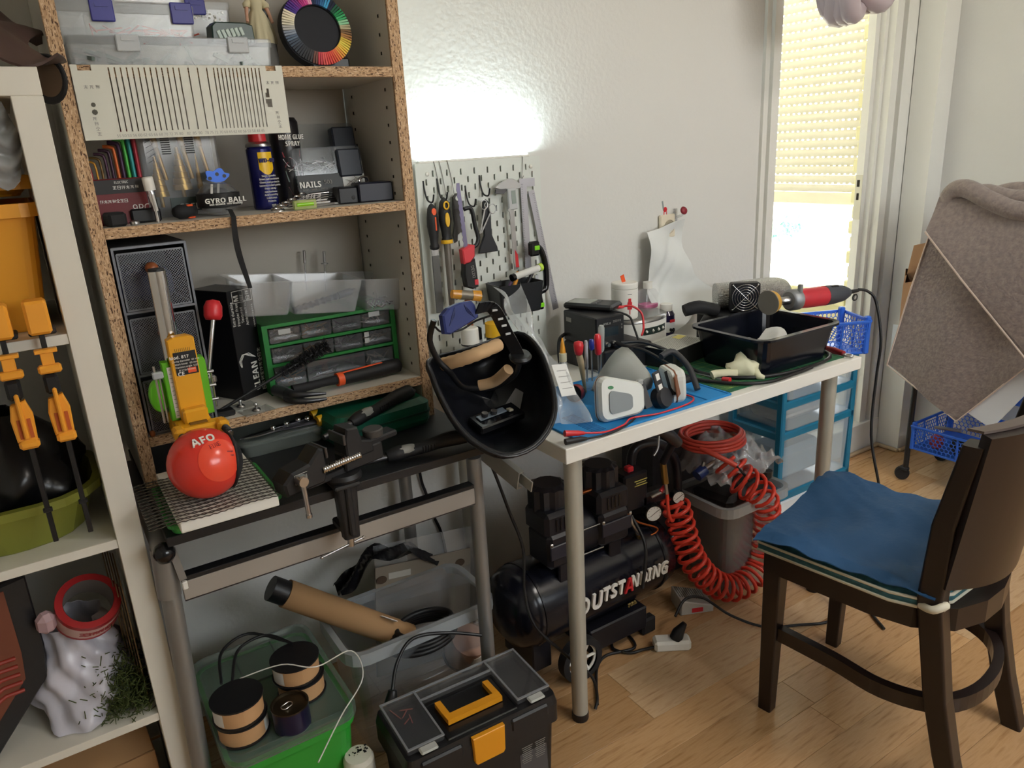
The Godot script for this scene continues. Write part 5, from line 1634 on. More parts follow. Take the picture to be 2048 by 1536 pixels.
	for s in 2:
		sc.at(Vector3.ZERO).tube(ring_z(ellipse(0.0105, 0.012, 18), 0.001 * s, [-0.006, 0.019][s], [0.072, 0.06][s]), 0.0016, 6, false, true)
		sc.bar(V([-0.004, 0.012][s], [0.06, 0.051][s], 0.001 * s), V(-0.022 + s * 0.002, 0.0, 0.001 * s), 0.0035, 0.0015, Vector3.BACK)
	part(sc, "body", M.steel, t)
	# digital caliper
	t = thing("digital_caliper", "steel digital caliper with grey display and red label hanging upright", "caliper", V(0.455, 1.012, 0.042))
	part(B.new().at(V(0.002, 0.11, 0), V(0, 0, 2)).box(Vector3.ZERO, V(0.014, 0.225, 0.003), 0.0004), "beam", M.steel, t)
	part(B.new().prism(P2([-0.05, 0.218, -0.03, 0.212, 0.03, 0.21, 0.032, 0.222, 0.01, 0.236, -0.01, 0.238, -0.035, 0.226]), 0.004, 0.0006), "fixed_jaw", M.steel, t)
	part(B.new().prism(P2([-0.048, 0.202, -0.022, 0.2, -0.012, 0.208, -0.012, 0.214, -0.046, 0.213]), 0.004, 0.0005), "sliding_jaw", M.dark_steel, t)
	var hsg := part(B.new().at(V(0.002, 0.185, 0.004), V(0, 0, 2)).box(Vector3.ZERO, V(0.028, 0.055, 0.008), 0.002), "display_housing", mat("caliper_grey", "b7b9bb", 0.4), t)
	part(B.new().at(V(0.004, 0.19, 0.0085), V(0, 0, 2)).box(Vector3.ZERO, V(0.013, 0.034, 0.001)), "display", mat("lcd", "8f9a94", 0.2), hsg)
	part(B.new().at(V(-0.011, 0.158, 0.003), V(90, 0, 0)).rings_lathe([Vector2(0, 0), Vector2(0.0045, 0), Vector2(0.0045, 0.006), Vector2(0, 0.006)], 14), "thumb_wheel", M.steel, t)
	part(B.new().prism(P2([0.004, 0.003, 0.015, 0.002, 0.012, 0.038, 0.003, 0.052]), 0.0036, 0.0003), "red_label", M.red_plastic, t)
	# two steel rulers / square and angle
	t = thing("try_square", "steel try square with wide head hanging beside the caliper", "square", V(0.512, 1.005, 0.028))
	part(B.new().at(V(-0.004, 0.118, 0), V(0, 0, 1)).box(Vector3.ZERO, V(0.02, 0.236, 0.0012)), "blade", mat("ruler_steel", "b4b3ba", 0.35, 0.7), t)
	part(B.new().box(V(0.006, 0.23, 0), V(0.05, 0.022, 0.0016)), "head", M.ruler_steel, t)
	var tk := B.new()
	for k in 46: tk.box(V(-0.011, 0.015 + k * 0.0047, 0.0009), V(0.004 if k % 5 else 0.007, 0.0007, 0.0004))
	part(tk, "tick_marks", M.dark_steel, t)
	t = thing("steel_ruler", "long steel ruler hanging slanted at the right of the pegboard", "ruler", V(0.597, 0.878, 0.03))
	t.rotation_degrees.z = 11.5
	part(B.new().box(V(0, 0.17, 0), V(0.0195, 0.345, 0.0011)), "blade", M.ruler_steel, t)
	tk = B.new()
	for k in 66: tk.box(V(0.0055, 0.02 + k * 0.0048, 0.0008), V(0.004 if k % 5 else 0.008, 0.0007, 0.0004))
	part(tk, "tick_marks", M.dark_steel, t)
	# wire loops over the board's top
	var wl := B.new()
	for q in [[0.247, 1.3, 0.26, 1.215], [0.262, 1.3, 0.275, 1.22], [0.285, 1.3, 0.3, 1.215], [0.512, 1.3, 0.507, 1.245]]: wl.at(Vector3.ZERO).tube(spline(P3([q[0], q[1] + 0.004, 0.012, q[0], q[1], 0.021, lerpf(q[0], q[2], 0.5), (q[1] + q[3]) / 2, 0.022, q[2] - 0.004, q[3], 0.026, q[2] + 0.004, q[3] + 0.008, 0.024]), 4), 0.0008, 5)
	single(wl, "wire_hanger", mat("thin_wire", "6a6a64", 0.4, 0.6), "thin bent wire loops hung over the top edge of the pegboard", "wire")
	# pen cup of the board with pens and a small torpedo level
	t = thing("pen_cup", "black open pen cup clipped to the pegboard", "cup", V(0.425, 0.905, 0.085), -4)
	part(tub(B.new(), 0.135, 0.085, 0.12, 0.07, 0.08, 0.003, 0.006), "cup", M.black_plastic, t)
	var pens := [["orange marker pen standing in the pen cup", "e2941e", V(0.405, 0.94, 0.09), V(0.44, 1.01, 0.085), 0.0055], ["white marker with black cap lying across the pen cup", "d9d8d2", V(0.42, 1.0, 0.095), V(0.505, 1.012, 0.085), 0.0095], ["black pen leaning in the pen cup", "1c1c20", V(0.44, 0.93, 0.08), V(0.487, 1.0, 0.08), 0.005], ["purple pencil leaning in the pen cup", "6a4a6c", V(0.39, 0.94, 0.08), V(0.43, 1.005, 0.08), 0.0035]]
	for k in 4:
		var q: Array = pens[k]
		var pn := thing("pen", q[0], "pen", q[2], 0, "pens in the pen cup")
		var a := Vector3.ZERO
		var e: Vector3 = q[3] - q[2]
		part(B.new().tube(PackedVector3Array([a, e]), q[4], 10), "barrel", mat("pen_%d" % k, q[1], 0.4), pn)
		part(B.new().tube(PackedVector3Array([a - e * 0.12, a]), [q[4] * 0.35, q[4]] if k != 1 else q[4] * 1.08, 10), "tip", M.black_plastic if k != 1 else M.black_gloss, pn)
		if k == 1: part(B.new().tube(PackedVector3Array([e, e * 1.12]), q[4] * 1.15, 12), "cap", mat("lime", "b9d84a", 0.4), pn)
	t = thing("torpedo_level", "black hand level with green vials hung on the pegboard corner", "spirit level", V(0.52, 0.895, 0.07))
	part(B.new().tube(spline(P3([-0.02, 0.18, 0, 0.003, 0.165, 0, 0.016, 0.13, 0.0, 0.02, 0.09, 0, 0.016, 0.055, 0, -0.006, 0.045, 0, -0.004, 0.02, 0, -0.002, 0.0, 0]), 3), 0.0085, 10), "frame", M.black_gloss, t)
	part(B.new().box(V(-0.017, 0.168, 0), V(0.034, 0.04, 0.016), 0.005), "head", M.black_gloss, t)
	for p in [V(-0.012, 0.17, 0.0085), V(-0.004, 0.012, 0.0085)]: part(B.new().box(p, V(0.016, 0.012, 0.003), 0.001), "vial", mat("vial_lime", "86dc2c", 0.2), t)
	part(B.new().box(V(-0.01, 0.07, -0.004), V(0.012, 0.05, 0.004), 0.001), "grey_insert", M.caliper_grey, t)
	# clear-faced mallet standing behind the helmet
	t = thing("amber_mallet", "small mallet with amber plastic faces standing below the files", "mallet", V(0.27, 0.84, 0.1))
	part(B.new().tube(P3([-0.02, 0.138, 0.0, 0.014, 0.132, 0.004]), 0.0125, 16), "head", mat("mallet_grey", "80786a", 0.45, 0.5), t)
	part(B.new().tube(P3([-0.042, 0.143, -0.003, -0.018, 0.138, 0.0]), [0.011, 0.0125], 16), "face", mat("amber_face", "e8a020", 0.15, 0.0, 0.7), t)
	part(B.new().tube(P3([0.012, 0.132, 0.004, 0.034, 0.128, 0.008]), [0.0135, 0.0145], 16), "face", M.amber_face, t)
	part(B.new().tube(P3([0.0, 0.125, 0.0, 0.01, -0.1, 0.0]), 0.008, 12), "handle", mat("mallet_wood", "8a4a20", 0.5), t)
	# bottles on the white desk's back left corner, seen through the helmet straps
	t = thing("white_bottle", "white plastic bottle with dark ring behind the welding helmet", "bottle", V(0.253, 0.735, 0.13))
	part(B.new().rings_lathe([Vector2(0, 0), Vector2(0.022, 0), Vector2(0.0235, 0.004), Vector2(0.0235, 0.118)], 24), "body", M.white_plastic, t)
	part(B.new().rings_lathe([Vector2(0.0238, 0.118), Vector2(0.0238, 0.122)], 24), "ring", M.black_plastic, t)
	part(B.new().rings_lathe([Vector2(0.0235, 0.122), Vector2(0.0225, 0.16), Vector2(0.02, 0.163), Vector2(0, 0.163)], 24), "cap", M.white_plastic, t)
	t = thing("yellow_jar", "dark jar with yellow lid behind the helmet straps", "jar", V(0.325, 0.735, 0.14))
	part(B.new().rings_lathe([Vector2(0, 0), Vector2(0.026, 0), Vector2(0.026, 0.13), Vector2(0, 0.13)], 20), "body", M.black_plastic, t)
	part(B.new().rings_lathe([Vector2(0.0262, 0.13), Vector2(0.0275, 0.13), Vector2(0.0275, 0.165), Vector2(0, 0.168)], 20), "lid", M.yellow, t)
	t = thing("label_bottle", "small black bottle with grey and red label behind the helmet", "bottle", V(0.285, 0.735, 0.105))
	part(B.new().rings_lathe([Vector2(0, 0), Vector2(0.016, 0), Vector2(0.016, 0.15), Vector2(0.008, 0.155), Vector2(0, 0.155)], 18), "body", M.black_plastic, t)
	part(B.new().rings_lathe([Vector2(0.0163, 0.09), Vector2(0.0163, 0.122)], 18), "label", mat("label_grey", "b0aeb0", 0.6), t)
	single(B.new().at(V(0.205, 0.735, 0.14)).rings_lathe([Vector2(0, 0), Vector2(0.018, 0), Vector2(0.018, 0.078), Vector2(0.013, 0.08), Vector2(0.013, 0.092), Vector2(0, 0.092)], 18), "black_pot", M.black_plastic, "little black pot at the back left corner of the white desk", "pot")
	helmet()

func helmet() -> void:
	var t := thing("welding_helmet", "black welding helmet lying open with its headband and blue neck pad", "helmet", V(0.09, 0.752, 0.53))
	var rim := spline(P3([-0.039, 0.942, 0.483, -0.042, 0.923, 0.500, -0.045, 0.887, 0.537, -0.038, 0.838, 0.585, -0.019, 0.805, 0.633, 0.019, 0.784, 0.665, 0.081, 0.786, 0.666, 0.139, 0.810, 0.643, 0.177, 0.843, 0.605, 0.210, 0.894, 0.532, 0.220, 0.930, 0.475, 0.204, 0.948, 0.434, 0.165, 0.930, 0.392, 0.087, 0.923, 0.395, 0.014, 0.933, 0.432]), 3, true)
	var c := V(0.088, 0.865, 0.53)
	var D := V(0.055, -0.07, -0.125)
	var outer := []
	var inner := []
	for q in [[1.0, 0.0], [1.0, 0.25], [0.96, 0.5], [0.88, 0.72], [0.72, 0.9], [0.45, 1.0], [0.15, 1.02]]:
		var ro := PackedVector3Array()
		var ri := PackedVector3Array()
		for p in rim:
			var o: Vector3 = c + (p - c) * q[0] + D * q[1]
			o.y = maxf(o.y, 0.756)
			ro.append(o - V(0.004, 0.001, 0.0) * (1.0 if p.x < 0.05 else 0.0))
			ri.append(c + (p - c) * (q[0] * 0.965) + D * (q[1] * 0.96) + V(0, 0.004, 0.0))
		outer.append(ro)
		inner.append(ri)
	outer.reverse()
	var b := wb(t)
	b.loft(outer + inner, true, true, 1)
	part(b, "shell", mat("helmet_black", "0e1016", 0.35), t)
	b = wb(t)
	b.tube(rim, 0.003, 6, false, true)
	part(b, "rim_bead", mat("helmet_rim", "1c1d22", 0.3), t)
	# lens cassette and its frame inside
	b = wb(t)
	b.x = b.x * Transform3D(Basis.from_euler(V(0.25, 0.1, 0.05)), V(0.105, 0.79, 0.49))
	b.box(V(0, 0, 0), V(0.115, 0.018, 0.05), 0.003)
	part(b, "filter_cassette", M.black_gloss, t)
	b = wb(t)
	b.x = b.x * Transform3D(Basis.from_euler(V(0.25, 0.1, 0.05)), V(0.105, 0.801, 0.484))
	b.box(V(-0.012, 0.002, 0.004), V(0.07, 0.003, 0.018), 0.001)
	part(b, "filter_window", mat("filter_glass", "5a6470", 0.1), t)
	b = wb(t)
	for k in 2: b.tube(P3([0.075 + k * 0.022, 0.803, 0.492, 0.075 + k * 0.022, 0.81, 0.494]), 0.007, 12)
	part(b, "filter_dial", M.dark_steel, t)
	part(wb(t).box(V(0.135, 0.803, 0.495), V(0.011, 0.005, 0.014), 0.001), "clip", mat("bone_clip", "8d8a7a", 0.6), t)
	b = wb(t)
	b.face([V(0.187, 0.826, 0.44), V(0.199, 0.816, 0.452), V(0.172, 0.782, 0.474), V(0.148, 0.797, 0.452)], V(-0.5, 0.3, 0.8))
	part(b, "warning_label", mat("label_pale", "7c7c80", 0.6), t)
	# headband
	part(wb(t).tube(spline(P3([-0.034, 1.028, 0.516, -0.04, 0.988, 0.503, -0.022, 0.943, 0.495, 0.002, 0.913, 0.494, 0.05, 0.862, 0.45, 0.1, 0.842, 0.428, 0.138, 0.84, 0.44, 0.159, 0.872, 0.484, 0.164, 0.907, 0.499]), 4), 0.006, 8), "headband", M.black_plastic, t)
	b = wb(t)
	var arm := spline(P3([0.04, 1.044, 0.553, 0.075, 1.04, 0.54, 0.1, 1.02, 0.524, 0.125, 0.98, 0.51, 0.155, 0.93, 0.5, 0.166, 0.9, 0.498]), 4)
	for k in arm.size() - 1: b.bar(arm[k], arm[k + 1] + (arm[k + 1] - arm[k]) * 0.1, 0.026, 0.003, V(0.5, 0.3, -0.8))
	part(b, "ratchet_strap", M.black_plastic, t)
	b = wb(t)
	for f in [[0.09, 1.03, 0.5315], [0.108, 1.008, 0.5215], [0.118, 0.992, 0.517], [0.13, 0.972, 0.511]]: b.box(V(f[0] - 0.0005, f[1], f[2] + 0.003), V(0.012, 0.0045, 0.002), 0.0005)
	part(b, "strap_slot", mat("slot_pale", "b9bcbc", 0.6), t)
	b = wb(t)
	b.x = b.x * Transform3D(Basis.from_euler(V(0.1, 0.9, 0.3)), V(0.165, 0.915, 0.5))
	b.rings_lathe([Vector2(0, -0.006), Vector2(0.022, -0.006), Vector2(0.024, 0), Vector2(0.02, 0.006), Vector2(0, 0.007)], 22)
	part(b, "pivot_knob", M.black_plastic, t)
	b = wb(t)
	b.tube(spline(P3([-0.034, 1.015, 0.52, -0.01, 0.998, 0.5, 0.03, 0.995, 0.5, 0.06, 1.01, 0.51, 0.085, 1.02, 0.53]), 4), 0.0022, 7)
	part(b, "cross_wire", M.black_cable, t)
	b = wb(t)
	var tan1 := spline(P3([0.0, 0.925, 0.472, 0.019, 0.938, 0.508, 0.05, 0.95, 0.53, 0.104, 0.955, 0.518]), 6)
	var rr := []
	for k in tan1.size(): rr.append(0.0135 + 0.0008 * sin(k * 2.4))
	b.tube(tan1, rr, 14)
	part(b, "sweat_band", mat("tan_cloth", "c2a078", 0.9), t)
	part(wb(t).tube(spline(P3([0.105, 0.846, 0.425, 0.13, 0.856, 0.449, 0.142, 0.889, 0.488]), 5), 0.012, 12), "chin_band", M.tan_cloth, t)
	# blue neck pad with moulded ripples
	b = wb(t)
	b.x = b.x * Transform3D(Basis.from_euler(V(-0.12, 0.22, 0.05)), V(0.0, 1.036, 0.548))
	b.prism(P2([-0.042, -0.024, -0.03, -0.028, 0.0, -0.023, 0.038, -0.016, 0.046, -0.012, 0.042, 0.012, 0.036, 0.02, 0.006, 0.023, -0.022, 0.02, -0.04, 0.01]), 0.016, 0.003)
	var pad := part(b, "neck_pad", mat("pad_blue", "27346e", 0.45), t)
	b = wb(t)
	b.x = b.x * Transform3D(Basis.from_euler(V(-0.12, 0.22, 0.05)), V(0.0, 1.036, 0.548))
	for s in [-1, 1]:
		for k in 3: b.tube(spline(P3([s * 0.012 + 0.002, 0.018, 0.0082, s * (0.016 + k * 0.003) + 0.002, 0.004, 0.0085, s * (0.026 + k * 0.003) + 0.002, -0.006 - k * 0.003, 0.0082]), 4), 0.0011, 5)
	part(b, "ripple", mat("pad_ripple", "1f2a5c", 0.5), pad)

func desk_items() -> void:
	var Y := 0.735
	# silicone soldering mat
	var t := thing("soldering_mat", "bright blue silicone work mat with moulded compartments on the white desk", "mat", V(0.465, Y, 0.44))
	part(B.new().box(V(0, 0.0015, 0), V(0.46, 0.003, 0.325), 0.001), "sheet", M.blue_mat, t)
	var b := B.new()
	for q in [[0, -0.1595, 0.46, 0.006], [0, 0.1595, 0.46, 0.006], [-0.227, 0, 0.006, 0.325], [0.227, 0, 0.006, 0.325], [0.0, -0.1, 0.46, 0.004], [0.155, 0.03, 0.004, 0.26], [0.19, -0.03, 0.07, 0.004], [0.19, 0.04, 0.07, 0.004]]: b.box(V(q[0], 0.0035, q[1]), V(q[2], 0.004, q[3]), 0.001)
	part(b, "ridges", M.blue_mat, t)
	b = B.new()
	for k in 16: b.box(V(-0.16, 0.0032, 0.03 + k * 0.0075), V(0.034, 0.0018, 0.0032))
	part(b, "slot_row", mat("mat_slot", "0d5a90", 0.8), t)
	# green cutting mat with printed lines
	t = thing("cutting_mat", "dark green cutting mat with fine printed lines under the black tub", "mat", V(0.93, Y, 0.44))
	part(B.new().box(V(0, 0.0012, 0), V(0.45, 0.0024, 0.295), 0.0008), "sheet", M.green_mat, t)
	b = B.new()
	var ln := mat("mat_lines", "8fa650", 0.8)
	for k in 12: b.bar(V(-0.195, 0.0025, 0.13), V(-0.195, 0.0025, 0.13) + V(cos(k * 0.29 + 0.0), 0, -sin(k * 0.29)) * 0.05, 0.0006, 0.0003)
	for k in 15: b.box(V(-0.21 + k * 0.03, 0.0025, 0), V(0.0005, 0.0003, 0.27))
	for k in 9: b.box(V(0, 0.0025, -0.13 + k * 0.03), V(0.42, 0.0003, 0.0005))
	var lo := part(b, "printed_lines", ln, t)
	lo.set_meta("kind", "stuff")
	# black gastronorm tub
	b = B.new()
	b.at(V(0.98, Y + 0.0025, 0.46))
	tub(b, 0.302, 0.242, 0.27, 0.21, 0.102, 0.003, 0.03, 0.012, 0.006)
	single(b, "black_tub", mat("tub_black", "10131c", 0.18), "glossy black rectangular food tub on the cutting mat", "tub")
	b = B.new()
	b.at(V(0.98, 0.743, 0.46)).sheet(func(u: float, v: float) -> Vector3: return V((u - 0.5) * 0.16 + 0.02 * sin(v * 5), 0.004 + 0.03 * absf(sin(u * 4.0 + v * 3.0)) + 0.03 * u, (v - 0.5) * 0.12), 12, 10, 0.001)
	single(b, "paper_towel", M.paper, "crumpled white paper towel inside the black tub", "paper")
	# crumpled latex glove and pipette in front of the tub
	b = B.new()
	var rng := RandomNumberGenerator.new()
	rng.seed = 19
	var rings := []
	for k in 9:
		var ring := PackedVector3Array()
		var f := k / 8.0
		var rad := 0.036 * sin(PI * (0.08 + 0.84 * f)) * (1.0 + 0.2 * sin(k * 2.1))
		for i in 14:
			var a := TAU * i / 14
			var rr := rad * (1.0 + 0.22 * sin(a * 3 + k) + 0.16 * (rng.randf() - 0.5))
			ring.append(V(-0.035 + 0.075 * f, 0.024 + maxf(rr * sin(a) * 0.8, -0.0225), 0.03 * f - 0.015 - rr * cos(a) * 0.8))
		rings.append(ring)
	b.at(V(0.82, 0.7378, 0.525)).loft(rings)
	b.tube(P3([-0.02, 0.012, 0.0, -0.06, 0.014, -0.03, -0.072, 0.01, -0.035]), [0.014, 0.01, 0.012], 10)
	b.tube(P3([0.02, 0.015, 0.02, 0.012, 0.007, 0.045, 0.02, 0.005, 0.055]), [0.014, 0.009, 0.005], 10)
	single(b, "latex_glove", mat("latex", "d8d6b6", 0.6), "crumpled cream latex glove lying against the black tub", "glove")
	t = thing("pipette", "thin clear pipette with a red bulb on the cutting mat", "pipette", V(0.745, 0.742, 0.50))
	part(B.new().tube(P3([0.0, 0.0, -0.075, 0.01, 0.0, 0.02]), [0.001, 0.0035], 8), "stem", M.clear_plastic, t)
	part(B.new().tube(P3([0.01, 0.001, 0.02, 0.014, 0.002, 0.04]), [0.0065, 0.0075], 12), "bulb", M.red_plastic, t)
	# peeler with red handle at the right end
	t = thing("red_peeler", "red handled cutter with steel end lying at the right desk end", "cutter", V(1.165, Y, 0.545))
	part(B.new().tube(P3([0.015, 0.008, -0.04, 0.005, 0.009, 0.0, -0.002, 0.008, 0.035]), [0.006, 0.009, 0.0075], 10), "handle", M.red_dark, t)
	part(B.new().at(V(-0.004, 0.006, 0.05), V(90, 0, 0)).tube(ring_z(ellipse(0.009, 0.013, 16), 0), 0.0032, 6, false, true), "ring", M.steel, t)
	part(B.new().tube(P3([0.016, 0.007, -0.07, 0.016, 0.008, -0.038]), 0.005, 8), "neck", M.black_plastic, t)
	# rotary tool lying across the tub rim
	t = thing("rotary_grinder", "red and grey straight grinder resting on the rim of the black tub", "power tool", V(1.03, 0.846, 0.42))
	var p0 := V(1.03, 0.88, 0.42)
	var p1 := V(1.33, 0.868, 0.45)
	var ax := (p1 - p0).normalized()
	var X := Transform3D(Basis(ax, Vector3.UP, ax.cross(Vector3.UP)).orthonormalized(), p0 - t.position)
	b = B.new(); b.x = X
	b.tube(P3([0.118, 0, 0, 0.13, 0, 0, 0.15, 0, 0, 0.225, 0, 0]), [0.024, 0.0275, 0.0285, 0.0285], 20)
	part(b, "red_body", mat("grinder_red", "c02836", 0.4), t)
	b = B.new(); b.x = X
	b.tube(P3([0.222, 0, 0, 0.26, 0, 0, 0.3, 0, 0, 0.325, 0, 0, 0.333, 0, 0]), [0.029, 0.028, 0.0235, 0.014, 0.008], 18)
	var gb := part(b, "grey_tail", mat("grinder_grey", "3c4048", 0.5), t)
	b = B.new(); b.x = X
	b.box(V(0.255, 0.026, 0.008), V(0.03, 0.006, 0.012), 0.002)
	part(b, "switch", M.black_plastic, gb)
	b = B.new(); b.x = X
	b.tube(P3([0.085, 0, 0, 0.09, 0, 0, 0.118, 0, 0]), [0.024, 0.03, 0.03], 24)
	b.box(V(0.112, 0.02, 0.014), V(0.012, 0.05, 0.012), 0.002)
	part(b, "clamp_collar", mat("collar_alu", "8f9194", 0.5, 0.7), t)
	b = B.new(); b.x = X
	b.tube(P3([0.03, 0, 0, 0.05, 0, 0, 0.052, 0, 0, 0.088, 0, 0]), [0.006, 0.006, 0.011, 0.012], 16)
	part(b, "chuck", M.steel, t)
	b = B.new(); b.x = X * Transform3D(Basis.from_euler(V(0, 0.15, 0.05)), Vector3.ZERO)
	b.tube(P3([0.012, 0, 0, 0.03, 0, 0]), [0.034, 0.03], 28)
	part(b, "yellow_pad", mat("pad_yellow", "c9983a", 0.6), t)
	b = B.new(); b.x = X * Transform3D(Basis.from_euler(V(0, 0.15, 0.05)), Vector3.ZERO)
	b.tube(P3([0.009, 0, 0, 0.012, 0, 0]), 0.034, 28)
	part(b, "sanding_disc", mat("sand_grey", "77736c", 0.95), t)
	# its tag and cord, falling from the desk end to the floor
	b = B.new(); b.x = X
	b.tube(P3([0.33, 0.0, 0, 0.37, 0.002, 0]), [0.007, 0.0045], 10)
	part(b, "strain_relief", M.black_rubber, t)
	b = B.new(); b.x = X * Transform3D(Basis(), V(0.358, -0.018, 0.0))
	b.prism(ellipse(0.012, 0.011, 10), 0.002)
	part(b, "tag", M.black_plastic, t)
	b = B.new(); b.x = X * Transform3D(Basis(), V(0.358, -0.018, 0.0015))
	for k in 4: b.bar(Vector3.RIGHT.rotated(Vector3.BACK, k * PI / 4) * -0.007, Vector3.RIGHT.rotated(Vector3.BACK, k * PI / 4) * 0.007, 0.0015, 0.0006)
	part(b, "tag_print", M.white_print, t)
	part(wb(t).tube(spline(P3([1.397, 0.87, 0.457, 1.425, 0.862, 0.47, 1.44, 0.83, 0.49, 1.435, 0.72, 0.52, 1.43, 0.6, 0.52, 1.4, 0.43, 0.54, 1.4, 0.28, 0.58, 1.44, 0.1, 0.6, 1.4, 0.01, 0.65, 1.2, 0.006, 0.7, 1.12, 0.006, 0.8]), 5), 0.0042, 8), "cord", M.black_cable, t)
	# fan with wire guard and its silver duct
	t = thing("fan", "black square cooling fan with chrome wire guard behind the tub", "fan", V(1.1, 0.828, 0.285), -36)
	part(B.new().at(V(0, 0.0425, 0)).loft([ring_z(rrect(0.085, 0.085, 0.006), -0.0125), ring_z(rrect(0.085, 0.085, 0.006), 0.0125)], true, true, -1), "housing", M.black_plastic, t)
	part(B.new().at(V(0, 0.0425, 0.0127), V(90, 0, 0)).rings_lathe([Vector2(0, 0), Vector2(0.039, 0), Vector2(0.039, 0.0006), Vector2(0, 0.0006)], 30), "rotor", mat("rotor_dark", "1c2430", 0.3), t)
	b = B.new()
	for k in 5: b.at(V(0, 0.0425, 0.017)).tube(ring_z(ellipse(0.0085 + k * 0.0075, 0.0085 + k * 0.0075, 28), 0), 0.0009, 5, false, true)
	for s in [-1, 1]: b.tube(P3([-0.036, -0.036 * s, 0, 0.036, 0.036 * s, 0]), 0.0012, 6)
	part(b, "wire_guard", M.chrome, t)
	for s in [V(-0.036, 0.079, 0.013), V(0.036, 0.079, 0.013), V(-0.036, 0.006, 0.013), V(0.036, 0.006, 0.013)]: part(B.new().at(s, V(90, 0, 0)).lathe([Vector2(0.003, 0), Vector2(0.003, 0.0015), Vector2(0, 0.003)], 10), "screw", M.chrome, t)
	b = B.new()
	var dl := spline(P3([1.08, 0.86, 0.19, 1.12, 0.862, 0.215, 1.2, 0.862, 0.235, 1.3, 0.852, 0.22, 1.4, 0.83, 0.17]), 16)
	var dr := []
	for k in dl.size(): dr.append(0.041 if k % 2 else 0.0385)
	b.tube(dl, dr, 22)
	var foil := mat("foil", "c9c9c6", 0.35, 0.8)
	bumpy(foil, noise_tex(0.08, [], 256, FastNoiseLite.TYPE_CELLULAR, 2, 16.0), 2.0, V(12, 12, 12))
	single(b, "foil_duct", foil, "crinkled silver foil duct bent behind the fan", "duct")
	# black holder behind the tub carrying the fan
	t = thing("black_stand", "black slotted box behind the tub that carries the fan", "box", V(1.11, Y, 0.22), 10)
	part(B.new().box(V(0, 0.044, 0), V(0.2, 0.088, 0.1), 0.004), "body", M.black_plastic, t)
	part(B.new().at(V(-0.11, 0.075, 0.0), V(0, 20, 12)).box(Vector3.ZERO, V(0.12, 0.012, 0.04), 0.003), "arm", M.black_plastic, t)
	single(B.new().tube(spline(P3([0.94, 0.84, 0.2, 0.98, 0.848, 0.22, 1.03, 0.835, 0.25]), 4), [0.018, 0.019, 0.02, 0.02, 0.02, 0.019, 0.018, 0.018, 0.016], 10), "black_cloth_roll", M.black_rubber, "rolled black cloth lying left of the fan", "cloth")
	# power supply with perforated lid
	t = thing("power_supply", "metal cased power supply with perforated top on the white desk", "power supply", V(0.8, Y, 0.3), 12)
	part(B.new().box(V(0, 0.026, 0), V(0.16, 0.052, 0.105), 0.001), "case", mat("psu_dark", "22221f", 0.5, 0.3), t)
	var hs := []
	for i in 20:
		for j in 12: hs.append(Rect2(0.008 + i * 0.0074, 0.008 + j * 0.0074, 0.0036, 0.0036))
	part(B.new().at(V(-0.082, 0.054, 0.0535), V(-90, 0, 0)).plate(0.164, 0.107, 0.0012, hs), "perforated_lid", mat("zinc_lid", "b9b8ae", 0.4, 0.4), t)
	part(B.new().at(V(0.055, 0.0549, -0.02), V(-90, 0, 0)).prism(P2([-0.02, -0.015, 0.022, -0.012, 0.02, 0.014, -0.016, 0.012]), 0.0004), "yellow_sticker", mat("sticker_yellow", "cfc26a", 0.6), t)
	# big black box, soldering unit on it, meter on top
	single(B.new().at(V(0.655, Y, 0.19)).box(V(0, 0.033, 0), V(0.17, 0.066, 0.18), 0.004), "black_power_box", mat("box_black", "141519", 0.45), "large matt black box under the soldering station", "box")
	t = thing("soldering_station", "black soldering station with dark display and cable connectors", "soldering station", V(0.617, 0.801, 0.175), -3)
	part(B.new().box(V(0, 0.0425, 0), V(0.092, 0.085, 0.155), 0.003), "case", M.black_plastic, t)
	var fp := part(B.new().box(V(0, 0.0425, 0.0785), V(0.09, 0.083, 0.003), 0.001), "front_panel", M.box_black, t)
	part(B.new().box(V(-0.002, 0.045, 0.0805), V(0.055, 0.024, 0.001)), "display", mat("dark_display", "1c2a34", 0.1), fp)
	words("WYZ.H", 0.008, M.grey_print, fp, V(-0.012, 0.067, 0.0806), Vector3.ZERO, "Droid Sans", true)
	b = B.new()
	for k in 4: glyph(b, V(0.011 + k * 0.007, 0.0705, 0.0806), 0.006, k)
	for k in 2: glyph(b, V(0.037, 0.058 - k * 0.008, 0.0806), 0.006, k + 3)
	part(b, "inscription", M.grey_print, fp)
	part(B.new().box(V(-0.0465, 0.062, -0.05), V(0.001, 0.012, 0.024)), "side_label", M.grey_print, t)
	for k in 2: part(B.new().at(V(-0.018 + k * 0.024, 0.013, 0.08), V(90, 0, 0)).rings_lathe([Vector2(0, 0), Vector2(0.0065, 0), Vector2(0.0065, 0.01), Vector2(0.005, 0.012), Vector2(0.005, 0.018), Vector2(0, 0.018)], 14), "connector", M.steel, t)
	part(B.new().tube(P3([0.006, 0.013, 0.098, 0.016, 0.008, 0.15]), [0.008, 0.006], 10), "plug", M.black_rubber, t)
	t = thing("multimeter", "flat black multimeter with grey screen lying on the soldering station", "multimeter", V(0.645, 0.887, 0.14), 26)
	part(B.new().box(V(0, 0.009, 0), V(0.075, 0.018, 0.15), 0.006), "case", M.black_plastic, t)
	part(B.new().box(V(0, 0.0183, -0.03), V(0.058, 0.001, 0.07)), "screen", mat("meter_screen", "8c9088", 0.2), t)
	for k in 4: part(B.new().box(V(-0.022 + k * 0.014, 0.0185, 0.022), V(0.009, 0.002, 0.006), 0.0008), "button", M.dark_steel, t)
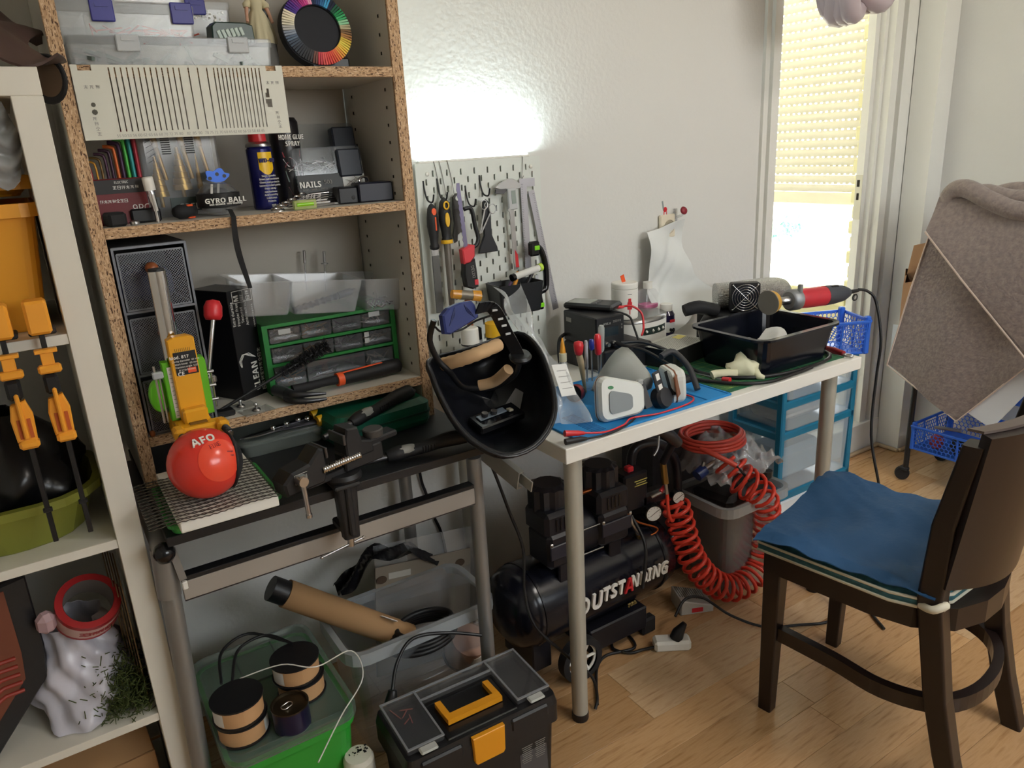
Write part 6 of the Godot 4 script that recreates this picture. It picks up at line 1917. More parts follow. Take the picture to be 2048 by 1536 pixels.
	# test leads
	single(B.new().tube(spline(P3([0.69, 0.89, 0.2, 0.72, 0.892, 0.215, 0.745, 0.87, 0.23, 0.735, 0.835, 0.25, 0.71, 0.82, 0.27]), 5), 0.003, 8).tube(P3([0.672, 0.892, 0.192, 0.7, 0.891, 0.207]), [0.0055, 0.004], 8), "red_test_lead", M.red_plastic, "red test lead plugged into the multimeter", "cable")
	single(B.new().tube(spline(P3([0.66, 0.888, 0.205, 0.695, 0.87, 0.235, 0.7, 0.84, 0.25, 0.69, 0.81, 0.28, 0.72, 0.803, 0.25]), 5), 0.003, 8), "black_test_lead", M.black_cable, "black test lead curling down from the multimeter", "cable")
	# ultrasonic cleaner and white canister on it
	t = thing("ultrasonic_cleaner", "white oval ultrasonic cleaner with steel lid and four buttons", "cleaner", V(0.835, Y, 0.115), 6)
	var ov := ellipse(0.1, 0.07, 32)
	part(B.new().loft([ring_y(ellipse(0.093, 0.064, 32), 0), ring_y(ov, 0.012), ring_y(ov, 0.088)], true, true), "body", M.white_plastic, t)
	part(B.new().loft([ring_y(ellipse(0.101, 0.071, 32), 0.088), ring_y(ellipse(0.101, 0.071, 32), 0.096), ring_y(ellipse(0.09, 0.062, 32), 0.101)], true, true), "lid", mat("lid_steel", "8f8e8c", 0.25, 0.7), t)
	b = B.new()
	for k in 12:
		var a0 := -2.05 + k * 0.085
		var q0 := V(0.1006 * cos(a0), 0, -0.0706 * sin(a0))
		var q1 := V(0.1006 * cos(a0 + 0.085), 0, -0.0706 * sin(a0 + 0.085))
		b.face([q0 + V(0, 0.052, 0), q1 + V(0, 0.052, 0), q1 + V(0, 0.073, 0), q0 + V(0, 0.073, 0)], q0, 1)
	part(b, "panel", mat("panel_green", "2c3a36", 0.3), t)
	for k in 4:
		var a0 := -1.93 + k * 0.24
		part(B.new().at(V(0.101 * cos(a0), 0.062, -0.071 * sin(a0))).lathe([Vector2(0, -0.006), Vector2(0.005, 0), Vector2(0, 0.006)], 10), "button", M.white_print, t)
	t = thing("white_canister", "white round canister with red plug symbol and orange tab", "canister", V(0.775, 0.8365, 0.125))
	part(B.new().rings_lathe([Vector2(0, 0), Vector2(0.037, 0), Vector2(0.0385, 0.003), Vector2(0.0385, 0.086), Vector2(0.038, 0.087)], 32), "body", M.white_plastic, t)
	part(B.new().rings_lathe([Vector2(0.0375, 0.0875), Vector2(0.0385, 0.088), Vector2(0.0385, 0.101), Vector2(0.036, 0.104), Vector2(0, 0.104)], 32), "lid", M.white_plastic, t)
	part(B.new().at(V(0.0, 0.104, 0.0), V(0, 0, 18)).box(V(-0.002, 0.011, 0), V(0.013, 0.022, 0.0015)), "tab", M.orange, t)
	b = B.new()
	b.at(V(-0.012, 0.036, 0.0367), V(0, -18, 0)).box(V(0, 0.005, 0), V(0.014, 0.022, 0.002), 0.003).box(V(0, 0.021, 0), V(0.009, 0.01, 0.002), 0.001).bar(V(0, -0.005, 0), V(0, -0.02, 0), 0.003, 0.002)
	part(b, "plug_symbol", M.red_plastic, t)
	part(B.new().at(V(-0.012, 0.074, 0.0367), V(0, -18, 0)).box(Vector3.ZERO, V(0.012, 0.0012, 0.002)), "dash", M.black_plastic, t)
	# bottles
	t = thing("pink_bottle", "clear square bottle half full of pink liquid by the wall", "bottle", V(0.93, Y, 0.055))
	var rq := rrect(0.062, 0.045, 0.012)
	part(B.new().loft([ring_y(rq, 0), ring_y(rq, 0.14), ring_y(rrect(0.05, 0.036, 0.012), 0.152), ring_y(rrect(0.028, 0.028, 0.0139), 0.156)], true, true), "shell", M.clear_plastic, t)
	part(B.new().loft([ring_y(rrect(0.059, 0.042, 0.011), 0.002), ring_y(rrect(0.059, 0.042, 0.011), 0.108)], true, true), "liquid", mat("pink_liquid", "c9538e", 0.2), t)
	part(B.new().at(V(0, 0.156, 0)).rings_lathe([Vector2(0.014, 0), Vector2(0.0145, 0.02), Vector2(0, 0.021)], 20), "cap", M.white_plastic, t)
	t = thing("purple_bottle", "dark purple bottle with white cap and label 90", "bottle", V(0.945, Y, 0.12))
	part(B.new().rings_lathe([Vector2(0, 0), Vector2(0.0245, 0), Vector2(0.026, 0.004), Vector2(0.026, 0.082), Vector2(0.02, 0.093), Vector2(0.017, 0.095)], 24), "body", mat("purple_glass", "2a2340", 0.12), t)
	part(B.new().rings_lathe([Vector2(0.0185, 0.094), Vector2(0.0195, 0.096), Vector2(0.0195, 0.114), Vector2(0, 0.116)], 24), "cap", M.white_plastic, t)
	b = B.new()
	for k in 8:
		var a0 := -0.75 + k * 0.17
		b.face([V(0.0263 * sin(a0), 0.03, 0.0263 * cos(a0)), V(0.0263 * sin(a0 + 0.17), 0.03, 0.0263 * cos(a0 + 0.17)), V(0.0263 * sin(a0 + 0.17), 0.062, 0.0263 * cos(a0 + 0.17)), V(0.0263 * sin(a0), 0.062, 0.0263 * cos(a0))], V(sin(a0), 0, cos(a0)), 1)
	part(b, "label", M.paper, t)
	words("90", 0.018, M.black_plastic, t, V(0, 0.036, 0.0268), Vector3.ZERO, "Droid Sans", true, "lettering", false, 0.003)
	part(B.new().box(V(0.001, 0.065, 0.0262), V(0.02, 0.009, 0.003), 0.001), "red_patch", M.red_plastic, t)
	# outlet, sticker, hook and the long paper bag hanging on it
	t = thing("wall_outlet", "cream wall socket above the hanging white bag", "outlet", V(1.055, 1.028, 0.0))
	part(B.new().box(V(0, 0.036, 0.006), V(0.066, 0.072, 0.012), 0.004), "plate", mat("socket_cream", "dcd2bc", 0.4), t)
	part(B.new().at(V(0.006, 0.034, 0.012), V(90, 0, 0)).rings_lathe([Vector2(0.0, 0), Vector2(0.019, 0.0), Vector2(0.021, 0.0015), Vector2(0.022, 0.0)], 26), "socket_well", mat("socket_well", "b9ae98", 0.5), t)
	for s in [-1, 1]: part(B.new().at(V(0.006 + s * 0.0095, 0.03, 0.012), V(90, 0, 0)).rings_lathe([Vector2(0, 0), Vector2(0.0026, 0.0005), Vector2(0.0026, 0.002), Vector2(0, 0.002)], 10), "pin_hole", M.black_plastic, t)
	t = thing("wall_sticker", "tiny red and grey sticker on the wall above the socket", "sticker", V(1.053, 1.115, 0.0003))
	part(B.new().prism(ellipse(0.008, 0.008, 14), 0.0006), "red_disc", M.red_plastic, t)
	part(B.new().at(V(-0.008, 0.006, 0), V(0, 0, 12)).box(V(0, 0.006, 0), V(0.006, 0.03, 0.0006)), "grey_blade", mat("sticker_slate", "8a9492", 0.5), t)
	part(B.new().box(V(-0.005, -0.012, 0), V(0.003, 0.012, 0.0006)).box(V(0.006, -0.012, 0), V(0.003, 0.012, 0.0006)), "leg", M.red_plastic, t)
	t = thing("wall_hook", "clear wall hook with a dark red wooden button end", "hook", V(1.094, 1.085, 0.0))
	part(B.new().box(V(0, 0.005, 0.003), V(0.016, 0.05, 0.006), 0.002).tube(P3([0, 0.0, 0.0, 0, 0.012, 0.035]), 0.004, 8), "stem", M.milky_plastic, t)
	part(B.new().at(V(0, 0.025, 0.04), V(70, 0, 0)).lathe([Vector2(0, -0.005), Vector2(0.011, -0.004), Vector2(0.013, 0), Vector2(0.011, 0.004), Vector2(0, 0.005)], 18), "button", mat("button_red", "8a1e2e", 0.4), t)
	b = B.new()
	b.sheet(func(u: float, v: float) -> Vector3:
		var y := lerpf(1.083 - 0.025 * (1.0 - u), lerpf(0.75, 0.84, u), v)
		var fl := maxf(0.0, v - 0.5) / 0.5
		var x := lerpf(0.945, 1.11, u) + fl * fl * lerpf(-0.02, 0.1, u)
		var z := 0.035 + 0.014 * sin(u * 5.0 + v * 3.0) + 0.012 * sin(v * 9.0 - u * 4.0) + fl * fl * lerpf(0.11, 0.06, u)
		return V(x, y, z + 0.01 * sin(u * 11.0 + v * 17.0) * v), 20, 34, 0.0015)
	single(b, "paper_bag", mat("bag_white", "dcdedb", 0.75), "long crumpled white bag hanging from the wall hook", "bag")
	respirator()
	small_tools()

func respirator() -> void:
	var t := thing("respirator_mask", "grey half face respirator with two white filter cartridges", "respirator", V(0.47, 0.7385, 0.5), 0)
	var gr := mat("mask_grey", "9b9d98", 0.55)
	# face piece: rubber cone opening up and back
	var b := wb(t)
	var rings := []
	for q in [[0.0, 0.03, 0.06, 0.035], [0.3, 0.05, 0.075, 0.045], [0.65, 0.068, 0.085, 0.055], [1.0, 0.08, 0.1, 0.06]]:
		var ring := PackedVector3Array()
		for k in 24:
			var a := TAU * k / 24
			var peak: float = maxf(0.0, sin(a)) ** 3 * 0.03 * q[0]
			ring.append(V(0.475 + q[1] * cos(a) * 0.95, 0.765 + (q[2] * 0.62 + peak) * sin(a) * (1.0 if sin(a) > 0 else 0.35) + 0.012, 0.53 - 0.09 * q[0] + 0.02 * sin(a)))
		rings.append(ring)
	var inner := rings.duplicate(true)
	inner.reverse()
	for r in inner.size():
		for k in 24: inner[r][k] = V(0.475, 0.777, 0.48).lerp(inner[r][k], 0.93)
	b.loft(rings + inner, true, true)
	part(b, "face_piece", gr, t)
	# central black valve and strap yokes
	b = wb(t)
	b.x = b.x * Transform3D(Basis.from_euler(V(1.25, 0.2, 0)), V(0.51, 0.762, 0.565))
	b.rings_lathe([Vector2(0, -0.02), Vector2(0.024, -0.02), Vector2(0.026, 0.0), Vector2(0.022, 0.008), Vector2(0, 0.009)], 24)
	part(b, "valve", mat("mask_black", "2b2c30", 0.5), t)
	for q in [[V(0.455, 0.752, 0.572), V(0.448, 0.808, 0.55)], [V(0.545, 0.76, 0.565), V(0.553, 0.81, 0.535)]]: part(wb(t).bar(q[0], q[1], 0.02, 0.01, V(0, 0.3, 1)), "strap_yoke", M.mask_black, t)
	b = wb(t)
	b.x = b.x * Transform3D(Basis.from_euler(V(-0.25, 0.15, 0.12)), V(0.498, 0.805, 0.556))
	b.box(V(0, -0.01, 0), V(0.026, 0.06, 0.006), 0.002)
	var yk := part(b, "name_plate", M.mask_black, t)
	b = wb(t)
	b.x = b.x * Transform3D(Basis.from_euler(V(-0.25, 0.15, 0.12)), V(0.498, 0.805, 0.5598))
	b.box(V(0.0, 0.008, 0), V(0.012, 0.015, 0.0008)); b.box(V(0, -0.016, 0), V(0.013, 0.012, 0.0008))
	part(b, "badge", M.white_print, yk)
	part(wb(t).box(V(0.447, 0.81, 0.552), V(0.015, 0.012, 0.012), 0.002), "buckle", mat("buckle_grey", "a4a6a4", 0.4), t)
	# cartridges: rounded trapezoid boxes on both sides
	for s in 2:
		var X := wb(t).x * Transform3D(Basis.from_euler([V(-0.3, -0.28, -0.1), V(-0.1, 1.15, 0.12)][s]), [V(0.392, 0.783, 0.55), V(0.575, 0.78, 0.53)][s])
		var sz: float = [1.12, 0.95][s]
		var o := PackedVector2Array()
		for p in rrect(0.098 * sz, 0.078 * sz, 0.02): o.append(Vector2(p.x, p.y * (1.0 - 0.22 * p.x / 0.05)))
		var o2 := PackedVector2Array()
		for p in o: o2.append(p * 0.9)
		b = B.new(); b.x = X
		b.loft([ring_z(o2, -0.022), ring_z(o, -0.018), ring_z(o, 0.006), ring_z(o2, 0.014)], true, true, -1)
		var cr := part(b, "filter_cartridge", mat("filter_white", "d3d5cf", 0.4), t)
		b = B.new(); b.x = X
		var o3 := PackedVector2Array()
		for p in o: o3.append(p * 1.012)
		b.loft([ring_z(o3, -0.012), ring_z(o3, -0.008)], true, true, -1)
		part(b, "rim_band", mat("band_brown", "7a4a2c", 0.5), cr)
		b = B.new(); b.x = X
		var o4 := PackedVector2Array()
		for p in o: o4.append(p * 0.5 + Vector2(-0.005, -0.008))
		b.loft([ring_z(o4, 0.012), ring_z(o4, 0.017)], true, true, -1)
		part(b, "grey_cap", mat("cap_grey", "7e8487", 0.5), cr)
		b = B.new(); b.x = X * Transform3D(Basis(), V(-0.028, 0.025, 0.0146))
		b.prism(ellipse(0.007, 0.004, 10), 0.0006)
		part(b, "green_mark", mat("mark_green", "2f7d46", 0.5), cr)
	b = wb(t)
	b.x = b.x * Transform3D(Basis.from_euler(V(-0.15, 0.55, 0.05)), V(0.545, 0.785, 0.572))
	b.box(V(0, 0.0, 0), V(0.03, 0.05, 0.004), 0.001)
	part(b, "brown_panel", M.band_brown, t)
	part(wb(t).tube(spline(P3([0.6, 0.82, 0.46, 0.64, 0.825, 0.46, 0.655, 0.79, 0.5, 0.645, 0.745, 0.54]), 5), 0.008, 8), "head_strap", M.mask_black, t)

func small_tools() -> void:
	var Y := 0.735
	# leads with crocodile clips looping round the mask
	single(B.new().tube(spline(P3([0.25, 0.752, 0.6, 0.3, 0.744, 0.608, 0.36, 0.742, 0.598, 0.4, 0.743, 0.58, 0.47, 0.742, 0.596, 0.56, 0.742, 0.592, 0.6, 0.742, 0.57, 0.605, 0.743, 0.53, 0.66, 0.746, 0.48]), 5), 0.0022, 7).tube(P3([0.205, 0.76, 0.592, 0.235, 0.755, 0.598, 0.25, 0.752, 0.6]), [0.007, 0.006, 0.0035], 10), "red_clip_lead", M.red_plastic, "red crocodile clip lead running round the respirator", "cable")
	single(B.new().tube(spline(P3([0.25, 0.742, 0.608, 0.3, 0.7395, 0.613, 0.36, 0.74, 0.603, 0.405, 0.742, 0.584]), 5), 0.0022, 7).tube(P3([0.2, 0.745, 0.6, 0.235, 0.744, 0.606, 0.25, 0.742, 0.608]), [0.007, 0.006, 0.0035], 10), "black_clip_lead", M.black_cable, "black crocodile clip lead lying along the front of the mat", "cable")
	single(B.new().box(V(0.66, 0.745, 0.47), V(0.07, 0.012, 0.02), 0.003), "black_marker_case", M.black_plastic, "short black rectangular adapter lying right of the respirator", "adapter")
	# station cables sweeping over the mats and round the tub
	single(B.new().tube(spline(P3([0.63, 0.815, 0.275, 0.69, 0.81, 0.3, 0.75, 0.775, 0.36, 0.757, 0.745, 0.42, 0.765, 0.744, 0.5, 0.82, 0.743, 0.56, 0.92, 0.743, 0.592, 1.03, 0.743, 0.594, 1.11, 0.743, 0.575, 1.145, 0.744, 0.53, 1.16, 0.745, 0.45, 1.17, 0.745, 0.36]), 6), 0.0048, 8), "iron_cable", M.black_cable, "thick black cable sweeping across the cutting mat round the tub", "cable")
	single(B.new().tube(spline(P3([0.61, 0.81, 0.275, 0.66, 0.8, 0.33, 0.7, 0.76, 0.4, 0.705, 0.744, 0.46, 0.725, 0.744, 0.53, 0.77, 0.743, 0.582, 0.83, 0.742, 0.608, 0.92, 0.742, 0.606, 1.0, 0.742, 0.6]), 6), 0.0045, 8), "handpiece_cable", M.black_cable, "second black cable lying nearest the front edge of the desk", "cable")
	single(B.new().tube(spline(P3([0.585, 0.82, 0.1, 0.55, 0.81, 0.11, 0.53, 0.78, 0.13, 0.52, 0.74, 0.15]), 5), 0.005, 8), "mains_lead", M.black_cable, "black mains lead leaving the back of the soldering station", "cable")
	# upright tools in a small glass
	var t := thing("glass_cup", "tiny clear glass holding screwdrivers on the blue mat", "cup", V(0.468, 0.7385, 0.345))
	part(B.new().rings_lathe([Vector2(0, 0), Vector2(0.017, 0), Vector2(0.021, 0.045), Vector2(0.0195, 0.045), Vector2(0.0155, 0.004), Vector2(0, 0.004)], 20), "glass", mat("cup_glass", "dfe9ee", 0.05, 0.0, 0.12), t)
	var list := [["red_screwdriver", "screwdriver with a red hexagonal handle in the glass", "e0303c", V(0.486, 0.762, 0.36), V(0.483, 0.88, 0.36), 0.0085, 0.45], ["blue_screwdriver", "thin screwdriver with a blue cap in the glass", "23308c", V(0.468, 0.762, 0.355), V(0.464, 0.87, 0.36), 0.007, 0.25], ["clear_screwdriver", "voltage tester with a clear handle in the glass", "d6dcd8", V(0.5, 0.762, 0.35), V(0.496, 0.9, 0.36), 0.008, 0.5], ["steel_punch", "slim steel punch standing in the glass", "b8bac0", V(0.456, 0.762, 0.35), V(0.447, 0.87, 0.36), 0.0045, 0.7]]
	for q in list:
		var s := thing(q[0], q[1], "screwdriver", q[3], 0, "tools standing in the small glass")
		var e: Vector3 = q[4] - q[3]
		part(B.new().tube(PackedVector3Array([Vector3.ZERO, e * (1.0 - q[6])]), 0.0022, 8), "shaft", M.steel, s)
		part(B.new().tube(PackedVector3Array([e * (1.0 - q[6]), e * (1.04 - q[6]), e * 0.95, e]), [q[5] * 0.6, q[5], q[5], q[5] * 0.7], 8), "handle", mat("h_" + q[0], q[2], 0.25, 0.0, 0.4 if q[0] == "clear_screwdriver" else 1.0), s)
	t = thing("red_bulb_blower", "pale tube with a red rubber bulb standing by the glass", "pipette", V(0.442, 0.7385, 0.36))
	part(B.new().tube(P3([0.0, 0.0, 0, -0.012, 0.08, 0, -0.017, 0.1, 0]), [0.003, 0.008, 0.008], 10), "tube", mat("bone_tube", "b9a886", 0.5), t)
	part(B.new().at(V(-0.018, 0.118, 0)).lathe([Vector2(0, -0.02), Vector2(0.009, -0.016), Vector2(0.0115, -0.006), Vector2(0.0125, 0.006), Vector2(0.011, 0.014), Vector2(0, 0.018)], 14), "bulb", M.red_plastic, t)
	t = thing("needle_bottle", "clear squeeze bottle with a yellow needle tip", "bottle", V(0.398, 0.7385, 0.33))
	part(B.new().rings_lathe([Vector2(0, 0), Vector2(0.0115, 0), Vector2(0.0115, 0.075), Vector2(0.008, 0.085)], 18), "body", M.milky_plastic, t)
	part(B.new().rings_lathe([Vector2(0.0095, 0.083), Vector2(0.0095, 0.103), Vector2(0.006, 0.106), Vector2(0, 0.106)], 18), "neck_cap", mat("cream_cap", "cfc8a8", 0.4), t)
	part(B.new().rings_lathe([Vector2(0.0075, 0.104), Vector2(0.006, 0.118), Vector2(0.0015, 0.142), Vector2(0, 0.142)], 14), "tip", M.amber_plastic, t)
	t = thing("tape_reel", "small dark red and black reel lying behind the needle bottle", "reel", V(0.385, 0.7385, 0.395), 30)
	part(B.new().at(V(0, 0.02, 0), V(0, 0, 80)).rings_lathe([Vector2(0, -0.014), Vector2(0.02, -0.014), Vector2(0.02, 0.014), Vector2(0, 0.014)], 22), "reel", M.black_plastic, t)
	part(B.new().at(V(0, 0.02, 0), V(0, 0, 80)).rings_lathe([Vector2(0.0195, -0.006), Vector2(0.0205, -0.006), Vector2(0.0205, 0.012), Vector2(0.0195, 0.012)], 22), "red_band", M.red_dark, t)
	# clear zip bag leaning between the pen cup and the mat
	var b := B.new()
	b.sheet(func(u: float, v: float) -> Vector3:
		var a := V(0.222, 1.03, 0.31).lerp(V(0.285, 1.03, 0.33), u) + V(0, -0.03 * sin(u * PI), 0)
		var e := V(0.24, 0.742, 0.5).lerp(V(0.325, 0.742, 0.53), u)
		return a.lerp(e, v) + V(0.006, 0.004, 0.012) * sin(u * 9.0 + v * 7.0) + V(0.0, 0.0, 0.01) * sin(v * 23.0 + u * 5.0) + V(0.02, 0.01, 0.03) * sin(v * PI) * (0.6 - u), 16, 40, 0.0006)
	var zb := mat("zip_bag", "eef4f7", 0.1, 0.0, 0.16)
	t = thing("zip_bag", "crumpled clear plastic bag leaning on the pen cup", "plastic bag", V(0.28, 0.738, 0.45))
	b.x = Transform3D()
	var bb := B.new()
	for p in b.v: bb.v.append(p - t.position)
	bb.g = b.g
	part(bb, "film", zb, t)
	part(B.new().at(V(0.293, 0.83, 0.475) - t.position, V(-32, 12, -10)).box(Vector3.ZERO, V(0.045, 0.075, 0.0008)), "white_label", M.paper, t)
	b = B.new()
	for k in 4: b.at(V(0.293, 0.83, 0.475) - t.position, V(-32, 12, -10)).box(V(0.002, 0.022 - k * 0.014, 0.0006), V(0.03, 0.0012, 0.0005))
	part(b, "label_lines", M.grey_print, t)

func under_black_desk() -> void:
	# green tub with frosted lid
	var t := thing("green_tub", "green plastic storage tub with frosted lid under the black desk", "storage tub", V(-0.415, 0, 0.385))
	part(tub(B.new(), 0.235, 0.33, 0.2, 0.29, 0.285, 0.003, 0.03, 0.006, 0.02), "body", mat("tub_green", "2f9a34", 0.35), t)
	var lg := mat("lid_frost", "6d8276", 0.25, 0.0, 0.45)
	part(B.new().loft([ring_y(rrect(0.256, 0.352, 0.036), 0.283), ring_y(rrect(0.256, 0.352, 0.036), 0.303), ring_y(rrect(0.235, 0.33, 0.03), 0.306), ring_y(rrect(0.225, 0.32, 0.028), 0.299)], true, true, -1), "lid", lg, t)
	var b := B.new()
	for x in [-0.04, 0.04]: b.box(V(x, 0.3, -0.09), V(0.002, 0.004, 0.12))
	b.box(V(0, 0.3, -0.03), V(0.22, 0.004, 0.002))
	part(b, "lid_rib", lg, t)
	# wire spools in two stacks
	var sp := thing("wire_spool", "tan wire spool with white label, lower one of the front left stack", "spool", V(-0.492, 0.3005, 0.485), 40, "tan wire spools on the green tub")
	part(B.new().rings_lathe([Vector2(0, 0), Vector2(0.0485, 0), Vector2(0.0485, 0.003), Vector2(0.045, 0.0035)], 28), "flange", M.black_plastic, sp)
	part(B.new().rings_lathe([Vector2(0.045, 0.0035), Vector2(0.0455, 0.037)], 28), "winding", mat("tan_wire", "c79c70", 0.35), sp)
	part(B.new().rings_lathe([Vector2(0.045, 0.037), Vector2(0.0485, 0.0372), Vector2(0.0485, 0.0405), Vector2(0, 0.041)], 28), "flange", M.black_plastic, sp)
	b = B.new()
	for k in 5:
		var a0 := 0.1 + k * 0.13
		b.face([V(0.0459 * sin(a0), 0.006, 0.0459 * cos(a0)), V(0.0459 * sin(a0 + 0.13), 0.006, 0.0459 * cos(a0 + 0.13)), V(0.0459 * sin(a0 + 0.13), 0.034, 0.0459 * cos(a0 + 0.13)), V(0.0459 * sin(a0), 0.034, 0.0459 * cos(a0))], V(sin(a0), 0, cos(a0)), 1)
	part(b, "label", M.paper, sp)
	copy(sp, V(-0.494, 0.342, 0.484), -90, "tan wire spool without label, top of the front left stack")
	copy(sp, V(-0.365, 0.3005, 0.44), 70, "tan wire spool with white label, lower one of the rear right stack")
	copy(sp, V(-0.369, 0.342, 0.437), -90, "tan wire spool without label, top of the rear right stack")
	t = thing("tin_can", "small open dark blue tin with pull ring between the spools", "tin can", V(-0.41, 0.3005, 0.525))
	part(B.new().rings_lathe([Vector2(0, 0), Vector2(0.033, 0), Vector2(0.034, 0.002), Vector2(0.034, 0.048)], 28), "body", mat("tin_navy", "1f1c3c", 0.3, 0.3), t)
	part(B.new().rings_lathe([Vector2(0.034, 0.047), Vector2(0.0355, 0.048), Vector2(0.0355, 0.051), Vector2(0.032, 0.051), Vector2(0.031, 0.046), Vector2(0, 0.046)], 28), "lid", mat("tin_gold", "4a4030", 0.3, 0.8), t)
	part(B.new().at(V(-0.006, 0.049, 0.002), V(90, 20, 0)).tube(ring_z(rrect(0.022, 0.013, 0.006), 0), 0.0015, 6, false, true), "pull_ring", M.chrome, t)
	single(B.new().tube(spline(P3([-0.475, 0.376, 0.43, -0.4, 0.392, 0.46, -0.345, 0.386, 0.5, -0.26, 0.36, 0.46, -0.262, 0.335, 0.52, -0.33, 0.31, 0.57, -0.405, 0.315, 0.66]), 6), 0.0013, 6), "white_wire", M.white_plastic, "thin white wire springing off the spools over the tub", "wire")
	single(B.new().tube(spline(P3([-0.51, 0.388, 0.44, -0.49, 0.4, 0.36, -0.43, 0.4, 0.33, -0.37, 0.385, 0.38]), 6), 0.003, 7).tube(spline(P3([-0.49, 0.386, 0.44, -0.46, 0.398, 0.37, -0.4, 0.395, 0.35, -0.36, 0.386, 0.4]), 6), 0.003, 7), "black_wire_loops", M.black_cable, "two loose loops of black wire on top of the spools", "wire")
	# clear tub with cardboard tube, board, cable coil
	t = thing("clear_tub", "large clear plastic tub full of tubes and cables below the black desk", "storage tub", V(-0.065, 0, 0.3))
	part(tub(B.new(), 0.355, 0.2, 0.31, 0.17, 0.3, 0.003, 0.035, 0.0, 0.024), "tub", mat("tub_clear", "b4bac0", 0.15, 0.0, 0.14), t)
	rim_part(t, 0.355, 0.2, 0.3, 0.035)
	t = thing("cardboard_tube", "brown cardboard tube with black end cap sticking out of the clear tub", "tube", V(-0.23, 0.3, 0.28))
	var ta := V(-0.33, 0.425, 0.27)
	var te := V(-0.075, 0.225, 0.315)
	part(wb(t).tube(PackedVector3Array([ta, te]), 0.031, 26), "tube", M.card, t)
	part(wb(t).tube(PackedVector3Array([ta.lerp(te, -0.11), ta.lerp(te, 0.02)]), 0.0275, 26), "end_cap", M.black_plastic, t)
	b = wb(t)
	b.x = b.x * Transform3D(Basis.from_euler(V(-0.55, 0.0, -0.665)), ta.lerp(te, 0.74) + V(0.018, 0.022, 0.016))
	b.box(Vector3.ZERO, V(0.04, 0.0012, 0.034))
	var lb := part(b, "label", M.paper, t)
	b = wb(t)
	b.x = b.x * Transform3D(Basis.from_euler(V(-0.55, 0.0, -0.665)), ta.lerp(te, 0.74) + V(0.018, 0.022, 0.016))
	for k in 9: b.box(V(-0.012, 0.0009, -0.012 + k * 0.0028), V(0.012, 0.0005, 0.0014))
	part(b, "barcode", M.black_plastic, lb)
	t = thing("fibre_board", "grey brown fibre board with two round holes inside the clear tub", "board", V(0.0, 0.03, 0.215), 0)
	b = B.new()
	b.at(V(0, 0, 0), V(-6, 0, -8)).box(V(0, 0.165, 0), V(0.27, 0.29, 0.006), 0.001)
	part(b, "panel", mat("fibre", "82786a", 0.8), t)
	for s in [-1, 1]: part(B.new().at(V(s * 0.11 + 0.03, 0.275 - s * 0.016, -0.024), V(-6, 0, -8)).prism(ellipse(0.014, 0.01, 16), 0.002), "hole", mat("hole_brown", "4a3a2c", 0.9), t)
	part(B.new().at(V(-0.03, 0.288, -0.0265), V(-6, 0, -8)).box(Vector3.ZERO, V(0.06, 0.016, 0.0015)), "label", mat("label_faded", "b6b2a8", 0.7), t)
	single(B.new().at(V(0.045, 0.24, 0.2), V(-14, 0, -7)).box(V(0, 0.075, 0), V(0.29, 0.15, 0.0016)), "clear_sheet", mat("sheet_clear", "d5dade", 0.08, 0.0, 0.1), "clear acrylic sheet leaning in the back of the clear tub", "sheet")
	b = B.new()
	for k in 5: b.tube(spline(ring_y(ellipse(0.085 - k * 0.004, 0.06 - k * 0.003, 16), 0.235 + k * 0.008, -0.055 + k * 0.003, 0.345), 2, true), 0.0065, 8, false, true)
	single(b, "cable_coil", M.black_cable, "coil of thick black cable lying in the clear tub", "cable coil")
	b = B.new()
	b.sheet(func(u: float, v: float) -> Vector3: return V(-0.19 + u * 0.26, 0.3 + 0.09 * sin(u * 2.6 + 0.3) + 0.012 * sin(u * 17 + v * 9), 0.15 + v * 0.06 + 0.01 * sin(u * 13.0)), 24, 8, 0.001)
	single(b, "black_plastic_sack", mat("sack_black", "17171b", 0.25), "crumpled black plastic sack bulging behind the clear tub", "sack")
	t = thing("pink_spool", "wire spool with pale label seen inside the clear tub's right end", "spool", V(0.05, 0.13, 0.335))
	part(B.new().at(Vector3.ZERO, V(30, 0, -8)).rings_lathe([Vector2(0, 0.0), Vector2(0.05, 0.0), Vector2(0.05, 0.004), Vector2(0, 0.004)], 26), "flange", M.black_plastic, t)
	part(B.new().at(Vector3.ZERO, V(30, 0, -8)).rings_lathe([Vector2(0.045, 0.004), Vector2(0.045, 0.07), Vector2(0, 0.071)], 26), "winding", mat("pinkish", "b08a78", 0.5), t)
	part(B.new().at(V(0.0, 0.0, 0.0), V(30, 0, -8)).box(V(0.012, 0.04, 0.044), V(0.04, 0.03, 0.004), 0.001), "label", M.label_faded, t)
	# tool box
	t = thing("tool_box", "black plastic tool box with clear lid compartments and yellow handle", "tool box", V(-0.078, 0, 0.602), -2)
	var bk := mat("toolbox_black", "141416", 0.45)
	part(B.new().loft([ring_y(rrect(0.31, 0.155, 0.012), 0), ring_y(rrect(0.325, 0.165, 0.014), 0.175), ], true, true, -1), "body", bk, t)
	var ld := part(B.new().loft([ring_y(rrect(0.345, 0.178, 0.014), 0.172), ring_y(rrect(0.345, 0.178, 0.014), 0.215), ring_y(rrect(0.335, 0.168, 0.012), 0.236)], true, true, -1), "lid", bk, t)
	for x in [-0.1, 0.1]: part(B.new().box(V(x, 0.212, 0.082), V(0.09, 0.03, 0.02), 0.004), "lid_lip", bk, ld)
	var cl := mat("compartment_clear", "9a9ca0", 0.08, 0.0, 0.08)
	var fr := mat("compartment_edge", "9a9ca0", 0.2, 0.0, 0.6)
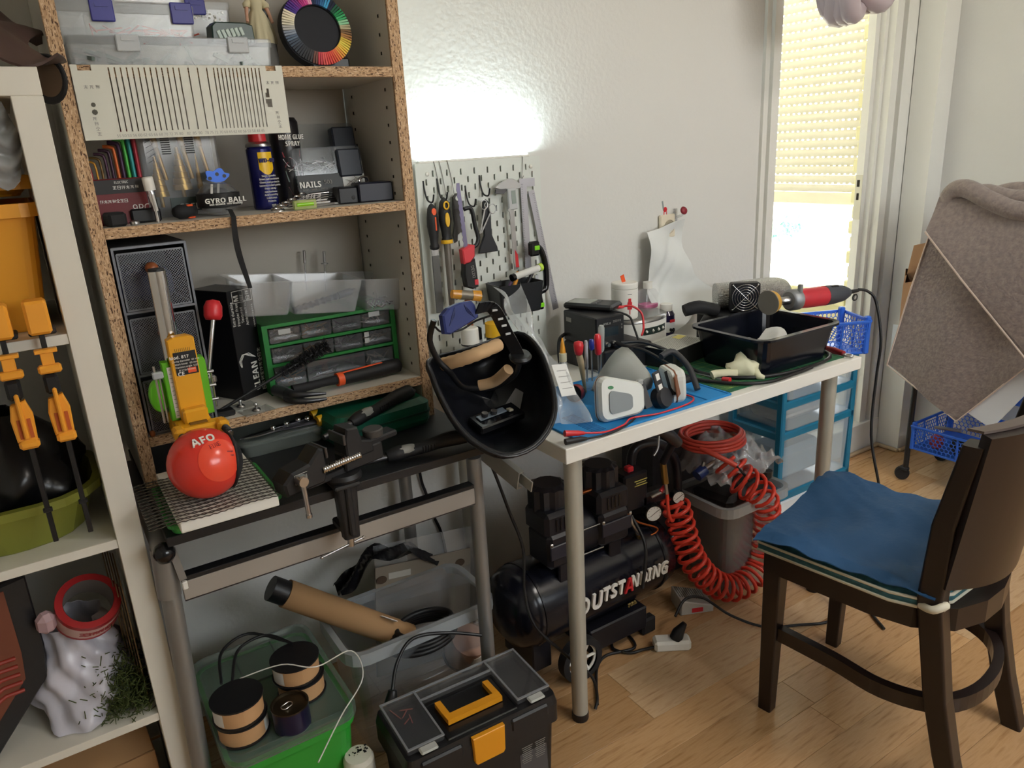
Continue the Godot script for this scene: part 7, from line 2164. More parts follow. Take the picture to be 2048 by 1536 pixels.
	for s in [-1, 1]:
		var cp := part(B.new().box(V(s * 0.122, 0.243, -0.004), V(0.078, 0.012, 0.148), 0.002), "clear_compartment", cl, ld)
		b = B.new()
		b.at(V(s * 0.122, 0.2495, -0.004), V(-90, 0, 0)).at(V(s * 0.122 - 0.039, 0.2495, 0.07), V(-90, 0, 0)).plate(0.078, 0.148, 0.003, [Rect2(0.004, 0.004, 0.07, 0.14)])
		part(b, "rim", fr, cp)
		part(B.new().box(V(s * 0.122, 0.245, 0.079), V(0.036, 0.006, 0.02), 0.003), "latch", mat("latch_clear", "c9cac4", 0.3, 0.0, 0.7), cp)
	var bc := part(B.new().box(V(0, 0.243, -0.06), V(0.17, 0.012, 0.036), 0.002), "clear_compartment", cl, ld)
	part(B.new().at(V(-0.085, 0.2495, -0.042), V(-90, 0, 0)).plate(0.17, 0.036, 0.003, [Rect2(0.003, 0.004, 0.164, 0.028)]), "rim", fr, bc)
	junk(ld, "bits", mat("reddish_bits", "8a5048", 0.6), 90, V(-0.12, 0.238, -0.03), V(0.05, 0.002, 0.06), 5, 0.04, 0.002)
	part(B.new().box(V(0, 0.233, 0.02), V(0.16, 0.012, 0.112), 0.002), "handle_well", M.black_gloss, ld)
	b = B.new()
	b.bar(V(-0.062, 0.247, 0.035), V(0.062, 0.247, 0.035), 0.018, 0.012)
	for s in [-1, 1]: b.bar(V(s * 0.056, 0.247, 0.035), V(s * 0.056, 0.244, -0.02), 0.013, 0.012)
	part(b, "handle", mat("handle_yellow", "e59a1c", 0.4), t)
	part(B.new().prism(P2([-0.034, 0.006, -0.03, 0.0, 0.03, 0.0, 0.034, 0.006, 0.036, 0.065, -0.036, 0.065]), 0.012, 0.0015), "latch", M.handle_yellow, t).position = V(0.0, 0.168, 0.092)
	var lab := part(B.new().at(V(0.108, 0.095, 0.0815), V(-2.5, 0, 0)).box(Vector3.ZERO, V(0.066, 0.1, 0.0012)), "label", mat("label_charcoal", "4a4a4c", 0.5), t)
	b = B.new()
	for c in 2:
		for k in 11: b.at(V(0.092 + c * 0.032, 0.138 - k * 0.0052, 0.0834 - k * 0.0002), V(-2.5, 0, 0)).box(Vector3.ZERO, V(0.026 - (k % 3) * 0.003, 0.0013, 0.0005))
	part(b, "fine_print", M.grey_print, lab)
	part(B.new().at(V(0.124, 0.06, 0.0812), V(-2.5, 0, 0)).box(Vector3.ZERO, V(0.028, 0.018, 0.0012)), "barcode_field", M.paper, lab)
	b = B.new()
	for k in 9: b.at(V(0.113 + k * 0.0028, 0.061, 0.0822), V(-2.5, 0, 0)).box(Vector3.ZERO, V(0.0013, 0.013, 0.0005))
	part(b, "barcode", M.black_plastic, lab)
	# mains plug hanging over the clear tub onto the tool box
	single(B.new().tube(spline(P3([0.045, 0.262, 0.46, -0.03, 0.29, 0.44, -0.11, 0.305, 0.43, -0.16, 0.28, 0.45, -0.19, 0.24, 0.48]), 6), 0.0038, 8).tube(P3([-0.19, 0.24, 0.48, -0.2, 0.215, 0.49]), [0.009, 0.016], 12).tube(P3([-0.205, 0.214, 0.49, -0.206, 0.195, 0.493]), 0.0028, 8).tube(P3([-0.19, 0.212, 0.492, -0.191, 0.193, 0.495]), 0.0028, 8), "black_power_plug", M.black_plastic, "black cable with a two pin plug dangling beside the tool box", "power cable")
	# spray can with white cap
	t = thing("white_capped_spray_can", "spray can with paint stained white cap beside the tool box", "spray can", V(-0.305, 0, 0.56))
	part(B.new().rings_lathe([Vector2(0, 0), Vector2(0.03, 0), Vector2(0.0315, 0.003), Vector2(0.0315, 0.14), Vector2(0.027, 0.15)], 26), "can", mat("can_printed", "26222c", 0.35), t)
	part(B.new().rings_lathe([Vector2(0.029, 0.146), Vector2(0.031, 0.15), Vector2(0.0305, 0.188), Vector2(0.026, 0.197), Vector2(0, 0.199)], 26), "cap", mat("cap_cream", "d9d6c8", 0.4), t)
	b = B.new()
	var rng := RandomNumberGenerator.new()
	rng.seed = 6
	for i in 26:
		var a := rng.randf() * TAU
		var r := rng.randf() * 0.02
		b.at(V(r * cos(a) + 0.004, 0.199, r * sin(a) * 0.7 - 0.006)).box(Vector3.ZERO, V(0.001 + rng.randf() * 0.004, 0.0012, 0.001 + rng.randf() * 0.003))
	var sn := part(b, "paint_specks", M.black_plastic, t)
	sn.set_meta("kind", "stuff")
	words("COLOR", 0.02, mat("print_rust", "a8503c", 0.6), t, V(0, 0.112, 0.032), Vector3.ZERO, "Droid Sans", true, "lettering", false, 0.004, 0.8)
	# cables against the wall
	single(B.new().tube(spline(P3([0.12, 0.72, 0.02, 0.13, 0.49, 0.012, 0.143, 0.42, 0.012, 0.158, 0.35, 0.012, 0.184, 0.25, 0.012, 0.19, 0.006, 0.02]), 5), 0.0042, 8), "wall_cable", M.black_cable, "black cable running down the wall behind the black desk", "cable")
	single(B.new().tube(spline(P3([0.1, 0.72, 0.4, 0.125, 0.65, 0.42, 0.165, 0.52, 0.42, 0.19, 0.42, 0.43, 0.175, 0.32, 0.45, 0.18, 0.24, 0.48, 0.235, 0.16, 0.52, 0.29, 0.09, 0.55, 0.3, 0.03, 0.56, 0.285, 0.006, 0.57]), 6), 0.0038, 8), "hanging_cable", M.black_cable, "black cable hanging from the helmet across the compressor to the floor", "cable")

func rim_part(t: Node3D, w: float, d: float, h: float, r: float) -> void:
	part(B.new().loft([ring_y(rrect(w, d, r), h), ring_y(rrect(w + 0.028, d + 0.028, r + 0.014), h + 0.001), ring_y(rrect(w + 0.03, d + 0.03, r + 0.015), h - 0.028), ring_y(rrect(w + 0.026, d + 0.026, r + 0.013), h - 0.028), ring_y(rrect(w + 0.022, d + 0.022, r + 0.011), h - 0.003)], false, false, -1), "rim", mat("rim_frost", "c3c8cc", 0.3, 0.0, 0.45), t)

func compressor() -> void:
	var t := thing("air_compressor", "black twin head air compressor with large white lettering on its tank", "air compressor", V(0.43, 0, 0.36), 0)
	var bk := mat("comp_black", "15151c", 0.35)
	var b := wb(t)
	b.x = b.x * Transform3D(Basis.from_euler(V(0, 0.02, -PI / 2)), V(0.155, 0.205, 0.345))
	b.lathe([Vector2(0, 0), Vector2(0.06, 0.008), Vector2(0.095, 0.03), Vector2(0.108, 0.06), Vector2(0.1085, 0.075)], 36)
	b.rings_lathe([Vector2(0.1085, 0.075), Vector2(0.111, 0.076), Vector2(0.111, 0.083), Vector2(0.1085, 0.084)], 36)
	b.lathe([Vector2(0.1085, 0.084), Vector2(0.1085, 0.48)], 36)
	b.rings_lathe([Vector2(0.1085, 0.48), Vector2(0.111, 0.481), Vector2(0.111, 0.488), Vector2(0.1085, 0.489)], 36)
	b.lathe([Vector2(0.1085, 0.489), Vector2(0.1, 0.53), Vector2(0.06, 0.552), Vector2(0, 0.56)], 36)
	part(b, "tank", mat("tank_black", "14151e", 0.22), t)
	# lettering follows the tank's front
	words("OU", 0.072, M.white_print, t, V(-0.066, 0.213, 0.0985), V(8, 0, 0), "Droid Sans", true, "lettering", false, 0.006, 0.8)
	words("TST", 0.06, M.white_print, t, V(0.012, 0.22, 0.0985), V(8, 0, 0), "Droid Sans", true, "lettering", false, 0.006, 0.78)
	words("A", 0.062, M.red_plastic, t, V(0.065, 0.216, 0.0985), V(8, 0, 0), "Droid Sans", true, "lettering", false, 0.006, 0.75)
	words("NDING", 0.056, M.white_print, t, V(0.136, 0.221, 0.0985), V(8, 0, 0), "Droid Sans", true, "lettering", false, 0.006, 0.72)
	b = B.new()
	b.at(V(-0.112, 0.2, 0.094)).box(V(0, 0.01, 0), V(0.022, 0.0015, 0.004)).box(V(0, -0.03, 0), V(0.022, 0.0015, 0.004)).box(V(-0.011, -0.01, 0), V(0.0015, 0.042, 0.004)).box(V(-0.004, -0.01, 0), V(0.0015, 0.03, 0.004))
	part(b, "badge", M.white_print, t)
	words("75L", 0.018, mat("gold_print", "8a7a48", 0.5), t, V(0.085, 0.145, 0.087), V(20, 0, 8), "Droid Serif", false, "lettering", false, 0.004)
	# feet, skirt, wheels
	part(wb(t).box(V(0.48, 0.07, 0.36), V(0.2, 0.07, 0.15), 0.004), "skirt", bk, t)
	part(wb(t).box(V(0.25, 0.08, 0.33), V(0.06, 0.1, 0.14), 0.004), "skirt", bk, t)
	for p in [V(0.6, 0.0, 0.41), V(0.6, 0.0, 0.28)]: part(wb(t).box(p + V(0, 0.025, 0), V(0.05, 0.05, 0.03), 0.006), "rubber_foot", M.black_rubber, t)
	for zz in [0.455, 0.24]:
		b = wb(t)
		b.x = b.x * Transform3D(Basis.from_euler(V(PI / 2, 0, 0)), V(0.33, 0.062, zz))
		b.rings_lathe([Vector2(0.045, -0.014), Vector2(0.062, -0.013), Vector2(0.062, 0.013), Vector2(0.045, 0.014)], 30)
		var wh := part(b, "wheel", M.black_rubber, t)
		b = wb(t)
		b.x = b.x * Transform3D(Basis(), V(0.33, 0.062, zz + 0.004))
		b.tube(ring_z(ellipse(0.045, 0.045, 28), 0.0), 0.004, 8, false, true)
		for k in 6: b.tube(P3([0, 0, 0, 0.044 * cos(k * PI / 3), 0.044 * sin(k * PI / 3), 0]), 0.0042, 8)
		b.box(Vector3.ZERO, V(0.02, 0.02, 0.014), 0.006)
		part(b, "hub", M.white_plastic, wh)
	# two cylinder heads on a common motor
	for s in 2:
		var c: Vector3 = [V(0.315, 0.39, 0.34), V(0.485, 0.39, 0.33)][s]
		b = wb(t)
		b.x = b.x * Transform3D(Basis(), c)
		b.box(V(0, -0.015, 0.04), V(0.1, 0.1, 0.1), 0.012)
		b.box(V(0, 0.055, 0.035), V(0.105, 0.065, 0.1), 0.01)
		var o := PackedVector2Array()
		for k in 24: o.append(Vector2.from_angle(TAU * k / 24) * (0.052 if k % 2 else 0.046))
		b.loft([ring_y(o, 0.08, 0, 0.02), ring_y(o, 0.135, 0, 0.02), ring_y(ellipse(0.036, 0.036, 24), 0.142, 0, 0.02)], true, true, -1)
		var hd := part(b, "cylinder_head", bk, t)
		b = wb(t)
		b.x = b.x * Transform3D(Basis(), c)
		for k in 4: b.box(V(-0.022 + k * 0.0125, 0.056, 0.086), V(0.005, 0.034, 0.003), 0.001)
		part(b, "vent_slot", M.black_gloss, hd)
		part(wb(t).box(c + V(0, -0.012, 0.0925), V(0.098, 0.038, 0.006), 0.002), "front_plate", mat("plate_slate", "24242e", 0.35), hd)
		for k in 2: part(wb(t).box(c + V(-0.045 + k * 0.09, 0.012, 0.094), V(0.009, 0.009, 0.006), 0.002), "bolt", M.steel, hd)
		part(wb(t).box(c + V(0.005, -0.075, 0.075), V(0.04, 0.075, 0.012), 0.003), "bracket", bk, t)
	b = wb(t)
	b.x = b.x * Transform3D(Basis.from_euler(V(0, 0, -PI / 2)), V(0.345, 0.365, 0.345))
	b.rings_lathe([Vector2(0, 0), Vector2(0.062, 0), Vector2(0.064, 0.01), Vector2(0.064, 0.1), Vector2(0, 0.11)], 26)
	part(b, "motor", bk, t)
	b = wb(t)
	for y in [0.395, 0.325]: b.tube(P3([0.355, y, 0.41, 0.45, y, 0.41]), 0.0022, 8)
	part(b, "tie_rod", M.steel, t)
	part(wb(t).tube(P3([0.355, 0.475, 0.37, 0.45, 0.475, 0.37]), 0.0055, 10), "copper_pipe", M.copper, t)
	# pressure switch, gauges, fittings
	b = wb(t)
	b.box(V(0.6, 0.42, 0.34), V(0.085, 0.11, 0.06), 0.006)
	var ps := part(b, "pressure_switch", bk, t)
	part(wb(t).box(V(0.595, 0.482, 0.345), V(0.022, 0.016, 0.022), 0.004), "red_knob", M.red_plastic, ps)
	b = wb(t)
	for k in 3: b.box(V(0.615, 0.452 - k * 0.007, 0.3712), V(0.045 - (k % 2) * 0.01, 0.0028, 0.0008))
	part(b, "warning_print", M.sticker_yellow, ps)
	for p in [[V(0.642, 0.352, 0.39), 0.025], [V(0.735, 0.372, 0.39), 0.02]]:
		b = wb(t)
		b.x = b.x * Transform3D(Basis.from_euler(V(PI / 2, -0.3, 0)), p[0])
		b.rings_lathe([Vector2(0, -0.012), Vector2(p[1], -0.012), Vector2(p[1], 0.006), Vector2(p[1] * 0.88, 0.007)], 26)
		var gg := part(b, "gauge", M.black_gloss, t)
		b = wb(t)
		b.x = b.x * Transform3D(Basis.from_euler(V(PI / 2, -0.3, 0)), p[0])
		b.rings_lathe([Vector2(p[1] * 0.88, 0.006), Vector2(0, 0.0065)], 26)
		part(b, "dial", M.white_plastic, gg)
		b = wb(t)
		b.x = b.x * Transform3D(Basis.from_euler(V(0, -0.3, 0)), p[0] + V(-0.002, 0, 0.0075))
		b.bar(V(-p[1] * 0.5, -p[1] * 0.3, 0), V(p[1] * 0.55, p[1] * 0.4, 0), 0.0012, 0.0006)
		for k in 9: b.bar(Vector3.UP.rotated(Vector3.BACK, 2.0 - k * 0.5) * p[1] * 0.64, Vector3.UP.rotated(Vector3.BACK, 2.0 - k * 0.5) * p[1] * 0.78, 0.001, 0.0005)
		part(b, "needle", M.black_plastic, gg)
	part(wb(t).box(V(0.67, 0.38, 0.35), V(0.1, 0.04, 0.04), 0.008), "manifold", bk, t)
	part(wb(t).tube(P3([0.645, 0.395, 0.38, 0.665, 0.405, 0.39, 0.68, 0.41, 0.395]), 0.006, 10), "valve_lever", M.steel, t)
	part(wb(t).tube(P3([0.66, 0.415, 0.4, 0.675, 0.425, 0.4]), 0.006, 10), "red_cap", M.red_plastic, t)
	part(wb(t).tube(spline(P3([0.545, 0.375, 0.4, 0.565, 0.335, 0.41, 0.58, 0.315, 0.4]), 4), 0.008, 12), "braided_hose", M.steel, t)
	part(wb(t).tube(P3([0.58, 0.315, 0.4, 0.6, 0.285, 0.385, 0.615, 0.26, 0.375]), [0.01, 0.012, 0.013], 12), "brass_fitting", M.brass, t)
	part(wb(t).tube(spline(P3([0.6, 0.285, 0.39, 0.64, 0.295, 0.4, 0.645, 0.31, 0.4, 0.59, 0.34, 0.39, 0.56, 0.37, 0.375]), 4), 0.0028, 8), "copper_line", M.copper, t)
	part(wb(t).tube(spline(P3([0.555, 0.375, 0.4, 0.555, 0.32, 0.45, 0.545, 0.26, 0.465, 0.53, 0.2, 0.47]), 5), 0.0045, 8), "relay_cable", M.black_cable, t)
	# carrying handle
	part(wb(t).tube(spline(P3([0.73, 0.185, 0.33, 0.785, 0.195, 0.32, 0.81, 0.24, 0.315, 0.812, 0.38, 0.31, 0.795, 0.45, 0.31, 0.74, 0.505, 0.31, 0.67, 0.52, 0.31, 0.64, 0.505, 0.31, 0.632, 0.46, 0.31]), 5), 0.0135, 14), "carry_handle", bk, t)
	# coupling, spiral hose
	t = thing("spiral_air_hose", "red spiral air hose looping on the floor between compressor and bin", "air hose", V(0.88, 0.0, 0.45))
	part(wb(t).tube(P3([0.668, 0.5, 0.4, 0.668, 0.44, 0.41]), [0.0085, 0.0095], 12), "coupling", M.brass, t)
	part(wb(t).tube(P3([0.668, 0.44, 0.41, 0.669, 0.41, 0.415]), 0.005, 10), "nipple", M.steel, t)
	var path := spline(P3([0.72, 0.37, 0.39, 0.735, 0.3, 0.4, 0.75, 0.21, 0.42, 0.78, 0.14, 0.44, 0.83, 0.085, 0.46, 0.89, 0.058, 0.47, 0.95, 0.06, 0.47, 1.0, 0.085, 0.47, 1.02, 0.14, 0.47, 1.025, 0.21, 0.47, 1.01, 0.28, 0.475, 0.985, 0.335, 0.47, 0.935, 0.385, 0.44, 0.92, 0.43, 0.4]), 40)
	var cum := [0.0]
	for k in range(1, path.size()): cum.append(cum[-1] + path[k].distance_to(path[k - 1]))
	var hx := PackedVector3Array()
	var turns := 31
	var n := turns * 14
	var j := 0
	for i in n + 1:
		var f := float(i) / n
		var d: float = f * cum[-1]
		while j < path.size() - 2 and cum[j + 1] < d: j += 1
		var p := path[j].lerp(path[j + 1], clampf((d - cum[j]) / maxf(cum[j + 1] - cum[j], 1e-6), 0, 1))
		var tn := (path[mini(j + 4, path.size() - 1)] - path[maxi(j - 4, 0)]).normalized()
		var u := Vector3(0, 0, 1)
		u = (u - tn * u.dot(tn)).normalized()
		var w := tn.cross(u)
		var a := TAU * turns * f
		var rr := 0.037 if f < 0.8 else 0.037 + 0.008 * sin((f - 0.8) * 12.0)
		hx.append(p + (u * cos(a) + w * sin(a)) * rr)
	part(wb(t).tube(hx, 0.0058, 7), "spiral", mat("hose_red", "d8402f", 0.3), t)
	part(wb(t).tube(spline(P3([0.669, 0.41, 0.415, 0.672, 0.35, 0.42, 0.685, 0.325, 0.42, 0.71, 0.33, 0.405, 0.74, 0.36, 0.4]), 5), 0.0048, 8), "lead_in", M.hose_red, t)
	# spray gun hanging under the desk
	t = thing("blow_gun", "dark air gun with steel trigger hanging below the desk edge", "air gun", V(0.61, 0.55, 0.45))
	part(wb(t).tube(P3([0.6, 0.625, 0.45, 0.64, 0.6, 0.45, 0.68, 0.565, 0.44]), [0.014, 0.017, 0.015], 12), "body", M.dark_steel, t)
	part(wb(t).tube(spline(P3([0.6, 0.61, 0.455, 0.592, 0.58, 0.46, 0.578, 0.563, 0.46]), 4), 0.003, 8), "trigger", M.steel, t)
	part(wb(t).tube(P3([0.665, 0.57, 0.44, 0.668, 0.5, 0.4]), 0.011, 12), "grip", bk, t)

func under_white_desk() -> void:
	# clear bin with machine cases and bubble wrap
	var t := thing("clear_bin", "clear plastic bin with black tool cases beside the compressor", "storage bin", V(0.985, 0, 0.365), 0)
	part(tub(B.new(), 0.26, 0.2, 0.2, 0.15, 0.32, 0.003, 0.03, 0.0, 0.03), "bin", M.tub_clear, t)
	rim_part(t, 0.26, 0.2, 0.32, 0.03)
	single(B.new().at(V(0.965, 0.004, 0.36)).box(V(0, 0.14, 0), V(0.13, 0.28, 0.12), 0.008), "black_machine_case", M.black_plastic, "black machine case standing inside the clear bin", "case")
	single(B.new().at(V(0.99, 0.29, 0.36), V(0, 8, 4)).box(V(0, 0.025, 0), V(0.22, 0.05, 0.14), 0.015), "black_tool_bag", mat("bag_black", "0f0f12", 0.6), "soft black bag lying on top of the clear bin", "bag")
	t = thing("power_plug", "black mains plug with two steel pins on the soft bag", "plug", V(1.07, 0.345, 0.42), 20)
	part(B.new().rings_lathe([Vector2(0, 0), Vector2(0.017, 0), Vector2(0.018, 0.02), Vector2(0, 0.022)], 18), "body", M.black_plastic, t)
	for s in [-1, 1]: part(B.new().tube(P3([s * 0.0095, 0.02, 0, s * 0.0095, 0.042, 0]), 0.0024, 8), "pin", M.steel, t)
	t = thing("air_regulator", "blue air regulator with steel fittings by the compressor handle", "regulator", V(0.83, 0.4, 0.37))
	part(B.new().tube(P3([0, 0.0, 0, 0.03, 0.012, 0]), 0.017, 14), "bowl", mat("reg_blue", "1e3470", 0.3), t)
	part(B.new().tube(P3([0.03, 0.012, 0, 0.09, 0.026, 0.0]), [0.009, 0.007], 12), "fitting", M.steel, t)
	part(B.new().tube(P3([0.02, 0.016, 0, 0.028, 0.036, 0]), 0.006, 10), "nut", M.steel, t)
	# bubble wrap
	var b := B.new()
	var rng := RandomNumberGenerator.new()
	rng.seed = 44
	b.sheet(func(u: float, v: float) -> Vector3: return V(0.86 + u * 0.27, 0.39 + 0.09 * sin(u * PI) * sin(v * PI * 0.9 + 0.3) + 0.012 * sin(u * 31.0 + v * 13.0) + 0.01 * sin(v * 37.0 - u * 11.0), 0.2 + v * 0.24 + 0.012 * sin(u * 23.0)), 40, 32, 0.002)
	single(b, "bubble_wrap", mat("bubble", "cfd3d8", 0.15, 0.0, 0.3), "crumpled clear bubble wrap piled on the clear bin", "bubble wrap")
	single(B.new().at(V(0.9, 0, 0.16)).box(V(0.02, 0.235, 0), V(0.26, 0.47, 0.16), 0.01), "grey_carton", mat("carton_grey", "3a3a40", 0.8), "dark grey carton standing against the wall behind the bin", "box")
	# red hose coil
	b = B.new()
	for k in 9:
		var r := 0.1 - (k % 3) * 0.007
		b.tube(spline(ring_y(ellipse(r, r * 0.85, 18), 0.472 + (k / 3) * 0.011 + 0.004 * sin(k * 2.0), 0.93 + 0.004 * sin(k * 1.7), 0.33 + 0.004 * cos(k * 2.3)), 2, true), 0.0052, 7, false, true)
	b.tube(spline(P3([0.84, 0.485, 0.37, 0.86, 0.47, 0.41, 0.9, 0.44, 0.45]), 4), 0.008, 8)
	single(b, "red_hose_coil", mat("coil_red", "cf4a3c", 0.4), "coil of red hose lying on the bubble wrap", "hose coil")
	single(B.new().tube(P3([0.9, 0.44, 0.452, 0.935, 0.39, 0.47]), [0.003, 0.0045], 8), "black_probe", M.black_plastic, "thin black wand hanging from the red hose coil", "wand")
	# drawer tower
	t = thing("drawer_tower", "teal drawer tower with clear drawers at the right end of the desk", "drawer tower", V(1.523, 0, 0.16), 0)
	var teal := mat("teal", "1a7396", 0.4)
	for sx in [-1, 1]:
		for sz in [-1, 1]: part(B.new().box(V(sx * 0.19, 0.29, sz * 0.102), V(0.022, 0.58, 0.026), 0.004), "post", teal, t)
	var clr := mat("drawer_clear", "cfe0ea", 0.2, 0.0, 0.22)
	for q in [[0.48, 0.09], [0.372, 0.09], [0.146, 0.208]]:
		part(B.new().box(V(0, q[0] - 0.018, 0), V(0.4, 0.03, 0.23), 0.005), "shelf_frame", teal, t)
		b = B.new()
		b.at(V(0, q[0], 0.008))
		tub(b, 0.352, 0.224, 0.344, 0.215, q[1] - 0.008, 0.003, 0.02)
		var dr := part(b, "drawer", clr, t)
		part(B.new().box(V(-0.03, q[0] + q[1] * 0.35, 0.0), V(0.24, q[1] * 0.55, 0.15), 0.02), "contents", [M.paper, mat("pale_blue", "9db8cc", 0.7), mat("pale_green", "a9c8b8", 0.7)][int(q[0] * 10) % 3], dr)
	part(B.new().box(V(0, 0.055, 0), V(0.38, 0.11, 0.22), 0.006), "base", mat("tower_white", "dfe6ea", 0.4), t)
	part(B.new().box(V(0, 0.579, 0), V(0.4, 0.012, 0.23), 0.004), "top", teal, t)
	crate("blue_basket", "open blue plastic basket with honeycomb walls on the drawer tower", V(1.6, 0.5855, 0.18), -25, 0.28, 0.16, 0.12)
	# extension socket, foot switch, floor cables
	t = thing("extension_socket", "white single extension socket with black plug on the floor", "extension socket", V(0.605, 0.0, 0.505), -32)
	part(B.new().box(V(0, 0.016, 0), V(0.1, 0.032, 0.044), 0.007), "socket", M.white_plastic, t)
	part(B.new().tube(P3([0.012, 0.03, 0, 0.018, 0.05, 0, 0.035, 0.075, -0.002]), [0.018, 0.016, 0.007], 14), "plug", M.black_plastic, t)
	part(wb(t).tube(spline(P3([0.637, 0.075, 0.485, 0.69, 0.1, 0.47, 0.75, 0.085, 0.48, 0.81, 0.03, 0.53, 0.87, 0.006, 0.6, 0.95, 0.006, 0.65, 1.03, 0.006, 0.69, 1.1, 0.006, 0.66, 1.16, 0.1, 0.58]), 6), 0.004, 8), "plug_cable", M.black_cable, t)
	part(wb(t).tube(spline(P3([0.56, 0.014, 0.49, 0.53, 0.006, 0.47, 0.495, 0.006, 0.46, 0.47, 0.006, 0.42, 0.5, 0.006, 0.385, 0.54, 0.006, 0.39, 0.52, 0.006, 0.45, 0.44, 0.006, 0.43, 0.39, 0.006, 0.45, 0.345, 0.006, 0.5, 0.3, 0.006, 0.56]), 6), 0.004, 8), "socket_cable", M.black_cable, t)
	t = thing("foot_switch", "flat white ribbed foot switch with red label on the floor", "foot switch", V(0.79, 0.0, 0.4), -24)
	part(B.new().prism(P2([-0.05, 0, 0.05, 0, 0.05, 0.022, -0.05, 0.05]), 0.085, 0.003), "body", mat("switch_white", "b9b7b0", 0.5), t)
	b = B.new()
	for k in 12: b.at(V(-0.043 + k * 0.0072, 0.049 - k * 0.002, -0.01), V(0, 0, -15.6)).box(Vector3.ZERO, V(0.002, 0.002, 0.055))
	part(b, "ribs", M.grey_print, t)
	part(B.new().box(V(0.0, 0.014, 0.043), V(0.034, 0.014, 0.001)), "red_label", M.red_plastic, t)

func crate(called: String, label: String, at: Vector3, turn: float, w: float, d: float, h: float, cat := "basket", m: Material = null) -> Node3D:
	if m == null: m = M.blue_crate
	var t := thing(called, label, cat, at, turn)
	crate_parts(t, Vector3.ZERO, w, d, h, m)
	return t

func crate_parts(t: Node3D, o: Vector3, w: float, d: float, h: float, m: Material) -> void:
	for s in 4:
		var ln := w if s % 2 == 0 else d
		var off := (d if s % 2 == 0 else w) / 2.0
		var b := B.new()
		b.x = Transform3D(Basis.from_euler(V(0, s * PI / 2, 0)), o) * Transform3D(Basis.from_euler(V(0.1, 0, 0)), V(0, 0, off))
		b.box(V(0, h - 0.005, 0), V(ln + 0.012, 0.01, 0.008), 0.002)
		b.box(V(0, 0.004, 0), V(ln, 0.008, 0.005), 0.001)
		var ribs := 3 if ln > 0.17 else 2
		for k in ribs + 1: b.box(V(-ln / 2 + ln * k / ribs, h / 2, 0), V(0.007, h, 0.006), 0.001)
		var c := 0.0095
		var rows := int((h - 0.02) / (c * 1.5))
		var cols := int(ln / (c * 1.732))
		for r in rows:
			for q in cols:
				var cx := -ln / 2 + (q + 0.5 + (0.5 if r % 2 else 0.0)) * c * 1.732
				var cy := 0.016 + r * c * 1.5
				if cx > ln / 2 - 0.004: continue
				for e in 3:
					var a0 := PI / 6 + e * PI / 3
					b.bar(V(cx + c * cos(a0), cy + c * sin(a0), 0), V(cx + c * cos(a0 + PI / 3), cy + c * sin(a0 + PI / 3), 0), 0.0024, 0.0024, Vector3.BACK)
		part(b, "honeycomb_wall", m, t)
	part(B.new().box(o + V(0, 0.004, 0), V(w, 0.004, d)), "bottom", m, t)
	for sx in [-1, 1]:
		for sz in [-1, 1]: part(B.new().box(o + V(sx * w / 2, h / 2 + 0.006, sz * d / 2), V(0.02, h + 0.012, 0.02), 0.004), "corner_post", m, t)

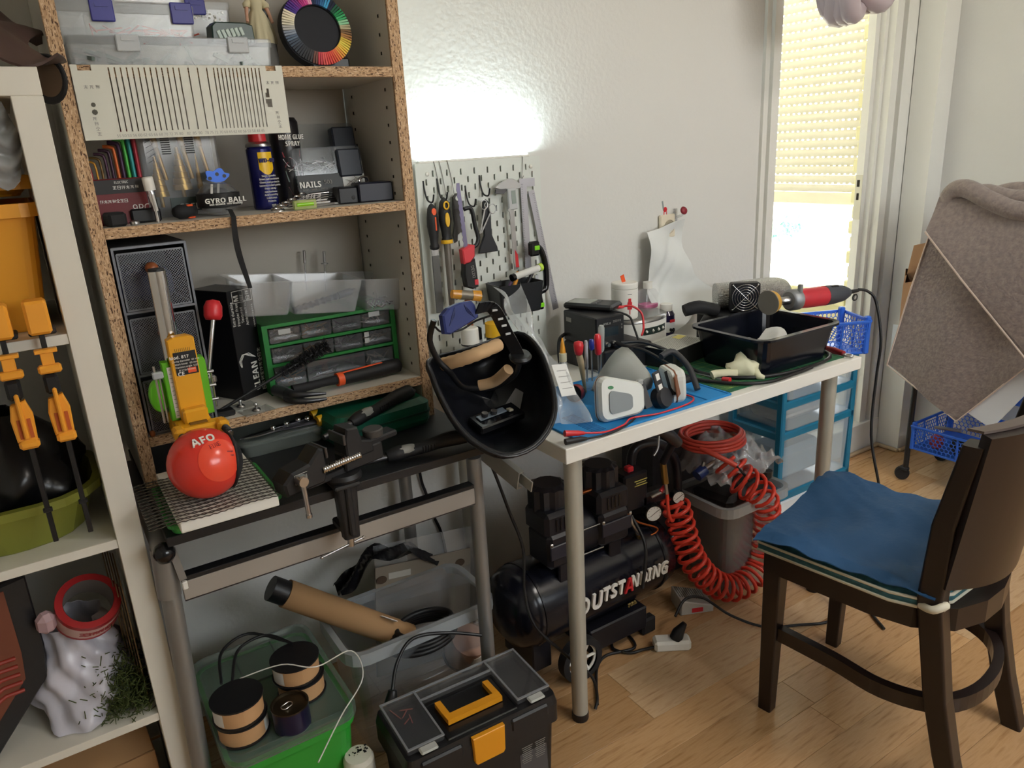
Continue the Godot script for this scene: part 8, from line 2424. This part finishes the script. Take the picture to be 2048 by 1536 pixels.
func chair() -> void:
	var t := thing("dining_chair", "dark brown wooden chair with curved solid backrest facing the desk", "chair", V(0.828, 0, 0.975), 9)
	var wd := mat("dark_wood", "1e1412", 0.32)
	for s in [-1, 1]:
		part(B.new().loft([ring_y(rrect(0.03, 0.032, 0.004), 0.0, s * 0.17, -0.2), ring_y(rrect(0.04, 0.042, 0.004), 0.4, s * 0.175, -0.195)], true, true, -1), "front_leg", wd, t)
		var rr := []
		for q in [[0.0, 0.225, 0.034], [0.12, 0.19, 0.036], [0.25, 0.16, 0.038], [0.46, 0.128, 0.04], [0.62, 0.135, 0.036], [0.79, 0.165, 0.03]]: rr.append(ring_y(rrect(0.044, q[2] + 0.006, 0.006), q[0], s * 0.173, q[1]))
		part(B.new().loft(rr, true, true, -1), "rear_leg", wd, t)
	# seat frame: rounded at the back
	var o := P2([-0.195, 0.215, 0.195, 0.215, 0.198, -0.02, 0.185, -0.1, 0.14, -0.165, 0.07, -0.195, 0.0, -0.203, -0.07, -0.195, -0.14, -0.165, -0.185, -0.1, -0.198, -0.02])
	o.reverse()
	part(B.new().loft([ring_y(o, 0.385), ring_y(o, 0.435)], true, true, -1), "seat", wd, t)
	# bent hoop stretcher
	var hp := spline(P3([-0.172, 0.225, -0.195, -0.178, 0.222, -0.05, -0.188, 0.218, 0.06, -0.15, 0.214, 0.155, -0.06, 0.212, 0.2, 0.06, 0.212, 0.2, 0.15, 0.214, 0.155, 0.188, 0.218, 0.06, 0.178, 0.222, -0.05, 0.172, 0.225, -0.195]), 5)
	var b := B.new()
	for k in hp.size() - 1: b.bar(hp[k], hp[k + 1] + (hp[k + 1] - hp[k]) * 0.06, 0.02, 0.034)
	part(b, "hoop_stretcher", wd, t)
	# curved backrest
	b = B.new()
	b.sheet(func(u: float, v: float) -> Vector3:
		var x := lerpf(-0.185, 0.185, u)
		var arc := 0.055 * (1.0 - (x / 0.185) ** 2)
		return V(x, lerpf(0.815, 0.5 - 0.02 * sin(u * PI), v), 0.135 + arc + (1.0 - v) * 0.038), 20, 8, -0.022)
	var bp := part(b, "backrest", wd, t)
	b = B.new()
	b.sheet(func(u: float, v: float) -> Vector3:
		var x := lerpf(-0.188, 0.188, u)
		return V(x, 0.8155, 0.15 + 0.055 * (1.0 - (x / 0.188) ** 2) + 0.001 + v * 0.026), 20, 2, -0.005)
	part(b, "paler_top_edge", mat("paler_wood", "5a4e48", 0.35), bp)  # top edge in a paler grey brown than the backrest
	# cushion with white piping
	t = thing("seat_cushion", "flat teal velvet seat cushion with white piping on the chair", "cushion", V(0.828, 0.4355, 0.975), 9)
	var oc := P2([-0.205, 0.225, 0.205, 0.225, 0.205, -0.06, 0.19, -0.11, 0.13, -0.15, 0.0, -0.165, -0.13, -0.15, -0.19, -0.11, -0.205, -0.06])
	oc.reverse()
	var oi := PackedVector2Array()
	for p in oc: oi.append(p * 0.95)
	var vel := textured(mat("teal_velvet", "2a5a62", 0.8), noise_tex(0.03, ["1c464e", "2f626a", "3f757a"], 256), V(6, 6, 6))
	part(B.new().loft([ring_y(oi, 0.0), ring_y(oc, 0.006), ring_y(oc, 0.02), ring_y(oi, 0.03)], true, true), "pad", vel, t)
	b = B.new()
	for y in [0.004, 0.022]: b.tube(ring_y(oc, y), 0.0035, 7, false, true)
	part(b, "piping", mat("piping_white", "d6d0bc", 0.8), t)
	part(B.new().tube(spline(P3([-0.19, 0.01, 0.115, -0.205, 0.018, 0.14, -0.19, 0.026, 0.155, -0.175, 0.016, 0.15, -0.185, -0.002, 0.14]), 4), 0.008, 8), "tie_tape", M.piping_white, t)
	# blue cloth
	b = B.new()
	b.at(V(0.828, 0.477, 0.975), V(0, 9, 0)).sheet(func(u: float, v: float) -> Vector3:
		var x := lerpf(-0.215, 0.2, u) + 0.03 * (v - 0.5)
		var z := lerpf(-0.225, 0.14, v) - 0.03 * u
		var y := 0.006 + 0.006 * sin(u * 7.0 + v * 4.0) + 0.005 * sin(v * 9.0 - u * 6.0) + 0.02 * exp(-((u - 0.78) ** 2 + (v - 0.08) ** 2) * 60.0) + 0.004 * sin((u - 0.62) * 26.0 * (v + 0.1)) * (1.0 - absf(u - 0.6)) + 0.003 * sin((u + v) * 31.0 + 4.0 * sin(u * 8.0))
		if u < 0.04: y -= 0.008
		return V(x, y, z), 36, 30, 0.0022)
	var blue := mat("blue_cloth", "1f4f7c", 0.7)
	bumpy(blue, noise_tex(0.03, [], 256, FastNoiseLite.TYPE_SIMPLEX_SMOOTH, 4, 6.0), 0.25, V(5, 5, 5))
	single(b, "blue_cloth", blue, "crumpled plain blue cloth spread over the chair cushion", "cloth")

func trolley() -> void:
	var t := thing("basket_trolley", "blue basket trolley on castors under the draped blanket", "trolley", V(2.19, 0, 0.57), 90)
	for sx in [-1, 1]:
		for sz in [-1, 1]:
			var p := V(sx * 0.265, 0, sz * 0.14)
			var ps := part(B.new().tube(PackedVector3Array([p + V(0, 0.055, 0), p + V(0, 0.95, 0)]), 0.01, 12), "post", M.black_plastic, t)
			var wb2 := B.new()
			wb2.at(p + V(0.012, 0.027, 0.0), V(90, 30, 0)).rings_lathe([Vector2(0, -0.011), Vector2(0.025, -0.011), Vector2(0.027, 0), Vector2(0.025, 0.011), Vector2(0, 0.011)], 20)
			wb2.at(p + V(0.006, 0.048, 0)).box(Vector3.ZERO, V(0.034, 0.02, 0.028), 0.006)
			part(wb2, "castor", M.black_rubber, ps)
	for y in [0.135, 0.4, 0.72]: crate_parts(t, V(0, y, 0), 0.51, 0.27, 0.1, M.blue_crate)
	t = thing("rubber_blower", "black rubber bulb with steel tube in the lowest trolley basket", "blower", V(2.11, 0.145, 0.47), 20)
	part(B.new().at(V(0, 0.03, 0)).lathe([Vector2(0, -0.03), Vector2(0.03, -0.022), Vector2(0.042, 0), Vector2(0.03, 0.024), Vector2(0, 0.032)], 20), "bulb", M.black_rubber, t)
	part(B.new().tube(P3([0.0, 0.04, 0.03, 0.01, 0.075, 0.11]), 0.005, 10), "tube", M.steel, t)
	single(B.new().tube(P3([2.12, 0.22, 0.36, 2.14, 0.225, 0.45]), [0.0065, 0.0075], 10), "steel_rod", M.steel, "steel rod lying across the lowest trolley basket", "rod")
	single(B.new().at(V(2.1, 0.145, 0.385), V(0, 20, 8)).box(V(0, 0.03, 0), V(0.06, 0.05, 0.045), 0.015), "red_white_pack", mat("pack_red", "a8343a", 0.5), "small red packet in the lowest trolley basket", "packet")
	single(B.new().at(V(2.17, 0.145, 0.58), V(0, 0, 0)).box(V(0, 0.045, 0), V(0.14, 0.09, 0.12), 0.02), "dark_blue_pouch", mat("pouch_blue", "1d3f74", 0.6), "dark blue pouch filling the lowest trolley basket", "pouch")
	# cardboard sheet behind the blanket
	single(B.new().at(V(2.04, 0.83, 0.48), V(0, 0, -3)).sheet(func(u: float, v: float) -> Vector3: return V(0.03 * sin(u * PI * 0.5), 0.2 - v * 0.55 + (-0.12 * (1.0 - u) if v < 0.3 else 0.0), -0.235 + u * 0.4 - 0.02 * sin(v * PI)), 10, 8, 0.004), "cardboard_sheet", mat("tan_card", "b98f6a", 0.8), "tan cardboard edge showing behind the draped blanket", "cardboard")
	# grey brown blanket: under layer, folded over layer and bunched top
	var fl := textured(mat("blanket", "8e807c", 0.95), noise_tex(0.035, ["7a6e6e", "867a77", "92857f", "9c9087"], 512, FastNoiseLite.TYPE_SIMPLEX_SMOOTH, 5), V(2.5, 2.5, 2.5), true)
	fl.rim_enabled = true
	fl.rim = 0.3
	bumpy(fl, noise_tex(0.15, [], 256, FastNoiseLite.TYPE_SIMPLEX_SMOOTH, 3, 5.0), 0.3)
	t = thing("blanket", "grey brown fleece blanket with pale edges draped over the trolley", "blanket", V(2.0, 0.32, 0.55))
	var hem := func(z: float) -> float:
		if z < 0.5: return lerpf(0.467, 0.318, (z - 0.224) / 0.276)
		if z < 0.69: return lerpf(0.318, 0.56, (z - 0.5) / 0.19)
		return lerpf(0.56, 0.8, (z - 0.69) / 0.26)
	var b := wb(t)
	b.sheet(func(u: float, v: float) -> Vector3:
		var zb := lerpf(0.224, 0.95, u)
		var zt := lerpf(0.345, 0.95, u)
		var yt := 1.07 - 0.04 * u
		var y: float = lerpf(yt, hem.call(zb), v)
		var z := lerpf(zt, zb, v)
		var x := 1.985 + 0.012 * sin(z * 22.0 + v * 2.0) * v + 0.02 * (1.0 - v) ** 3
		return V(x, y, z), 40, 30, 0.004)
	var ul := part(b, "under_layer", fl, t)
	part(wb(t).tube(P3([1.998, 1.0, 0.331, 1.986, 0.77, 0.285, 1.985, 0.467, 0.224, 1.984, 0.39, 0.37, 1.984, 0.317, 0.5, 1.984, 0.44, 0.597, 1.984, 0.56, 0.69]), 0.0028, 6), "pale_edge", mat("seam_pale", "cbb9ac", 0.9), ul)
	b = wb(t)
	b.sheet(func(u: float, v: float) -> Vector3:
		var zz := lerpf(0.335, 0.95, u)
		var yb := lerpf(0.975, 0.36, u)
		var yt := 1.085 - 0.03 * u
		var y := lerpf(yt, yb, v)
		var bulge := 0.014 * sin(u * 6.0 + v * 3.0)
		return V(1.968 + bulge + 0.04 * (1.0 - v) ** 2 * (1.0 - 0.4 * u), y, zz - 0.012 * v), 40, 24, 0.004)
	var ov := part(b, "over_layer", fl, t)
	b = wb(t)
	b.tube(P3([1.962, 0.972, 0.325, 1.952, 0.82, 0.475, 1.952, 0.66, 0.635, 1.954, 0.4, 0.89]), 0.0032, 7)
	part(b, "pale_seam", mat("seam_pale", "cbb9ac", 0.9), ov)
	b = wb(t)
	b.tube(spline(P3([2.04, 1.02, 0.36, 2.03, 1.09, 0.36, 2.02, 1.115, 0.41, 2.01, 1.08, 0.5, 2.0, 1.05, 0.6, 2.0, 1.06, 0.75, 2.0, 1.07, 0.95]), 5), 0.03, 12)
	b.tube(spline(P3([2.06, 1.06, 0.38, 2.04, 1.1, 0.46, 2.03, 1.085, 0.56, 2.03, 1.09, 0.7, 2.03, 1.1, 0.95]), 5), 0.028, 12)
	b.tube(spline(P3([2.1, 1.06, 0.42, 2.09, 1.1, 0.52, 2.09, 1.1, 0.65, 2.08, 1.12, 0.95]), 5), 0.03, 12)
	part(b, "bunched_fold", fl, t)
	# stored load hidden below the blanket
	single(B.new().box(V(2.19, 0.93, 0.62), V(0.22, 0.2, 0.5), 0.04), "stored_bundle", mat("bundle_grey", "7a706c", 0.9), "soft grey bundle on the trolley filling out the blanket", "bundle")
	b = B.new()
	b.sheet(func(u: float, v: float) -> Vector3:
		var z := lerpf(0.221, 0.75, u)
		var yb := lerpf(0.456, 0.36, u / 0.55) if u < 0.55 else (lerpf(0.36, 0.315, (u - 0.55) / 0.18) if u < 0.73 else lerpf(0.315, 0.56, (u - 0.73) / 0.27))
		return V(2.005 + 0.006 * sin(u * 9.0), lerpf(0.62, yb, v), z), 30, 6, 0.001)
	single(b, "white_sheet", mat("sheet_white", "dbe2e8", 0.7), "white paper sheet peeking out below the blanket hem", "paper")
	# cloth bundle hanging by the door
	b = B.new()
	for k in 9:
		var a := k * 0.7
		var r := 0.028 + 0.006 * (k % 3)
		b.tube(spline(P3([1.36 + k * 0.006, 1.9, 0.3, 1.385 + k * 0.012 + 0.01 * sin(a), 1.72, 0.3 + 0.05 * cos(a), 1.43 + k * 0.014, 1.635 + 0.005 * k, 0.3 + 0.05 * cos(a + 0.6), 1.5 + k * 0.01, 1.67 + 0.012 * k, 0.3 + 0.04 * cos(a + 1.2), 1.55 + k * 0.008, 1.78 + 0.01 * k, 0.3 + 0.02 * sin(a), 1.58, 1.9, 0.3]), 5), [0.02] + [r, r, r, r, r, r, r, r, r, r, r, r, r, r, r, r, r, r, r, r, r, r, r, r] + [0.02], 10)
	b.tube(P3([1.47, 1.88, 0.3, 1.47, 2.5, 0.3]), 0.004, 6)
	single(b, "hanging_cloth", mat("satin", "b6a9ae", 0.35), "bundle of pale lilac satin hanging from the ceiling by the door", "cloth")
	single(B.new().tube(spline(P3([1.3, 0.004, 1.15, 1.24, 0.004, 1.12, 1.2, 0.004, 1.2, 1.24, 0.004, 1.3]), 5), 0.003, 7), "white_cable", M.white_plastic, "white cable lying on the floor behind the chair", "cable")

func cube_shelf_items() -> void:
	# top: dark hat-like pouch and brown wrap
	single(B.new().at(V(-0.69, 1.474, 0.28)).sheet(func(u: float, v: float) -> Vector3: return V(-0.16 + u * 0.29 + 0.02 * sin(v * 9.0), 0.02 + 0.22 * (1.0 - v) * (1.0 - 0.75 * u ** 2) + 0.015 * sin(u * 12.0 + v * 7.0), -0.1 + v * 0.24 - 0.03 * (1.0 - v)), 24, 16, 0.004), "brown_wrap", mat("wrap_brown", "4a3630", 0.5), "dark brown crumpled wrap lying on top of the cube shelf", "wrap")
	var t := thing("black_pouch_flap", "rounded black leather flap hanging beside the cube shelf top", "pouch", V(-0.568, 1.43, 0.36))
	part(B.new().at(V(0.0, 0.036, 0), V(0, -55, -8)).prism(ellipse(0.04, 0.036, 22), 0.006, 0.0015), "flap", M.black_rubber, t)
	part(B.new().at(V(0.002, 0.036, 0.004), V(0, -55, -8)).prism(ellipse(0.03, 0.026, 22), 0.006), "lining", mat("lining_tan", "5c4632", 0.7), t)
	# first compartment: crumpled grey bag, two amber bins
	var b := B.new()
	var rng := RandomNumberGenerator.new()
	rng.seed = 88
	b.at(V(-0.70, 1.30, 0.36)).sheet(func(u: float, v: float) -> Vector3: return V(-0.1 + u * 0.18 - 0.03 * absf(v - 0.5), 0.13 - v * 0.11 + 0.01 * sin(u * 19.0), 0.05 + 0.03 * sin(u * 3.0) + 0.012 * sin(v * 21.0 + u * 13.0)), 20, 16, 0.001)
	single(b, "grey_plastic_bag", mat("grey_film", "a4a4a2", 0.25, 0.0, 0.6), "crumpled grey plastic bag in the uppermost cube compartment", "plastic bag")
	for k in 2:
		var bn := B.new()
		bn.at([V(-0.72, 1.0955, 0.27), V(-0.712, 1.3, 0.255)][k])
		tub(bn, 0.19, 0.27, 0.15, 0.22, [0.195, 0.03][k], 0.003, 0.02, 0.012, 0.02)
		single(bn, "amber_bin", M.amber_plastic if k == 0 else mat("amber_lid", "c98a1c", 0.45), ["deep amber yellow plastic bin in the upper cube compartment", "shallow amber tray stacked on the deep amber bin"][k], "bin", "amber bins in the cube shelf")
	# quick clamps hanging in front
	var q := thing("bar_clamp", "right hand yellow and black quick clamp hanging on the cube shelf", "clamp", V(-0.656, 0.785, 0.475), 0, "quick clamps on the cube shelf")
	var am := mat("clamp_amber", "eda030", 0.42)
	part(B.new().box(V(0, 0.17, -0.008), V(0.0075, 0.36, 0.006), 0.001), "bar", M.black_plastic, q)
	part(B.new().box(V(0, 0.345, -0.012), V(0.031, 0.05, 0.038), 0.004), "fixed_jaw", am, q)
	part(B.new().box(V(0.002, 0.322, -0.02), V(0.036, 0.008, 0.04), 0.002), "jaw_pad", M.black_rubber, q)
	part(B.new().box(V(0, 0.295, 0.0), V(0.03, 0.006, 0.014), 0.001).box(V(0, 0.283, -0.002), V(0.017, 0.026, 0.01), 0.001).box(V(0, 0.268, 0.003), V(0.031, 0.012, 0.018), 0.003), "sliding_jaw", am, q)
	part(B.new().box(V(-0.002, 0.245, 0.0), V(0.02, 0.03, 0.02), 0.004), "pump_body", M.black_plastic, q)
	b = B.new()
	b.prism(P2([-0.012, 0.222, 0.008, 0.228, 0.014, 0.205, 0.012, 0.165, -0.014, 0.165, -0.016, 0.2]), 0.014, 0.002)
	b.box(V(0, 0.16, 0.002), V(0.027, 0.014, 0.02), 0.004)
	b.box(V(-0.001, 0.205, 0.01), V(0.006, 0.07, 0.012), 0.002)
	var gp := part(b, "grip", am, q)
	for s in [-1, 1]: part(B.new().box(V(s * 0.0065, 0.185, 0.0075), V(0.005, 0.03, 0.002)), "recess", mat("clamp_rust", "b8561c", 0.6), gp)
	part(B.new().box(V(0, 0.045, -0.008), V(0.013, 0.006, 0.009), 0.001), "stop", M.black_plastic, q)
	copy(q, V(-0.705, 0.785, 0.475), 0, "left hand yellow and black quick clamp at the picture edge")
	# second compartment: olive bowl with black bag
	b = B.new()
	b.at(V(-0.76, 0.7405, 0.29))
	tub(b, 0.26, 0.26, 0.21, 0.21, 0.085, 0.003, 0.09, 0.012, 0.014)
	single(b, "olive_tub", mat("olive", "7d8030", 0.45), "olive green plastic tub on the middle board of the cube shelf", "tub")
	b = B.new()
	b.at(V(-0.76, 0.76, 0.28))
	b.sheet(func(u: float, v: float) -> Vector3:
		var a := u * TAU
		var r := 0.115 * sin(PI * (0.12 + 0.88 * v)) * (1.0 + 0.12 * sin(a * 4.0 + v * 9.0) + 0.08 * sin(a * 9.0 - v * 14.0) + 0.05 * sin(a * 17.0 + v * 23.0))
		return V(r * cos(a), 0.19 - 0.19 * cos(PI * (1.0 - v) * 0.5) - 0.0 + 0.02 * sin(a * 3.0) * v * (1.0 - v), r * sin(a)), 48, 22, 0.001)
	single(b, "black_bin_bag", mat("binbag", "0b0b0e", 0.3), "black plastic bag stuffed into the olive tub", "plastic bag")
	# third compartment: package, white bag, tape roll, moss
	t = thing("bbq_package", "dark tray package with brown meat picture at the picture's left edge", "package", V(-0.83, 0.3855, 0.36), 24)
	part(B.new().prism(P2([-0.06, 0, 0.05, 0.1, 0.058, 0.16, 0.058, 0.3, -0.06, 0.3]), 0.06, 0.004), "tray", M.black_plastic, t)
	part(B.new().at(V(-0.02, 0, 0.031)).prism(P2([-0.04, 0.05, 0.035, 0.12, 0.04, 0.17, 0.04, 0.29, -0.04, 0.29]), 0.002), "picture", mat("meat_brown", "6e3a24", 0.6), t)
	b = B.new()
	for k in 5: b.at(V(-0.02, 0.1 + k * 0.016, 0.0325)).tube(P3([-0.025, 0, 0, 0.0, 0.008, 0, 0.028, 0.002, 0]), 0.004, 6)
	part(b, "picture_detail", mat("meat_red", "8e2c1e", 0.5), t)
	b = B.new()
	b.at(V(-0.72, 0.3855, 0.31)).sheet(func(u: float, v: float) -> Vector3:
		var a := u * TAU
		var r := 0.11 * (1.0 - 0.5 * v) * (1.0 + 0.09 * sin(a * 4.0 + v * 9.0) + 0.06 * sin(a * 9.0 - v * 13.0) + 0.02 * sin(a * 15.0 + v * 21.0) + 0.008 * sin(a * 27.0 - v * 31.0))
		return V(r * cos(a) * 0.85, 0.02 + 0.15 * v + 0.02 * sin(a * 2.0 + 1.0) * (1.0 - v), r * sin(a)), 64, 26, 0.0015)
	single(b, "white_plastic_sack", mat("sack_white", "c8c6d0", 0.3), "crumpled white plastic sack in the lower cube compartment", "plastic bag")
	t = thing("tape_roll", "red and white printed packing tape roll on the white sack", "tape roll", V(-0.69, 0.545, 0.36))
	b = B.new()
	b.at(V(0, 0.045, 0), V(38, 0, -10)).rings_lathe([Vector2(0.04, -0.024), Vector2(0.052, -0.024), Vector2(0.052, 0.024), Vector2(0.04, 0.024)], 32)
	part(b, "tape", mat("tape_red", "a8262a", 0.35), t)
	part(B.new().at(V(0, 0.045, 0), V(38, 0, -10)).rings_lathe([Vector2(0.0524, -0.016), Vector2(0.0524, 0.014)], 32), "white_print", mat("tape_white", "c9a8a0", 0.5), t)
	b = B.new()
	for k in 16:
		var a := -0.3 + k * 0.13
		glyph(b, Basis.from_euler(V(38, 0, -10) * PI / 180.0) * V(0.0528 * sin(a), -0.001, 0.0528 * cos(a)) + V(0, 0.045, 0), 0.012, k, Basis.from_euler(V(38, 0, -10) * PI / 180.0) * Basis(Vector3.UP, a))
	part(b, "lettering", M.tape_red, t)
	part(B.new().at(V(0, 0.045, 0), V(38, 0, -10)).rings_lathe([Vector2(0.0395, 0.024), Vector2(0.0395, -0.024)], 32), "core", mat("core_grey", "77706c", 0.8), t)
	single(B.new().at(V(-0.755, 0.575, 0.375), V(10, 20, 0)).box(V(0, 0.02, 0), V(0.03, 0.04, 0.03), 0.01), "pink_eraser", mat("eraser", "b99ca0", 0.7), "small pale pink block beside the tape roll", "eraser")
	# moss clump
	b = B.new()
	for i in 2600:
		var p := V(clampf(rng.randfn(0, 0.024), -0.08, 0.032), absf(rng.randfn(0, 0.04)), clampf(rng.randfn(0, 0.03), -0.1, 0.06))
		var a := V(rng.randf() - 0.5, rng.randf() - 0.2, rng.randf() - 0.5).normalized() * rng.randf_range(0.006, 0.016)
		b.bar(p + V(-0.665, 0.388, 0.38), p + a + V(-0.665, 0.388, 0.38), 0.0012)
	var ms := single(b, "moss_clump", mat("moss", "3f4a1c", 0.9), "clump of dry green moss at the front of the lower board", "moss")
	ms.set_meta("kind", "stuff")
	for k in 5: single(B.new().box(V(-0.632 - 0.004 * k, 0.3855 + 0.12, 0.33 - k * 0.012), V(0.002, 0.24, 0.16 - k * 0.01)), "cardboard_sheet", [mat("sheet_a", "8a7454", 0.8), mat("sheet_b", "6a5a48", 0.8)][k % 2], ["outermost brown card sheet leaning on the cube shelf's right panel", "second card sheet leaning on the cube shelf's right panel", "third card sheet leaning inside the lower compartment", "fourth card sheet leaning inside the lower compartment", "innermost card sheet leaning beside the white sack"][k], "cardboard")
	# bottom: carton
	t = thing("cardboard_carton", "open brown cardboard carton in the bottom cube compartment", "carton", V(-0.78, 0.0395, 0.27), 4)
	part(tub(B.new(), 0.26, 0.24, 0.26, 0.24, 0.22, 0.004, 0.002), "box", M.card, t)
	part(B.new().at(V(0, 0.222, 0.118), V(-60, 0, 0)).box(V(0, 0.035, 0), V(0.255, 0.07, 0.003)), "flap", M.card, t)

func stages() -> void:
	case_top()
	comb_plate()
	case_middle()
	case_bottom()
	bench_items()
	pegboard()
	desk_items()
	under_black_desk()
	compressor()
	under_white_desk()
	chair()
	trolley()
	cube_shelf_items()
